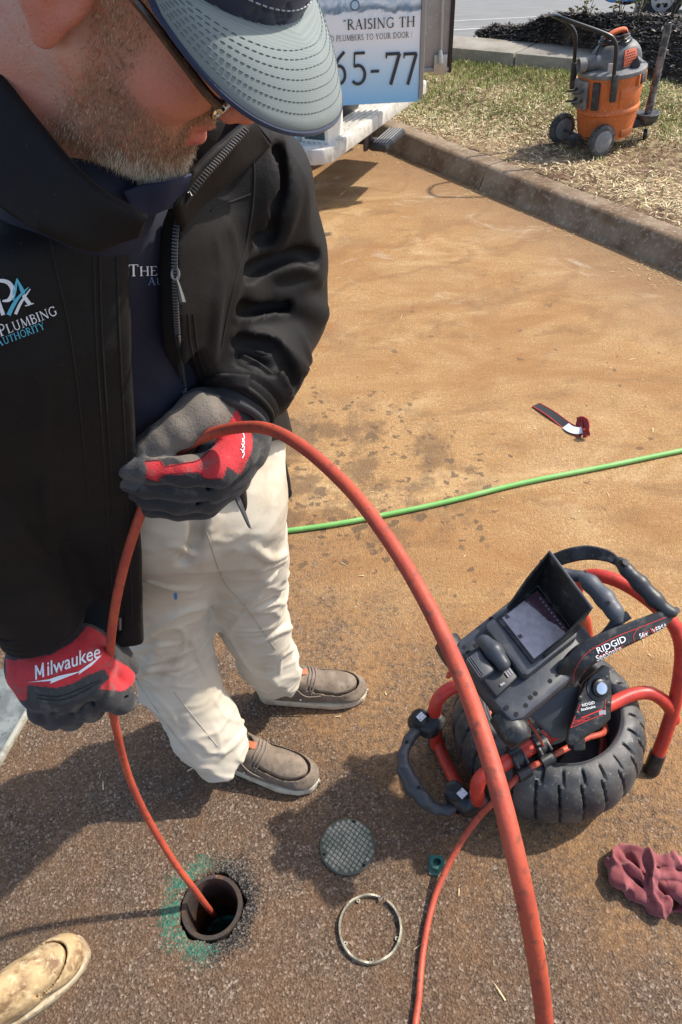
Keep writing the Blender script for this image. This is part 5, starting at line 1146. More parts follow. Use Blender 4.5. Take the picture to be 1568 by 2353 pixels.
arm('far_arm', [(1245, 1300), (1275, 1288), (1310, 1276), (1350, 1270), (1395, 1277), (1425, 1295)], [13, 16, 17, 17, 14, 9], 0, [1.50, 1.49, 1.47, 1.46, 1.44, 1.43], plas, .03)
blob('outer_grip', [Dp(1425, 1292, 1.425), Dp(1440, 1310, 1.415), Dp(1470, 1340, 1.405), Dp(1505, 1378, 1.395), Dp(1530, 1402, 1.39), Dp(1545, 1408, 1.385)], [.011, .0125, .0155, .0155, .012, .010], mat('outer_grip_black', (.03, .032, .036), .45), t)
for p in ((1438, 1291), (1556, 1402)): MB().tube([Dp(p[0] - 8, p[1] + 3, 1.41), Dp(*p, 1.40)], .0072, 8).build('grip_lug', plas, t)
# label on the near arm
lbv = [(1322, 1578), (1326, 1548), (1350, 1522), (1400, 1494), (1460, 1468), (1520, 1444), (1540, 1436), (1534, 1424), (1480, 1440), (1410, 1468), (1350, 1500), (1322, 1530), (1310, 1560)]
bv = bvh_of(near)
lettw = mat('label_white', (.78, .78, .78), .5); lettr = mat('label_red', (.5, .03, .02), .5)
def sans_on(nm, s, p0, ang, h, bvh_, m, par, shear=0., bold=0., wx=1., lift=.0012):
    v_, f_, w = sans(s, shear, bold); ca, sa = math.cos(math.radians(ang)), math.sin(math.radians(ang))
    return print_on(nm, v_, f_, [0] * len(v_), p0, (h * ca * wx, -h * sa * wx), (-h * sa * .95, -h * ca), bvh_, m, par, lift)
sans_on('label_text', 'RIDGID', (1374, 1503), 24, 15, bv, lettw, t, 0, .012, 1.05); sans_on('label_text', 'SeeSnake', (1372, 1520), 24, 13.5, bv, lettw, t, .1, .02, .9)
sans_on('label_text', 'C', (1478, 1468), 22, 14, bv, lettr, t, .3, .0); sans_on('label_text', 'S6x', (1471, 1468), 22, 12, bv, lettw, t, .1, .01, .85); sans_on('label_text', 'VERSA', (1502, 1456), 22, 12, bv, lettw, t, .1, .01, .75); sans_on('label_text', 'V', (1496, 1462), 22, 19, bv, lettr, t, .2, .0)
def line_on(nm, px, w, bvh_, m, par):
    L, R_ = ribbon(catmull([np.array(p, float) for p in px], 5), w); vs_ = L + R_; n_ = len(L); return print_on(nm, vs_, [(i, i + 1, n_ + i + 1, n_ + i) for i in range(n_ - 1)], [0] * len(vs_), (0, 0), (1, 0), (0, 1), bvh_, m, par)
line_on('label_border', [(1318, 1572), (1322, 1540), (1350, 1500), (1410, 1466), (1470, 1442), (1532, 1418)], 1.6, bv, lettr, t); line_on('label_border', [(1340, 1545), (1370, 1528), (1420, 1508), (1470, 1488), (1535, 1456)], 1.4, bv, lettr, t)
line_on('label_border', [(1375, 1508), (1410, 1494), (1432, 1484)], 1.6, bv, lettr, t); line_on('label_border', [(1450, 1490), (1458, 1476), (1456, 1462), (1464, 1446)], 1.4, bv, lettr, t)
# dock plate with knob
dp_ = [(1392, 1530), (1404, 1534), (1407, 1600), (1400, 1652), (1380, 1668), (1300, 1706), (1288, 1700), (1294, 1668), (1318, 1612), (1340, 1566)]
dk_d = 1.42; PX2 = FPX / dk_d; cx_, cy_ = 1350, 1620
dA = np.array([CR, CU, -CF]); DO = Dp(cx_, cy_, dk_d)
tiltm = axes_from(CR * .97 + CF * .22, -CF * .97 + CR * .22 + CU * .1)
dock = MB().prism([((x - cx_) / PX2, (cy_ - y) / PX2) for x, y in dp_], DO, tiltm, .012, .003).build('dock_plate', plas, t)
kb = DO + tiltm[0] * (22 / PX2) + tiltm[1] * (40 / PX2) + tiltm[2] * .012
MB().lathe([(.0001, .012), (.012, .012), (.017, .009), (.0185, .003), (.026, .002), (.027, 0)], kb, tiltm, 32).build('dock_knob', plas, t); MB().lathe([(.0001, .0135), (.0115, .0128), (.012, .012)], kb, tiltm, 20).build('knob_cap', mat('bright_chrome', (.75, .75, .75), .18, 1.0), t)
dbv = bvh_of(dock)
sans_on('label_text', 'RIDGID', (1338, 1624), 14, 6.5, dbv, lettw, t, 0, .02); sans_on('label_text', 'SeeSnake', (1336, 1634), 14, 6.5, dbv, lettw, t, 0, .02); sans_on('label_text', 'COMPACT2', (1316, 1664), 14, 7, dbv, lettr, t, .1, .02, .8)
line_on('label_border', [(1312, 1672), (1330, 1628), (1334, 1618)], 1.6, dbv, lettr, t); line_on('label_border', [(1312, 1672), (1350, 1656), (1390, 1640)], 1.6, dbv, lettr, t); line_on('label_border', [(1390, 1640), (1392, 1610), (1390, 1596)], 1.4, dbv, lettr, t); line_on('label_border', [(1336, 1650), (1360, 1640), (1384, 1630)], 3, dbv, lettr, t)
MB().box(DO + tiltm[0] * (28 / PX2) + tiltm[1] * (-16 / PX2) + tiltm[2] * .0125, (18 / PX2, 10 / PX2, .001), tiltm).build('dock_icon', osd, t, smooth=False)
for u, v in ((-25, 18), (-34, -16), (44, 60), (46, 2), (46, 30)): MB().lathe([(.005, 0), (.0055, .0016), (.003, .003)], DO + tiltm[0] * (u / PX2) + tiltm[1] * (v / PX2) + tiltm[2] * .0115, tiltm, 12).build('dock_bolt', plas, t)
# bracket from the dock down to the cross tube, and cable loom behind
MB().box((DO + Zp(1310, 1690, .22)) / 2 - mn * .03, (.03, .10, .03), tiltm, .006).build('dock_bracket', plas, t)
MB().prism([((x - 1250) / PX2, (1640 - y) / PX2) for x, y in ((1190, 1600), (1330, 1560), (1320, 1660), (1290, 1690), (1262, 1690), (1210, 1640))], Dp(1250, 1640, 1.46), dA, .03, .008).build('dock_base', mat('dock_grey', (.06, .063, .068), .5), t)
MB().tube([Dp(1215, 1655, 1.44), Dp(1236, 1690, 1.48), Dp(1250, 1715, 1.52)], .0028, 8, True, 4).build('signal_lead', rodm, t)
for k in range(5): MB().tube([Dp(1028 + k * 3, 1556 - k * 8, 1.50), Dp(1070 + k * 2, 1530 - k * 7, 1.47), Dp(1110, 1512 - k * 3, 1.46), Dp(1150, 1540, 1.46), Dp(1180, 1590 + k * 3, 1.47)], .0042, 8, True, 5).build('signal_lead', mat('lead_orange', (.55, .06, .03), .45), t)
MB().box(Dp(1098, 1536, 1.475), (.05, .016, .02), axes_from(CR * .8 + CU * .5, -CF), .003).build('lead_clip', mat('clip_grey', (.45, .46, .47), .4), t)

# ================================================================== the push rod: one continuous rod, drum - ground loop - left hand - right hand - cleanout
rp = [DC + [.10, .09, .10], Zp(1392, 1672, .16), Zp(1340, 1700, .19), G2, G1, Zp(1140, 1838, .17), Zp(1095, 1885, .11), Zp(1045, 1960, .05), Zp(1000, 2060, .015), Zp(975, 2170, .009), Zp(963, 2290, .009), Zp(958, 2400, .009), np.array([.135, .22, .01]), np.array([.16, .05, .012]), np.array([.24, -.10, .06]), np.array([.33, -.10, .30]), np.array([.32, -.04, .65]), Dp(1275, 2620, .56),
      Dp(1252, 2353, .52), Dp(1232, 2200, .485), Dp(1193, 2000, .465), Dp(1128, 1750, .485), Dp(1050, 1530, .54), Dp(950, 1330, .585), Dp(850, 1180, .63), Dp(780, 1100, .67), Dp(700, 1030, .71), Dp(630, 990, .745), Dp(570, 981, .782), Dp(500, 992, .815), Dp(440, 1018, .838), Dp(405, 1042, .852), Dp(375, 1080, .872), Dp(345, 1130, .89), Dp(322, 1185, .905), Dp(288, 1290, .945), Dp(264, 1400, .995), Dp(253, 1500, 1.055), Dp(253, 1575, 1.12), Dp(262, 1650, 1.165), Dp(295, 1780, 1.29), Dp(340, 1880, 1.375), Dp(400, 1980, 1.45), Dp(446, 2042, 1.50), Zp(480, 2088, -.05), Zp(492, 2100, -.16), Zp(496, 2104, -.3)]
t = MB().tube(rp, ROD_R, 16, True, 10).build('inspection_rod', rodm); tag(t, 'long orange fibreglass push rod arching from the reel through both gloves into the cleanout', 'rod')
# ================================================================== the plumber
FA = math.radians(-50); FW = np.array([math.cos(FA), math.sin(FA), 0]); RT = np.array([math.sin(FA), -math.cos(FA), 0])     # facing, his right
HR = np.array([[-0.2995, 0.6902, 0.6586], [-0.937, -0.083, -0.3392], [-0.1794, -0.7188, 0.6716]])                         # head axes: right, forward, up (columns)
HO = np.array([-0.125, 0.6445, 1.5896])
def hw(p): return HO + HR @ np.asarray(p, float)
def hl(P): return (P - HO.astype(np.float32)) @ HR.astype(np.float32)
person = thing('person', 'bearded plumber in black jacket, cap and red gloves leaning over the cleanout', 'person', (-.22, .93, 0))

# ---- body: head, neck and trunk in one skin
def head_sdf(P):
    q = hl(P); x = np.abs(q[:, 0]); s = np.stack([x, q[:, 1], q[:, 2]], 1)          # mirror for the paired features
    d = sd_ell(q, (0, -.022, .045), (.077, .098, .090))
    d = smin(d, sd_ell(q, (0, .030, -.018), (.064, .064, .082)), .03)
    d = smin(d, sd_ell(q, (0, .040, -.078), (.056, .056, .036)), .022)
    d = smin(d, sd_cap(s, (.058, -.002, -.045), (.050, .020, -.086), .018, .016), .02)
    d = smin(d, sd_cap(s, (.046, .026, -.092), (.018, .078, -.106), .017, .016), .018)
    d = smin(d, sd_ell(q, (0, .083, -.103), (.024, .019, .019)), .016)
    d = smin(d, sd_ell(s, (.040, .060, -.018), (.026, .026, .024)), .02)               # cheekbones
    d = smin(d, sd_cap(s, (.012, .090, .040), (.048, .076, .042), .011, .009), .014)   # brow
    d = smax(d, -sd_ell(s, (.032, .098, .020), (.017, .013, .012)), .010)              # sockets
    d = smin(d, sd_ell(s, (.032, .083, .020), (.0125, .0125, .0125)), .004)            # eyes under lids
    d = smin(d, sd_cap(q, (0, .090, .026), (0, .112, -.018), .0085, .0115), .012)      # nose
    d = smin(d, sd_ell(s, (.011, .1025, -.024), (.0085, .010, .0085)), .006)
    d = smax(d, -sd_ell(s, (.007, .1035, -.033), (.0035, .006, .004)), .003)           # nostrils
    d = smin(d, sd_cap(s, (0, .0955, -.0515), (.020, .086, -.056), .0072, .004), .006) # upper lip
    d = smin(d, sd_cap(s, (0, .0965, -.0685), (.018, .087, -.062), .0078, .004), .006) # lower lip
    d = smax(d, -sd_cap(s, (0, .104, -.0598), (.022, .091, -.0588), .0026, .0015), .003)
    d = smax(d, -sd_cap(q, (0, .1115, -.0815), (0, .112, -.084), .009, .009), .012)
    ear = sd_ell(s, (.086, -.020, .004), (.0095, .023, .034), axes_from((1, .4, 0), (0, 0, 1))); ear = smin(ear, sd_ell(s, (.083, -.017, -.030), (.0072, .0115, .0145)), .008)
    ear = smax(ear, -sd_ell(s, (.096, -.010, .002), (.010, .010, .017)), .006); d = smin(d, ear, .006)
    nk = sd_chain(P, [hw((0, -.03, -.03)), hw((0, -.03, -.10)), np.array([-.235, .70, 1.40]), np.array([-.25, .73, 1.28])], [.058, .060, .066, .08], .03)
    d = smin(d, nk, .022)
    return d + .0006 * wob(P, 90, 7)
v_, f_ = nets(head_sdf, HO - [.19, .15, .33], HO + [.16, .17, .16], .0026)
q = hl(v_); ax_ = np.abs(q[:, 0]); y_, z_ = q[:, 1], q[:, 2]
def sst(a, b, x): t_ = np.clip((x - a) / (b - a), 0, 1); return t_ * t_ * (3 - 2 * t_)
nzv = wob(v_, 160, 3); nzb = wob(v_, 45, 9)
col = np.tile(np.array([.58, .315, .235]), (len(v_), 1)); 
red = np.clip(sst(.055, .0, np.hypot(y_ - .06, z_ + .015)) + sst(.03, .008, np.hypot(y_ - .11, z_ + .018)) + .7 * sst(-.06, -.11, z_) * sst(.05, .0, y_), 0, 1)
col = col * (1 - red[:, None] * .75) + np.array([.60, .19, .13]) * red[:, None] * .75
earm = sst(.074, .082, ax_) * sst(.03, .0, y_) * sst(-.055, -.045, z_); col = col * (1 - .7 * earm[:, None]) + np.array([.62, .215, .165]) * .7 * earm[:, None]
col *= (1 + .10 * nzb + .05 * nzv)[:, None]
line = -.022 - (y_ - .028) * .58                                  # upper limit of the beard along the cheek
beard = sst(.008, -.016, z_ - line + .004 * nzv) * sst(.002, .026, y_ + .12 * np.clip(-z_ - .05, 0, 1)) * sst(-.150, -.118, z_ - .25 * np.clip(y_, 0, .1))
side = sst(-.004, .010, y_) * sst(.046, .030, y_) * sst(.06, .03, z_) * (ax_ > .045) * sst(-.05, -.02, z_)
lips = sst(.013, .009, np.abs(z_ + .060)) * sst(.024, .019, ax_) * (y_ > .083)
must = sst(.004, -.004, z_ + .034) * sst(.035, .028, ax_) * (y_ > .08)
beard = np.clip(np.maximum(np.maximum(beard, must), side * .8) * (1 - lips), 0, 1)
col = col * (1 - .42 * beard[:, None]) + np.array([.24, .13, .085]) * .42 * beard[:, None]
col = col * (1 - lips[:, None]) + np.array([.50, .15, .13]) * lips[:, None]
skin = mat('skin', (.5, .3, .2), .5, attr=True, var=(70, (.58, .23, .16), .5, .72, 6), var2=(330, (.40, .19, .13), .58, .76, 4), bump=(520, .55, .0014), bump2=(110, .35, .003), sss=.10, spec=.42)
bodyo = from_arrays('body', v_, f_, skin, person, col=col)
# ---- beard and stubble hairs, grown from the skin
me = bodyo.data; vn = np.zeros(len(v_) * 3, np.float32); me.vertices.foreach_get('normal', vn); vn = vn.reshape(-1, 3)
rg = np.random.default_rng(8)
vis = ((CO - v_) * vn).sum(1) > -.004
pool = np.where((beard > .05) & vis)[0]; pick = rg.choice(pool, 34000); pick = pick[rg.random(len(pick)) < beard[pick] ** 1.3 * (.55 + .45 * sst(-.03, -.09, q[pick, 2])) + .03]
b0 = v_[pick] + rg.normal(0, .0011, (len(pick), 3)); n_ = vn[pick]; ql = q[pick]
down = np.array([0, .35, -1.0]) @ HR.T; chin = sst(-.075, -.105, ql[:, 2]) * sst(.03, .07, ql[:, 1])
dirv = n_ * .45 + down * (.55 + .2 * chin)[:, None] + rg.normal(0, .28, (len(pick), 3)); dirv /= np.linalg.norm(dirv, axis=1)[:, None]
ln = (.0020 + .0014 * beard[pick] + .0042 * chin) * rg.uniform(.6, 1.25, len(pick)); sdv = np.cross(dirv, ray(300, 250)); sdv /= np.linalg.norm(sdv, axis=1)[:, None] + 1e-9
wd_ = (.00010 + .00006 * rg.random(len(pick)))[:, None]
mid_ = b0 + dirv * ln[:, None] * .55; end_ = b0 + dirv * ln[:, None] + down * (ln * .12)[:, None]
tri = np.stack([b0 - sdv * wd_, b0 + sdv * wd_, mid_ + sdv * wd_ * .8, mid_ - sdv * wd_ * .8, end_], 1).reshape(-1, 3)
ii = (np.arange(len(pick)) * 5)[:, None]; fs_ = [tuple(r) for r in (ii + np.array([[0, 1, 2, 3]]))] + [tuple(r) for r in (ii + np.array([[3, 2, 4]]))]
gw = np.clip(.05 + .72 * chin + .10 * rg.normal(size=len(pick)), 0, 1); tone = np.where(rg.random(len(pick)) < gw, 1, 0)[:, None]
hc = np.where(tone == 1, np.array([.74, .66, .52]), np.where(rg.random((len(pick), 1)) < .45, np.array([.20, .11, .06]), np.array([.36, .22, .125]))) * rg.uniform(.7, 1.2, (len(pick), 1))
o = from_arrays('beard', tri, fs_, mat('beard_hair', (.3, .2, .1), .55, attr=True, spec=.35), person, smooth=False, col=np.repeat(hc, 5, 0)); o['kind'] = 'stuff'

# ---- cap: crown, curved bill, stitching
navy = mat('navy_twill', (.010, .017, .045), .8, var=(60, (.016, .026, .062), .4, .65), bump=(900, .3, .0006), sheen=.2)
CY_, CT_ = -.2938, .0502; CPV = np.array([0, -.016, .047]); CDV = np.array([0, .0024, .0201])
CAPR = np.array([[1, 0, 0], [0, math.cos(CT_), -math.sin(CT_)], [0, math.sin(CT_), math.cos(CT_)]]) @ np.array([[math.cos(CY_), -math.sin(CY_), 0], [math.sin(CY_), math.cos(CY_), 0], [0, 0, 1]])
def capx(p): return CAPR @ (np.asarray(p, float) - CPV) + CPV + CDV          # the cap sits turned and pushed up a little on the head
def crown_sdf(P):
    q = ((hl(P) - (CPV + CDV).astype(np.float32)) @ CAPR.astype(np.float32)) + CPV.astype(np.float32); d = sd_ell(q, (0, -.016, .048), (.092, .119, .100)); d = np.maximum(d, -sd_ell(q, (0, -.016, .044), (.087, .114, .096)))
    return smax(d, -(q[:, 2] - .040 - .10 * np.clip(-q[:, 1], -.05, 1) * -.1), .002)
v_, f_ = nets(crown_sdf, HO - [.16, .16, .10], HO + [.2, .18, .22], .0036)
cap = from_arrays('cap', v_, f_, navy, person)
BU, BW = 44, 14
def bill_pt(u, w, dz=0.0):
    th = u * math.radians(84); sx, cx = math.sin(th), math.cos(th)
    i_ = np.array([.086 * sx, -.016 + .112 * cx, .047 - .004 * abs(sx)]); o_ = np.array([.0811 * math.copysign(abs(sx) ** .92, sx), .026 + .1368 * max(cx, 0) ** .651, 0.0])
    o_[2] = .048 - .179 * (o_[1] - .026) - .0171 * (o_[0] / .09) ** 2
    p = i_ + (o_ - i_) * w; p[2] += .010 * math.sin(w * math.pi) * (1 - .5 * abs(u)) + dz
    return hw(capx(p))
def sheet(fn, nu, nw, z0, z1):
    g_ = [[fn(-1 + 2 * i / nu, j / nw, z) for i in range(nu + 1) for j in range(nw + 1)] for z in (z0, z1)]; n_ = (nu + 1) * (nw + 1); vs = g_[0] + g_[1]; I = lambda i, j, k: k * n_ + i * (nw + 1) + j
    fs = [(I(i, j, 0), I(i + 1, j, 0), I(i + 1, j + 1, 0), I(i, j + 1, 0)) for i in range(nu) for j in range(nw)] + [(I(i, j, 1), I(i, j + 1, 1), I(i + 1, j + 1, 1), I(i + 1, j, 1)) for i in range(nu) for j in range(nw)]
    for i in range(nu): fs += [(I(i, nw, 0), I(i + 1, nw, 0), I(i + 1, nw, 1), I(i, nw, 1)), (I(i + 1, 0, 0), I(i, 0, 0), I(i, 0, 1), I(i + 1, 0, 1))]
    for j in range(nw): fs += [(I(0, j, 0), I(0, j + 1, 0), I(0, j + 1, 1), I(0, j, 1)), (I(nu, j + 1, 0), I(nu, j, 0), I(nu, j, 1), I(nu, j + 1, 1))]
    return vs, fs
g = NG('sage_twill'); mpn = g.n.new('ShaderNodeMapping'); mpn.inputs['Rotation'].default_value = (.3, .9, .5); g.l.new(g.tc, mpn.inputs[0])
wv = g.n.new('ShaderNodeTexWave'); wv.inputs['Scale'].default_value = 420; wv.inputs['Distortion'].default_value = .6; wv.inputs['Detail'].default_value = 1; g.l.new(mpn.outputs[0], wv.inputs['Vector'])
cc_ = g.mix(g.mr(wv.outputs['Fac'], .2, .9), (.165, .198, .196), (.20, .232, .226)); cc_ = g.mix(g.mr(g.noise(40, 4, .6), .45, .7, 0, .35), cc_, (.235, .26, .25))
g.b.inputs['Sheen Weight'].default_value = .1
twill = g.out(cc_, .85, g.bump(wv.outputs['Fac'], .05, .0005))
bv_, bf_ = sheet(bill_pt, BU, BW, -.0006, .0018); bill = MB().add(bv_, bf_).build('bill', twill, person, sharp=60)
bv_, bf_ = sheet(lambda u, w, z: bill_pt(u, w * 1.012, z), BU, BW, -.0030, -.0007); MB().add(bv_, bf_).build('bill_lining', navy, person, sharp=60)
MB().tube([bill_pt(-1 + 2 * i / 60, 1.008, -.0008) for i in range(61)], .0021, 8).build('bill_piping', navy, bill)
thr = mat('stitch_thread', (.10, .12, .122), .8)
for r_ in range(7):
    w = .885 - r_ * .085; m = MB(); N_s = 70 - r_ * 4
    for k in range(N_s):
        u0 = -.97 + 1.94 * k / N_s; u1 = u0 + 1.94 / N_s * .68; m.tube([bill_pt(u0, w, .0018), bill_pt((u0 + u1) / 2, w, .0022), bill_pt(u1, w, .0018)], .00032, 4)
    o = m.build('stitch_row', thr, bill); o['kind'] = 'stuff'
m = MB()
for k in range(46):
    u0 = -.9 + 1.8 * k / 46; th = [math.radians(84) * (u0 + d) for d in (0, .025)]; m.tube([hw(capx((.0915 * math.sin(a), -.016 + .1185 * math.cos(a), .060))) for a in th], .0005, 4)
o = m.build('crown_stitches', mat('pale_thread', (.35, .36, .40), .8), cap); o['kind'] = 'stuff'

# ---- glasses
tort = mat('tortoise_frame', (.05, .022, .012), .22, var=(70, (.22, .10, .04), .52, .68), coat=.5)
gl = MB().tube([hw((.082, -.02, .036)), hw((.0815, .02, .0335)), hw((.080, .055, .0265)), hw((.0775, .084, .0195)), hw((.073, .096, .0165))], [.0028, .0032, .0034, .0036, .0038], 8, True, 4).build('glasses', tort, person)
def lens_ring(sg, n=36):
    out = []
    for k in range(n):
        a = 2 * math.pi * k / n; cx, sz = math.cos(a), math.sin(a); out.append(hw((sg * (.037 + .028 * math.copysign(abs(cx) ** .6, cx)), .1035 - .010 * ((.037 + .028 * cx) / .065) ** 2, .012 + .019 * math.copysign(abs(sz) ** .7, sz))))
    return out
for sg in (1, -1):
    L = lens_ring(sg); MB().tube(L + [L[0], L[1]], .0015, 6, False).build('rim', tort, gl)
    c_ = np.mean(L, 0); MB().add(L + [c_ + HR[:, 1] * .0015], [(i, (i + 1) % len(L), len(L)) for i in range(len(L))]).build('lens', mat('lens_glass', (.9, .92, .92), .03, trans=1.0), gl)
MB().tube([hw((.009, .102, .024)), hw((0, .106, .027)), hw((-.009, .102, .024))], .0014, 6).build('bridge', tort, gl)
MB().tube([hw((-.071, .094, .0235)), hw((-.079, .05, .034)), hw((-.081, -.02, .040))], .0026, 8).build('temple_arm', tort, gl)
MB().box(hw((.0735, .098, .0155)), (.006, .005, .0045), HR.T, .0008).build('hinge', mat('gilt_metal', (.72, .66, .48), .2, 1.0), gl)
MB().tube([hw((.012, .1035, .012)), hw((.016, .100, .004)), hw((.0125, .0995, .001))], .0011, 6).build('nose_pad_arm', mat('gilt_metal', (.72, .66, .48), .2, 1.0), gl)

# ---- trunk outline by height
TZs = np.array([.66, .76, .86, .96, 1.06, 1.16, 1.24, 1.31, 1.37, 1.41, 1.45])
TCX = np.array([-.252, -.252, -.252, -.255, -.262, -.27, -.272, -.265, -.252, -.243, -.235]); TCY = np.array([.872, .872, .872, .852, .822, .788, .762, .742, .724, .712, .70])
TAa = np.array([.222, .216, .208, .202, .202, .206, .210, .206, .180, .140, .095]); TBb = np.array([.135, .132, .128, .124, .124, .134, .140, .132, .110, .092, .075])
def trunk(P, off=0.0, z0=.7, z1=1.44):
    z = P[:, 2]; x = P[:, 0] - np.interp(z, TZs, TCX); y = P[:, 1] - np.interp(z, TZs, TCY); a = np.interp(z, TZs, TAa) + off; b = np.interp(z, TZs, TBb) + off
    u = np.abs(x * RT[0] + y * RT[1]) / a; w = np.abs(x * FW[0] + y * FW[1]) / b; k = (u ** 2.3 + w ** 2.3) ** (1 / 2.3)
    d = (k - 1) * np.minimum(a, b) * .92
    return smax(smax(d, z0 - z, .012), z - z1, .03)
def pix(P):
    q = P - CO.astype(np.float32); c = np.maximum(q @ CF.astype(np.float32), .05); return PCX + FPX * (q @ CR.astype(np.float32)) / c, PCY - FPX * (q @ CU.astype(np.float32)) / c, c

# ---- polo shirt
def shirt_sdf(P):
    d = trunk(P, -.026, .985, 1.40); d = smin(d, sd_chain(P, [np.array([-.24, .715, 1.36]), np.array([-.225, .685, 1.425])], [.085, .075], .02), .02)
    return d + .003 * wob(P, 26, 5)
shirt_f = folds(shirt_sdf, [([(330, 840), (370, 870), (410, 880)], (.012, .006, .015)), ([(315, 900), (350, 930), (400, 930)], (.012, .006, .015)), ([(320, 780), (350, 830), (360, 900)], (.010, .005, .012))])
v_, f_ = nets(shirt_f, [-.5, .5, .96], [.02, 1.05, 1.46], .0065)
polo = from_arrays('polo_shirt', v_, f_, mat('navy_polo', (.0022, .005, .021), .8, var=(200, (.004, .008, .028), .4, .7), bump=(700, .3, .0008), sheen=.05), person)
pbv = bvh_of(polo); white_t = mat('white_thread', (.74, .75, .76), .7, bump=(900, .4, .0005)); teal_t = mat('teal_thread', (.10, .46, .60), .7, bump=(900, .4, .0005))

# ---- jacket
SLV_L = ([Dp(520, 360, .765), Dp(575, 430, .80), Dp(620, 570, .865), Dp(636, 715, .915), Dp(592, 835, .885), Dp(545, 912, .87)], [.060, .064, .061, .058, .054, .050])
SLV_R = ([np.array([-.40, .60, 1.33]), Dp(-150, 960, .76), Dp(-60, 1150, .86), Dp(30, 1320, .97), Dp(92, 1420, 1.03)], [.07, .066, .066, .063, .060])
OPEN = [(338, 500), (302, 545), (296, 620), (298, 720), (304, 860), (311, 1000), (319, 1180), (326, 1300), (330, 1450), (330, 1700), (900, 1700), (900, 1010), (640, 1010), (558, 1030), (577, 1216), (540, 1135), (470, 1020), (432, 930), (420, 860), (408, 760), (402, 640), (402, 560), (418, 495), (470, 425), (560, 305), (575, 230), (480, 100), (200, 100), (60, 200), (240, 440)]
def jacket0(P):
    d = trunk(P, .004, .742, 1.425)
    # panels hang clear of the hips at the front right
    d = smin(d, sd_chain(P, [Dp(250, 1050, 1.02), Dp(235, 1200, 1.09), Dp(235, 1400, 1.16)], [.06, .06, .055], .03), .05)
    d = smax(d, .742 - P[:, 2], .01)
    x, y, c = pix(P); o = sd_poly2(x, y, OPEN) * c / FPX
    front = ((P[:, 0] - np.interp(P[:, 2], TZs, TCX)) * FW[0] + (P[:, 1] - np.interp(P[:, 2], TZs, TCY)) * FW[1])
    cut = np.maximum(o, -(front + .005)); d = smax(d, -cut, .006)
    sl = smin(sd_chain(P, *SLV_L, .03), 9 + 0 * d, .001); dl_ = d
    d = smin(d, sl, .028); d = smin(d, sd_chain(P, *SLV_R, .03), .03)
    # sleeves end at the wrists
    for a, b in ((SLV_L[0][-2], SLV_L[0][-1]), (SLV_R[0][-2], SLV_R[0][-1])):
        t_ = (b - a) / np.linalg.norm(b - a); e = b + t_ * .012; pl = (P - e.astype(np.float32)) @ t_.astype(np.float32); nr = np.linalg.norm(P - e.astype(np.float32), axis=1) - .11
        d = smax(d, -np.maximum(-pl, nr), .006)
    slm = sst(.05, -.02, sl) * .9 + .1
    w = wob(P, 19, 51, 2) + .3 * wob(P, 8, 53, 1); d = d - .005 * np.clip(1 - np.abs(w) * 3.4, 0, 1) ** 1.2 * slm
    return d + .0014 * wob(P, 30, 12) + .0007 * wob(P, 80, 14)
R1 = (.0085, .013, .0055); R2 = (.006, .009, .0045); RW = (.016, .016, .010); V1 = (.010, -.008, .006)
def zs(L): return [(459.5 + .3126 * a, 229.75 + .3126 * b) for a, b in L]
jf = [(zs(l), k) for l, k in (
      ([(440, 940), (475, 800), (505, 600), (515, 400), (490, 240)], RW), ([(485, 1165), (575, 1050), (650, 880), (685, 700), (655, 560)], R1), ([(330, 1330), (500, 1290), (640, 1240), (760, 1215), (830, 1260), (855, 1300)], R1),
      ([(480, 1410), (640, 1390), (760, 1360), (870, 1310)], R1), ([(330, 1425), (480, 1412), (600, 1440), (740, 1500), (860, 1565)], RW), ([(240, 1572), (400, 1572), (560, 1570), (640, 1540)], R1), ([(210, 1700), (330, 1720), (460, 1750), (570, 1800), (660, 1880), (760, 1980)], R1),
      ([(230, 1840), (290, 1820), (420, 1855), (540, 1850)], R1), ([(570, 1810), (580, 1950), (640, 2080), (655, 2160)], R1), ([(680, 1620), (720, 1720), (780, 1840), (805, 1950)], R2), ([(390, 1980), (470, 2030), (560, 2120), (600, 2190)], R1), ([(690, 1400), (760, 1480), (840, 1550)], R2),
      ([(380, 110), (395, 400), (395, 640), (340, 900), (280, 1250), (220, 1500)], R2), ([(135, 1230), (112, 1500), (92, 1700), (70, 1890)], R1), ([(160, 880), (225, 1000), (245, 1200)], R2), ([(60, 900), (90, 1050), (130, 1200)], R2),
      ([(440, 1010), (500, 990), (530, 900)], V1), ([(350, 1270), (480, 1195), (700, 1125), (840, 1160)], V1), ([(300, 1530), (450, 1520), (610, 1500)], V1), ([(280, 1770), (440, 1795), (540, 1825)], V1), ([(310, 1890), (400, 1930), (520, 1960)], V1), ([(600, 1900), (660, 2020), (700, 2100)], V1), ([(720, 1430), (790, 1490), (850, 1545)], R2), ([(560, 400), (570, 600), (545, 780)], V1))]
jf += [([(175, 700), (168, 780), (178, 860)], R2), ([(85, 830), (96, 950), (88, 1070)], R1), ([(30, 560), (70, 620), (140, 660)], R2), ([(120, 560), (190, 700), (215, 900), (235, 1150)], R2), ([(20, 1180), (60, 1230), (120, 1290)], R1), ([(0, 1290), (50, 1320), (110, 1330)], R1), ([(-10, 1370), (50, 1385), (110, 1370)], R2), ([(120, 1000), (110, 1150), (130, 1300)], R1)]
jsdf = folds(jacket0, jf)
v_, f_ = nets(jsdf, [-.64, .42, .70], [.08, 1.14, 1.48], .0042)
soft = mat('black_softshell', (.0078, .0072, .0074), .62, var=(14, (.012, .0108, .0105), .4, .7), var2=(420, (.07, .065, .058), .71, .78, 2), bump=(900, .5, .0009), bump2=(70, .25, .003), sheen=.02, spec=.2)
jacket = from_arrays('jacket', v_, f_, soft, person); jbv = bvh_of(jacket)
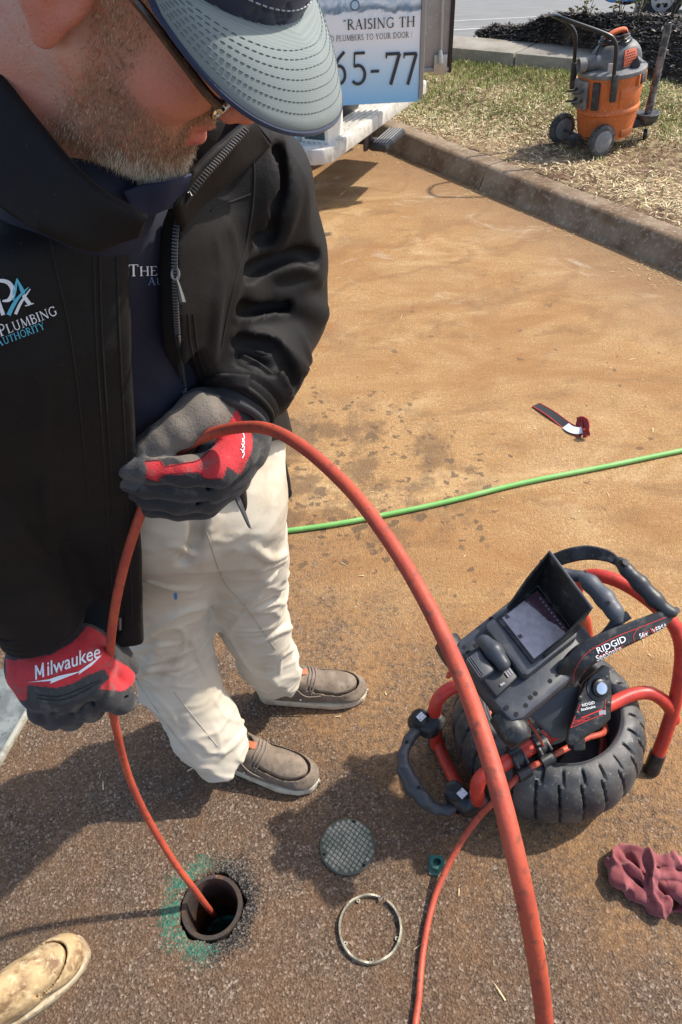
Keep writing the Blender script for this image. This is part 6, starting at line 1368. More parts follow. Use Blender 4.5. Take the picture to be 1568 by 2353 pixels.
# collar: stands round the neck, right wing folded towards the camera, left wing open with the zip
def band(name, top, bot, m, th=.006, parent=person, nw=8):
    A = catmull([np.asarray(p) for p in top], 8); B = catmull([np.asarray(p) for p in bot], 8); n_ = len(A); G = []
    for i in range(n_):
        for j in range(nw + 1):
            w = j / nw; p = A[i] + (B[i] - A[i]) * w; G.append(p)
    G = np.array(G, np.float32); G = G + (.0028 * wob(G, 38, 61) + .0015 * wob(G, 95, 63))[:, None] * np.array(-CF, np.float32) * (th > .008)
    G = np.array(G, float).reshape(n_, nw + 1, 3); tu = np.gradient(G, axis=0); tv = np.gradient(G, axis=1); N = np.cross(tu, tv); N /= np.linalg.norm(N, axis=2)[..., None] + 1e-9
    rim = np.ones((n_, nw + 1, 1)); rim[0] = rim[-1] = .5; rim[:, 0] = rim[:, -1] = .5
    vs = np.concatenate([(G + N * th / 2 * rim).reshape(-1, 3), (G - N * th / 2 * rim).reshape(-1, 3)]); K = n_ * (nw + 1); I = lambda i, j, k: k * K + i * (nw + 1) + j
    fs = [(I(i, j, 0), I(i + 1, j, 0), I(i + 1, j + 1, 0), I(i, j + 1, 0)) for i in range(n_ - 1) for j in range(nw)] + [(I(i, j, 1), I(i, j + 1, 1), I(i + 1, j + 1, 1), I(i + 1, j, 1)) for i in range(n_ - 1) for j in range(nw)]
    for i in range(n_ - 1): fs += [(I(i, nw, 0), I(i + 1, nw, 0), I(i + 1, nw, 1), I(i, nw, 1)), (I(i + 1, 0, 0), I(i, 0, 0), I(i, 0, 1), I(i + 1, 0, 1))]
    for j in range(nw): fs += [(I(0, j, 0), I(0, j + 1, 0), I(0, j + 1, 1), I(0, j, 1)), (I(n_ - 1, j + 1, 0), I(n_ - 1, j, 0), I(n_ - 1, j, 1), I(n_ - 1, j + 1, 1))]
    return MB().add(vs, fs).build(name, m, parent, sharp=70)
band('collar', [Dp(-140, 60, .57), Dp(-60, 110, .545), Dp(0, 165, .535), Dp(80, 265, .535), Dp(160, 365, .54), Dp(238, 440, .55), Dp(290, 470, .56), Dp(338, 498, .57)], [Dp(-220, 330, .56), Dp(-120, 400, .53), Dp(-20, 460, .53), Dp(70, 520, .545), Dp(150, 560, .565), Dp(215, 575, .58), Dp(262, 560, .585), Dp(318, 538, .585)], soft, .012)
band('collar', [Dp(572, 268, .66), Dp(560, 285, .655), Dp(520, 320, .645), Dp(470, 365, .635), Dp(430, 410, .63), Dp(400, 470, .63)], [Dp(620, 330, .70), Dp(600, 350, .70), Dp(560, 385, .69), Dp(515, 425, .685), Dp(465, 470, .68), Dp(415, 530, .675)], soft, .010)
band('collar_back', [Dp(572, 268, .66), Dp(540, 190, .72), Dp(440, 120, .74), Dp(300, 60, .72), Dp(100, 30, .65), Dp(-140, 60, .57)], [Dp(620, 330, .72), Dp(600, 270, .78), Dp(460, 210, .80), Dp(300, 170, .78), Dp(60, 180, .68), Dp(-220, 330, .58)], soft, .010)
# polo collar points under the chin
band('polo_collar', [Dp(285, 440, .60), Dp(330, 425, .60), Dp(385, 418, .60), Dp(440, 400, .62)], [Dp(318, 520, .63), Dp(340, 500, .63), Dp(382, 480, .63), Dp(420, 470, .65)], mat('polo_collar_navy', (.012, .02, .055), .8, bump=(700, .3, .0008)), .004)
# zip along the left front edge, with pull
zpx = [(566, 300), (520, 352), (470, 408), (425, 470), (408, 520), (403, 580), (404, 660), (409, 760), (420, 860), (430, 925)]
zpts = []
for i, p in enumerate(catmull([np.array(p, float) for p in zpx], 10)):
    d = V(ray(p[0] + 4, p[1])).normalized(); h_, n_, ii_, ds = jbv.ray_cast(V(CO), d); dep = None
    if h_ is not None: dep = float((np.array(h_) - CO) @ CF)
    zpts.append((p, dep))
dz = np.array([np.nan if d is None else d for p, d in zpts]); tt_ = np.arange(len(dz)); base_d = np.interp(np.array([p[1] for p, d in zpts]), [300, 420, 520, 660, 800, 930], [.655, .635, .65, .70, .77, .85])
dz = np.where(np.isnan(dz) | (dz > base_d + .05) | (dz < base_d - .06), base_d, dz); dz = np.convolve(np.pad(dz, 6, 'edge'), np.ones(13) / 13, 'valid')
zl_ = [Dp(p[0], p[1], d - .006) for (p, _), d in zip(zpts, dz)]
zipo = MB().tube(zl_, .0024, 8).build('zip_tape', mat('zip_tape_black', (.02, .02, .02), .7), person)
m = MB(); Lz = np.concatenate([[0], np.cumsum(np.linalg.norm(np.diff(np.array(zl_), axis=0), axis=1))])
for s_ in np.arange(0, Lz[-1], .0030):
    c_ = np.array([np.interp(s_, Lz, np.array(zl_)[:, k]) for k in range(3)]); tg = np.array([np.interp(s_ + .002, Lz, np.array(zl_)[:, k]) for k in range(3)]) - c_; tg /= np.linalg.norm(tg) + 1e-9
    m.box(c_ - CF * .002, (.0013, .0056, .0022), axes_from(tg, -CF))
o = m.build('zip_teeth', mat('zip_teeth_grey', (.10, .10, .105), .4, .3), zipo, smooth=False); o['kind'] = 'stuff'
fz = [(p, d) for (p, _), d in zip(zpts, dz) if p[1] > 470][::6]
band('front_facing', [Dp(p[0] + 3, p[1], d - .003) for p, d in fz], [Dp(p[0] - (34 if p[1] < 800 else 22), p[1] + 4, d + .006) for p, d in fz], soft, .004)
zd = float(np.interp(640, [p[1] for p, _ in zpts], dz)) - .012
MB().tube([Dp(403 + 8 * math.sin(a), 630 + 14 * math.cos(a), zd) for a in np.linspace(0, 6.28, 17)], .0016, 6).build('zip_slider', mat('gunmetal', (.25, .25, .26), .35, .9), zipo)
MB().tube([Dp(406, 642, zd), Dp(412, 662, zd), Dp(416, 680, zd), Dp(420, 697, zd)], [.0016, .0022, .0032, .0036], 8).build('zip_pull', mat('pull_cord', (.04, .04, .042), .6), zipo)
zb = [Dp(276, 1418, 1.075), Dp(276, 1446, 1.085)]; MB().tube(zb, .003, 8).build('zip_end', mat('gunmetal', (.25, .25, .26), .35, .9), person)
# cuff strap on the left sleeve, knit cuffs inside the sleeves
sv_ = V(0 * CO)
def wrap_cuff(name, a, b, r0, r1, m, n=36, k=10):
    a, b = np.asarray(a), np.asarray(b); ax = (b - a) / np.linalg.norm(b - a); fr = axes_from(np.cross(ax, CF), ax); L = np.linalg.norm(b - a)
    return MB().lathe([(r0 - .006, 0), (r0, .002)] + [(r0 + (r1 - r0) * i / k + .0012 * math.sin(i * 2.2), L * i / k) for i in range(1, k)] + [(r1, L - .002), (r1 - .006, L), (r1 - .012, L - .004)], a, fr, n).build(name, m, person)
knit = mat('black_knit', (.017, .018, .020), .85, bump=(500, .5, .001), sheen=.2)
wrap_cuff('sleeve_cuff', Dp(572, 868, .880), Dp(537, 930, .866), .0540, .0515, soft); wrap_cuff('knit_cuff', Dp(555, 900, .875), Dp(532, 965, .862), .046, .043, knit)
wrap_cuff('sleeve_cuff', Dp(70, 1386, 1.015), Dp(101, 1434, 1.045), .066, .063, soft); wrap_cuff('knit_cuff', Dp(74, 1398, 1.02), Dp(104, 1443, 1.055), .055, .052, knit)
cbv = [None]
def strap_pts(px):
    out = []
    for x, y in px:
        best = None
        for o_ in [o for o in person.children if o.name.startswith('sleeve_cuff') or o.name.startswith('jacket')]:
            b_ = bvh_of(o_) if o_.name not in STB else STB[o_.name]; STB[o_.name] = b_
            h_, *_ = b_.ray_cast(V(CO), V(ray(x, y)).normalized())
            if h_ is not None: dd_ = float((np.array(h_) - CO) @ CF); best = dd_ if best is None else min(best, dd_)
        out.append(Dp(x, y, (best if best else .85) - .004))
    return out
STB = {}
band('cuff_strap', strap_pts([(470, 872), (500, 862), (530, 858), (575, 862)]), strap_pts([(462, 905), (496, 893), (530, 890), (572, 896)]), soft, .005)

# ---- stitched seams laid on the jacket
jseam = mat('jacket_seam', (.004, .004, .004), .8)
def seam_on(nm, px, r, b, m, par, lift=.0):
    P_ = []
    for p in catmull([np.array(p, float) for p in px], 10):
        h_, *_ = b.ray_cast(V(CO), V(ray(*p)).normalized())
        if h_ is not None and (not P_ or np.linalg.norm(np.array(h_) - P_[-1]) < .06): P_.append(np.array(h_) - lift * ray(*p))
    if len(P_) > 3: return MB().tube(P_, r, 6).build(nm, m, par)
for px in ([(215, 570), (222, 800), (242, 1100), (260, 1395)], [(228, 570), (236, 800), (256, 1100), (272, 1400)], [(268, 560), (276, 800), (292, 1100), (304, 1420)], [(579, 300), (584, 430), (566, 560), (530, 690), (508, 800)], [(484, 484), (530, 464), (578, 446)], [(432, 720), (440, 800), (462, 870)], [(444, 720), (454, 800), (474, 862)]): seam_on('seam', px, .0012, jbv, jseam, jacket)
for px in ([(105, 480), (125, 600), (160, 760), (185, 950), (205, 1150)],): seam_on('seam', px, .0010, jbv, jseam, jacket)

# ---- embroidery
def roman_on(nm, s, p0, p1, h, bvh_, m, par, slant=0., lift=.0014):
    q_, w = roman(s, .8); vs, fs, ly = quads_mesh(q_); dx = ((p1[0] - p0[0]) / w, (p1[1] - p0[1]) / w); L = math.hypot(*dx); up = (dx[1] / L * h, -dx[0] / L * h)
    return print_on(nm, vs, fs, ly, p0, dx, (up[0] + slant * h, up[1]), bvh_, m, par, lift)
roman_on('shirt_lettering', 'The', (297, 635), (364, 633), 27, pbv, white_t, polo); roman_on('shirt_lettering', 'PLUMBING', (372, 633), (506, 628), 27, pbv, white_t, polo); roman_on('shirt_lettering', 'Authority', (341, 655), (470, 650), 18, pbv, mat('blue_thread', (.22, .30, .48), .7), polo)
roman_on('jacket_lettering', 'The Plumbing', (-62, 798), (135, 722), 27, jbv, white_t, jacket); roman_on('jacket_lettering', 'Authority', (-6, 798), (106, 755), 21, jbv, teal_t, jacket)
def stroke_on(nm, px, w, m):
    L, R_ = ribbon(catmull([np.array(p, float) for p in px], 6), 1.0); C_ = catmull([np.array(p, float) for p in px], 6); n_ = len(C_); ws = np.interp(np.linspace(0, 1, n_), np.linspace(0, 1, len(w)), w)
    L = [c + (l - c) * 2 * k / 2 for c, l, k in zip(C_, L, ws)]; R_ = [c + (r - c) * 2 * k / 2 for c, r, k in zip(C_, R_, ws)]
    return print_on(nm, L + R_, [(i, i + 1, n_ + i + 1, n_ + i) for i in range(n_ - 1)], [0] * (2 * n_), (0, 0), (1, 0), (0, 1), jbv, m, jacket, .0014)
stroke_on('logo_letter', [(-14, 648), (-4, 690), (8, 724)], [9, 9, 9], white_t); stroke_on('logo_letter', [(-20, 650), (0, 645), (20, 650), (30, 668), (22, 688), (6, 692)], [4, 8, 10, 11, 9, 4], white_t)
stroke_on('logo_letter', [(40, 640), (35, 665), (30, 690)], [3, 8, 6], teal_t); stroke_on('logo_letter', [(40, 642), (50, 664), (54, 676)], [3, 9, 9], teal_t); stroke_on('logo_letter', [(20, 724), (32, 700), (46, 680), (66, 660)], [10, 9, 6, 2], teal_t)
stroke_on('logo_letter', [(36, 722), (46, 700), (56, 684), (70, 664)], [7, 7, 5, 2], white_t); stroke_on('logo_letter', [(54, 678), (62, 690), (70, 700)], [8, 9, 9], white_t); stroke_on('logo_letter', [(58, 703), (68, 700), (78, 697)], [2.5, 3, 2.5], white_t)

# ---- trousers
L1 = [Zp(395, 1180, .86), Zp(372, 1330, .66), Zp(372, 1430, .50), Zp(412, 1560, .31), Zp(465, 1660, .19), Zp(512, 1722, .115)]; r1 = [.100, .090, .084, .080, .072, .062]
L2 = [Zp(520, 1150, .88), Zp(545, 1270, .66), Zp(562, 1350, .51), Zp(590, 1440, .35), Zp(618, 1515, .20), Zp(634, 1552, .125)]; r2 = [.099, .089, .081, .071, .063, .058]
def crease_mask(P): return .35 + .65 * np.maximum(sst(.10, .0, np.abs(P[:, 2] - .50) - .06), sst(.34, .16, P[:, 2]))
def trous0(P):
    d = sd_ell(P, (-.25, .885, .93), (.178, .140, .17), np.array([RT, FW, [0, 0, 1.]])); d = smin(d, sd_chain(P, L1, r1, .03), .03); d2 = sd_chain(P, L2, r2, .03); d = smin(d, d2, .022)
    for L in (L1, L2):
        t_ = L[-1] - L[-2]; t_ /= np.linalg.norm(t_); e = (L[-1] + t_ * .028).astype(np.float32); pl = (P - e) @ t_.astype(np.float32); nr = np.linalg.norm(P - e, axis=1) - .12; d = smax(d, -np.maximum(-pl, nr), .006)
    d = smax(d, P[:, 2] - 1.04, .01)
    w = wob(P * np.array([1, 1, 1.35], np.float32), 21, 41, 2) + .35 * wob(P, 9, 43, 1); d = d - .0115 * np.clip(1 - np.abs(w) * 3.6, 0, 1) ** 1.2 * crease_mask(P)
    w2 = wob(P * np.array([1, 1, 1.6], np.float32), 48, 47, 2); d = d - .005 * np.clip(1 - np.abs(w2) * 3.0, 0, 1) ** 1.4 * crease_mask(P)
    return d + .0018 * wob(P, 24, 31) + .0008 * wob(P, 62, 33)
PR = (.009, .014, .006); PS = (.0065, .011, .005); PG = (.007, -.006, .007)
tf = [([(330, 1470), (369, 1432), (423, 1402), (468, 1392)], PR), ([(344, 1452), (413, 1440), (418, 1490), (372, 1556)], PS), ([(290, 1560), (345, 1538), (411, 1530)], PR), ([(265, 1501), (349, 1482), (405, 1474)], PR), ([(354, 1586), (398, 1641), (413, 1696)], PS), ([(488, 1601), (520, 1648), (570, 1660)], PS), ([(500, 1740), (530, 1712), (570, 1668)], PR), ([(440, 1470), (460, 1520), (490, 1580)], PS), ([(310, 1600), (370, 1640), (450, 1730)], PS), ([(480, 1650), (500, 1690), (505, 1730)], PS),
      ([(573, 1247), (618, 1282), (653, 1272)], PR), ([(590, 1312), (628, 1297), (655, 1285)], PS), ([(503, 1382), (573, 1372), (628, 1317)], PR), ([(518, 1462), (563, 1402), (593, 1372)], PS), ([(598, 1472), (640, 1450), (665, 1442)], PR), ([(640, 1550), (645, 1510), (672, 1490)], PS), ([(520, 1440), (545, 1490), (580, 1540)], PS), ([(540, 1225), (575, 1205), (600, 1160)], PS), ([(470, 1230), (520, 1240), (560, 1220)], PS), ([(595, 1400), (635, 1385), (668, 1390)], PS),
      ([(452, 1193), (449, 1233), (424, 1290)], (.010, -.008, .010)), ([(350, 1260), (400, 1250), (440, 1270)], PS), ([(340, 1330), (400, 1350), (450, 1350)], PS)]
tsdf = folds(trous0, tf)
v_, f_ = nets(tsdf, [-.52, .66, .06], [.05, 1.22, 1.06], .004)
khaki = mat('stone_chino', (.59, .53, .425), .85, var=(10, (.52, .455, .35), .42, .66, 7), var2=(5, (.33, .25, .165), .58, .80, 8), bump=(900, .3, .0008), bump2=(60, .1, .003), sheen=.1)
trous = from_arrays('trousers', v_, f_, khaki, person); tbv = bvh_of(trous)
print_on('paint_spot', [(math.cos(k * .7) * (4 + (k % 2)), math.sin(k * .7) * 9) for k in range(9)], [tuple(range(9))], [0] * 9, (404, 1370), (1, 0), (0, 1), tbv, mat('blue_paint', (.06, .22, .50), .6), trous)

for px in ([(476, 1223), (513, 1332), (563, 1392), (633, 1492)], [(250, 1450), (300, 1540), (380, 1660), (440, 1735)], [(400, 1590), (440, 1640), (500, 1715)]): seam_on('seam', px, .0011, tbv, mat('chino_seam', (.42, .37, .29), .9), trous)
# ---- shoes
can = mat('taupe_canvas', (.165, .125, .09), .8, var=(28, (.26, .20, .145), .45, .66, 6), var2=(90, (.10, .075, .055), .55, .7), bump=(420, .35, .0012), bump2=(60, .2, .003))
solem = mat('cream_sole', (.62, .55, .42), .7, var=(30, (.44, .36, .25), .46, .66))
def shoe(toe, heel, right):
    dv = toe - heel; dv[2] = 0; dv /= np.linalg.norm(dv); sv = np.cross([0, 0, 1], dv); LN = .292; SA = np.array([dv, sv, [0, 0, 1.]])
    def sp(l, s, z): return toe * [1, 1, 0] - dv * l + sv * s + np.array([0, 0, z])
    def half(l): return np.interp(l, [0, .012, .04, .09, .15, .22, .27, .285, .292], [0, .026, .042, .0495, .043, .0365, .031, .020, 0])
    ls = LN * (1 - np.cos(np.linspace(0, math.pi, 40))) / 2; poly = [(-l, half(l) + (.006 if right else -.006) * math.sin(l / LN * math.pi) * -.5) for l in ls] + [(-l, -half(l)) for l in ls[-2:0:-1]]
    sh = MB().prism(poly, sp(0, 0, .002), SA, .024, .005).build('shoe', solem, person)
    def f(P):
        d = sd_ell(P, sp(.052, 0, .028), (.050, .0445, .034), SA); d = smin(d, sd_ell(P, sp(.11, 0, .036), (.085, .045, .042), SA), .02); d = smin(d, sd_ell(P, sp(.205, 0, .042), (.085, .036, .058), SA), .03)
        d = smin(d, sd_cap(P, sp(.16, 0, .07), sp(.20, 0, .085), .033, .034), .02); d = smax(d, -sd_ell(P, sp(.215, 0, .115), (.055, .030, .045), SA), .006)
        q = (P - toe.astype(np.float32)) @ np.stack([-dv, sv, [0, 0, 1]]).T.astype(np.float32)
        e = np.where(q[:, 0] < .085, np.hypot((q[:, 0] - .085) / 1.62, q[:, 1]) - .0365, np.abs(q[:, 1]) - .0365 + (q[:, 0] - .085) * .06)
        seam = np.maximum(np.abs(e) - .0022, .04 - P[:, 2] * 1.0 - .012); ridge = np.where((q[:, 0] < .15) & (P[:, 2] > .026), np.clip(.0028 - np.abs(np.abs(e - .004)) * .55, 0, 1), 0)
        d = np.where(q[:, 0] < .155, smax(d - ridge, -seam * np.where(P[:, 2] > .03, 1, -1), .002), d)
        return np.maximum(d + .0012 * wob(P, 55, 3) + .0007 * wob(P, 140, 5), .022 - P[:, 2])
    c = sp(.145, 0, 0); v, fc = nets(f, c - [.17, .17, .0], c + [.17, .17, .13], .0026); from_arrays('upper', v, fc, can, sh)
    bv = BVHTree.FromPolygons([V(x) for x in v], [tuple(x) for x in fc]); dn = Vector((0, 0, -1)); lm = mat('shoe_lace', (.21, .165, .135), .8, bump=(600, .4, .0008))
    def top(l, s): h_, *_ = bv.ray_cast(V(sp(l, s, .3)), dn); return (np.array(h_) if h_ is not None else sp(l, s, .06)) + [0, 0, .002]
    for k in range(3):
        l0 = .135 + .008 * k; MB().tube([top(l0 + .010, -.040), top(l0, -.022), top(l0 - .004, 0), top(l0 + .002, .022), top(l0 + .012, .040)], .0022, 6, True, 5).build('lace', lm, sh)
    MB().tube([top(.190, -.034), top(.160, -.044), top(.120, -.0445)], .0018, 6, True, 5).build('side_lace', lm, sh)
    MB().tube([sp(.172, -.041, .045), sp(.176, -.044, .044)], .0045, 10).build('eyelet', mat('bright_steel', (.6, .58, .52), .3, 1.0), sh)
    p_ = top(.165, 0); MB().box(p_ + [0, 0, .006], (.022, .018, .003), np.array([dv, sv, [0, 0, 1.]]), .001).build('tongue_tab', mat('tan_tab', (.42, .13, .06), .6), sh)
    MB().tube([sp(.20, 0, .06), sp(.215, 0, .15)], [.030, .036], 16).build('sock', mat('black_sock', (.02, .02, .022), .9), sh)
shoe(Zp(735, 1796, .02), Zp(488, 1722, .02), True); shoe(Zp(846, 1586, .02), Zp(590, 1588, .02), False)

# ---- gloves
def paint(v, regs, base):
    x, y, c = pix(v.astype(np.float32)); col = np.tile(np.array(base, float), (len(v), 1))
    for poly, cl in regs: col[sd_poly2(x, y, poly) < 0] = cl
    return col
def zz(L, ox, oy, s): return [(ox + a * s, oy + b * s) for a, b in L]
RED, GREY, BLK, DUST = (.52, .022, .030), (.165, .14, .115), (.020, .021, .024), (.075, .075, .078)
HS = -.022
def Dh(x, y, t): return Dp(x, y, t + HS)
TH = [Dh(548, 985, .90), Dh(520, 955, .885), Dh(470, 955, .865), Dh(415, 985, .852), Dh(375, 1010, .852), Dh(342, 1026, .853)]
IX = [Dh(545, 1040, .875), Dh(500, 1078, .858), Dh(430, 1083, .852), Dh(350, 1078, .852), Dh(300, 1070, .858), Dh(268, 1066, .865)]
MI = [Dh(540, 1070, .90), Dh(490, 1112, .885), Dh(420, 1118, .875), Dh(340, 1112, .873), Dh(300, 1098, .88), Dh(282, 1088, .89)]
RI = [Dh(530, 1095, .92), Dh(480, 1138, .91), Dh(410, 1148, .90), Dh(345, 1140, .90), Dh(315, 1120, .905), Dh(305, 1100, .915)]
PK = [Dh(520, 1110, .94), Dh(470, 1158, .935), Dh(410, 1168, .925), Dh(350, 1162, .925), Dh(325, 1140, .93), Dh(320, 1118, .938)]
rod_in = [np.array(p) for p in rp[29:35]]
def glove_l(P):
    d = sd_chain(P, [Dh(560, 965, .91), Dh(545, 1020, .905), Dh(500, 1075, .905)], [.036, .036, .034], .02)
    for c_, r in ((IX, [.024, .0215, .0175, .0165, .0155, .012]), (MI, [.026, .0215, .018, .017, .0155, .0125]), (RI, [.026, .021, .018, .016, .0145, .012]), (PK, [.024, .019, .016, .0145, .0125, .0105])): d = smin(d, sd_chain(P, c_, r, .006), .0045)
    d = smin(d, sd_chain(P, [Dh(520, 1085, .90), Dh(430, 1120, .90)], [.028, .022], .01), .012)
    d = smin(d, sd_chain(P, TH[:4], [.034, .034, .031, .0225], .01), .008); d = smin(d, sd_chain(P, TH[3:], [.0225, .0195, .0165], .006), .006)
    return np.maximum(d, -sd_chain(P, rod_in, [ROD_R * .9] * len(rod_in), .002)) + .0009 * wob(P, 90, 2) + .0005 * wob(P, 240, 4)
gf = [([(488, 1120), (430, 1128), (360, 1120)], (.003, -.003, .003)), ([(480, 1148), (420, 1160), (350, 1150)], (.003, -.003, .003)), ([(418, 968), (408, 995), (412, 1018)], (.003, -.002, .003)), ([(430, 985), (445, 975), (455, 965)], (.003, .0025, .003)), ([(330, 1062), (335, 1080), (332, 1098)], (.003, -.002, .003)), ([(500, 930), (520, 960), (515, 985)], (.004, -.002, .005))]
gsd = folds(glove_l, gf, )
Lp = np.array([Dp(250, 1020, .80), Dp(640, 900, .93), Dp(640, 1200, .93), Dp(250, 1200, .95), Dp(420, 930, .80), Dp(600, 980, .79), Dp(300, 1000, .81)])
v_, f_ = nets(gsd, Lp.min(0) - .02, Lp.max(0) + .02, .0021)
O4 = (184, 873, .3048)
redL = zz([(490, 610), (600, 605), (640, 650), (780, 625), (900, 600), (1000, 510), (1060, 420), (1130, 310), (1185, 220), (1230, 320), (1300, 420), (1300, 530), (1215, 720), (1110, 650), (1080, 745), (940, 745), (890, 695), (640, 720), (580, 770), (500, 740)], *O4)
greyL = zz([(400, 500), (500, 420), (640, 240), (740, 130), (880, 80), (1060, 120), (1180, 220), (1120, 320), (1050, 420), (950, 540), (880, 620), (780, 622), (700, 580), (560, 600), (430, 570)], *O4)
tipL = zz([(180, 560), (500, 560), (490, 760), (420, 840), (250, 800), (180, 640)], *O4)
cl_ = paint(v_, [(tipL, DUST), (greyL, GREY), (redL, RED)], BLK); cl_ *= (1 + .18 * wob(v_, 200, 6))[:, None]
fab = mat('glove_fabric', (.1, .1, .1), .8, attr=True, var=(45, (.13, .115, .10), .54, .78, 7), var2=(300, (.03, .025, .025), .58, .72, 4), bump=(700, .7, .0014), bump2=(140, .35, .002), sheen=.12)
gl1 = from_arrays('glove', v_, f_, fab, person, col=cl_); gl1['label'] = 'red and black work glove, palm up, pinching the rod'
g1b = bvh_of(gl1)
line_g = lambda px, w, m, par, b: print_on('seam', *(lambda L, R_: (L + R_, [(i, i + 1, len(L) + i + 1, len(L) + i) for i in range(len(L) - 1)], [0] * (2 * len(L))))(*ribbon(catmull([np.array(p, float) for p in px], 5), w)), (0, 0), (1, 0), (0, 1), b, m, par, .0010)
seam_d = mat('seam_dark', (.10, .012, .014), .8)
for px in (zz([(490, 612), (600, 607), (640, 650), (780, 627), (900, 602), (1000, 512)], *O4), zz([(500, 742), (580, 768), (640, 720), (890, 697), (940, 747), (1080, 745)], *O4)): line_g(px, 1.6, seam_d, gl1, g1b)
for k in range(4): line_g(zz([(1230 - k * 6, 400 + k * 40), (1240, 430 + k * 40), (1225, 470 + k * 40)], *O4), 2.2, white_t, gl1, g1b)
band('pull_tab', [Dp(545, 1062, .865), Dp(548, 1082, .87), Dp(534, 1125, .90), Dp(552, 1170, .905), Dp(572, 1212, .91)], [Dp(556, 1052, .88), Dp(560, 1078, .885), Dp(545, 1120, .91), Dp(560, 1165, .912), Dp(577, 1215, .912)], mat('tab_black', (.03, .03, .034), .5), .003)
# right glove: back of the hand to the camera, fist closed on the rod
def q_(zx, zy, t): return Dp(zx * .2344, 1424 + zy * .2344, t)
def glove_r(P):
    d = sd_chain(P, [q_(330, 330, 1.075), q_(560, 300, 1.07), q_(820, 260, 1.075)], [.036, .037, .034], .02)
    d = smin(d, sd_chain(P, [q_(330, 500, 1.06), q_(560, 500, 1.05), q_(800, 420, 1.055), q_(960, 420, 1.07)], [.038, .040, .038, .030], .02), .02)
    d = smin(d, sd_chain(P, [q_(400, 690, 1.055), q_(650, 680, 1.045), q_(900, 580, 1.05)], [.031, .033, .030], .012), .012)       # knuckles
    for a, b, c_, r in ((q_(400, 720, 1.06), q_(430, 880, 1.085), q_(520, 960, 1.125), .022), (q_(560, 730, 1.05), q_(620, 900, 1.075), q_(700, 960, 1.12), .0235), (q_(760, 680, 1.05), q_(830, 850, 1.075), q_(900, 880, 1.115), .0225)):
        d = smin(d, sd_chain(P, [a, b, c_], [r, r, r * .9], .008), .005)
    d = smin(d, sd_chain(P, [q_(960, 600, 1.055), q_(1060, 740, 1.075), q_(1180, 790, 1.10), q_(1240, 800, 1.13)], [.023, .022, .0205, .017], .008), .006)   # index over the rod
    d = smin(d, sd_chain(P, [q_(900, 300, 1.085), q_(1080, 440, 1.10), q_(1230, 560, 1.115)], [.028, .022, .0155], .01), .012)       # web and thumb base
    d = smin(d, sd_chain(P, [q_(1060, 220, 1.12), q_(1180, 380, 1.135), q_(1300, 480, 1.15)], [.022, .018, .012], .01), .006)       # thumb behind the rod
    return d + .0010 * wob(P, 80, 12) + .0005 * wob(P, 220, 14)
grf = folds(glove_r, [([(90, 1592), (150, 1602), (215, 1575), (245, 1555)], (.005, .004, .005)), ([(92, 1602), (152, 1612), (215, 1588), (240, 1570)], (.002, -.0016, .002)), ([(120, 1640), (140, 1628), (165, 1640)], (.003, -.003, .004)), ([(185, 1630), (195, 1610), (215, 1615)], (.003, -.003, .004)), ([(240, 1600), (265, 1612), (290, 1600)], (.003, -.002, .003)), ([(195, 1475), (230, 1490), (250, 1510)], (.004, .003, .005))])
Rp = np.array([q_(60, 100, 1.08), q_(1400, 100, 1.13), q_(60, 1100, 1.05), q_(1400, 1100, 1.15), q_(600, 500, 1.0), q_(600, 900, 1.15)])
v_, f_ = nets(grf, Rp.min(0) - .03, Rp.max(0) + .03, .0024)
O1 = (0, 1424, .2344)
redR = zz([(60, 380), (130, 400), (500, 340), (690, 240), (800, 130), (860, 60), (960, 100), (1060, 190), (1080, 340), (1130, 390), (1260, 460), (1370, 580), (1300, 640), (1200, 700), (970, 680), (1080, 570), (1020, 480), (870, 540), (700, 630), (560, 670), (268, 640), (262, 790), (180, 790), (60, 600)], *O1)
padR = zz([(268, 640), (560, 670), (700, 630), (870, 540), (1020, 480), (1080, 570), (960, 690), (770, 780), (600, 830), (300, 790)], *O1)
cl_ = paint(v_, [(padR, (.032, .034, .037)), (redR, RED)], BLK)
back = (v_ - q_(1200, 380, 1.13)) @ CF; x_, y__, c_ = pix(v_); cl_[(c_ > 1.118) & (x_ > 255) & (y__ < 1555)] = (.045, .042, .040)
cl_ *= (1 + .14 * wob(v_, 200, 16))[:, None]
gl2 = from_arrays('glove', v_, f_, fab, person, col=cl_); gl2['label'] = 'red and black work glove closed round the rod'
g2b = bvh_of(gl2)
v2, f2, w2 = sans('ilwaukee', .25, .012); v2 = [(a + 1.02, b) for a, b in v2]; w2 += 1.02
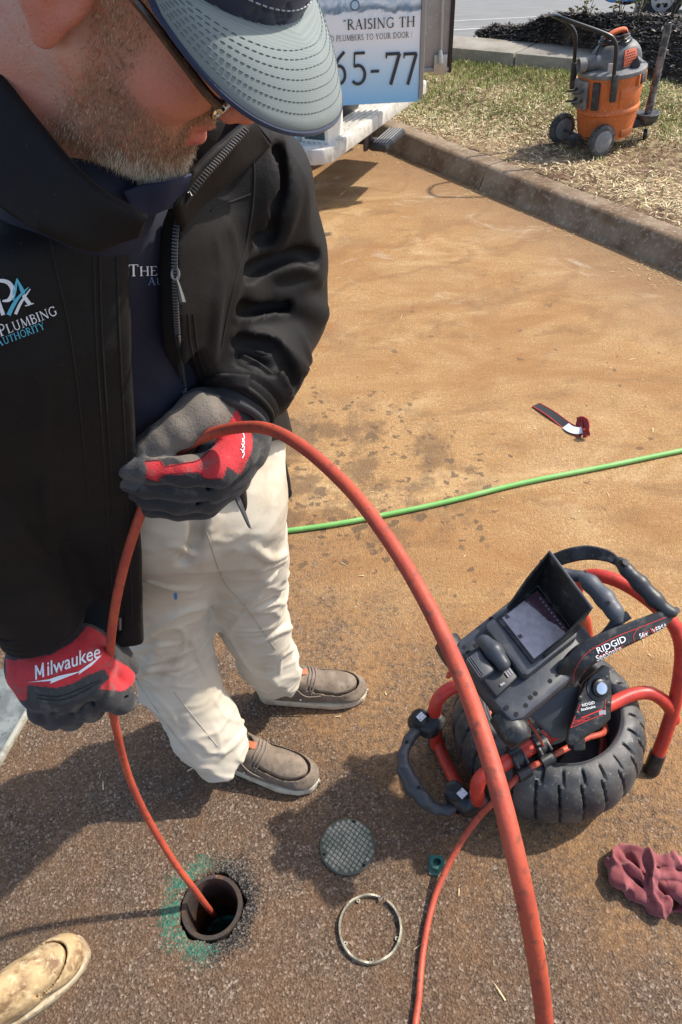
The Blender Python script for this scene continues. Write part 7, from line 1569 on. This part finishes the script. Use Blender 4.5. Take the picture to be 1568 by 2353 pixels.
for pl_m, wd_m in (([(.06, 0), (.31, 1.0)], .17), ([(.29, 1.0), (.50, .22)], .17), ([(.50, .22), (.94, 1.0)], .14), ([(.94, 1.0), (.71, 0)], .17)):       # the capital, stroke by stroke
    pm = [np.array(pl_m[0]) + (np.array(pl_m[1]) - np.array(pl_m[0])) * k / 8 for k in range(9)]; La, Ra = [c - [wd_m / 2, 0] for c in pm], [c + [wd_m / 2, 0] for c in pm]; b0_ = len(v2); v2 += [tuple(c) for c in La + Ra]; f2 += [(b0_ + k, b0_ + 9 + k, b0_ + 10 + k, b0_ + k + 1) for k in range(8)]; sx_ = 160 / w2; an = math.radians(19)
# letters swell from small to large along the wrist, as on the cuff
print_on('glove_lettering', v2, f2, [k // 18 % 7 for k in range(len(v2))], (82, 1562), (sx_ * math.cos(an), -sx_ * math.sin(an) * 1.0), (-7, -31), g2b, white_t, gl2, .0016)
bolt = zz([(265, 615), (480, 585), (580, 550), (570, 580), (770, 510), (860, 445), (840, 490), (1010, 340), (900, 450), (770, 540), (780, 515), (490, 628), (505, 600)], *O1)
def tri_poly(pl):
    bm = bmesh.new(); vs = [bm.verts.new((x, y, 0)) for x, y in pl]; bm.faces.new(vs); bmesh.ops.triangulate(bm, faces=bm.faces); bmesh.ops.subdivide_edges(bm, edges=bm.edges, cuts=2, use_grid_fill=True)
    bm.verts.ensure_lookup_table(); bm.verts.index_update(); r = [(v.co.x, v.co.y) for v in bm.verts], [tuple(v.index for v in f.verts) for f in bm.faces]; bm.free(); return r
bv2, bf2 = tri_poly(bolt); print_on('glove_emblem', bv2, bf2, [0] * len(bv2), (0, 0), (1, 0), (0, 1), g2b, white_t, gl2, .0011)
for px in (zz([(360, 735), (560, 755), (760, 690), (980, 590)], *O1), zz([(360, 770), (580, 790), (790, 720), (1000, 600)], *O1)): line_g(px, 2.4, mat('pad_groove', (.006, .006, .007), .7), gl2, g2b)
band('glove_tab', [q_(100, 500, 1.06), q_(150, 490, 1.05), q_(185, 500, 1.045)], [q_(115, 620, 1.06), q_(160, 628, 1.05), q_(205, 610, 1.045)], mat('tab_red', (.34, .02, .04), .7), .003)
print('person done')
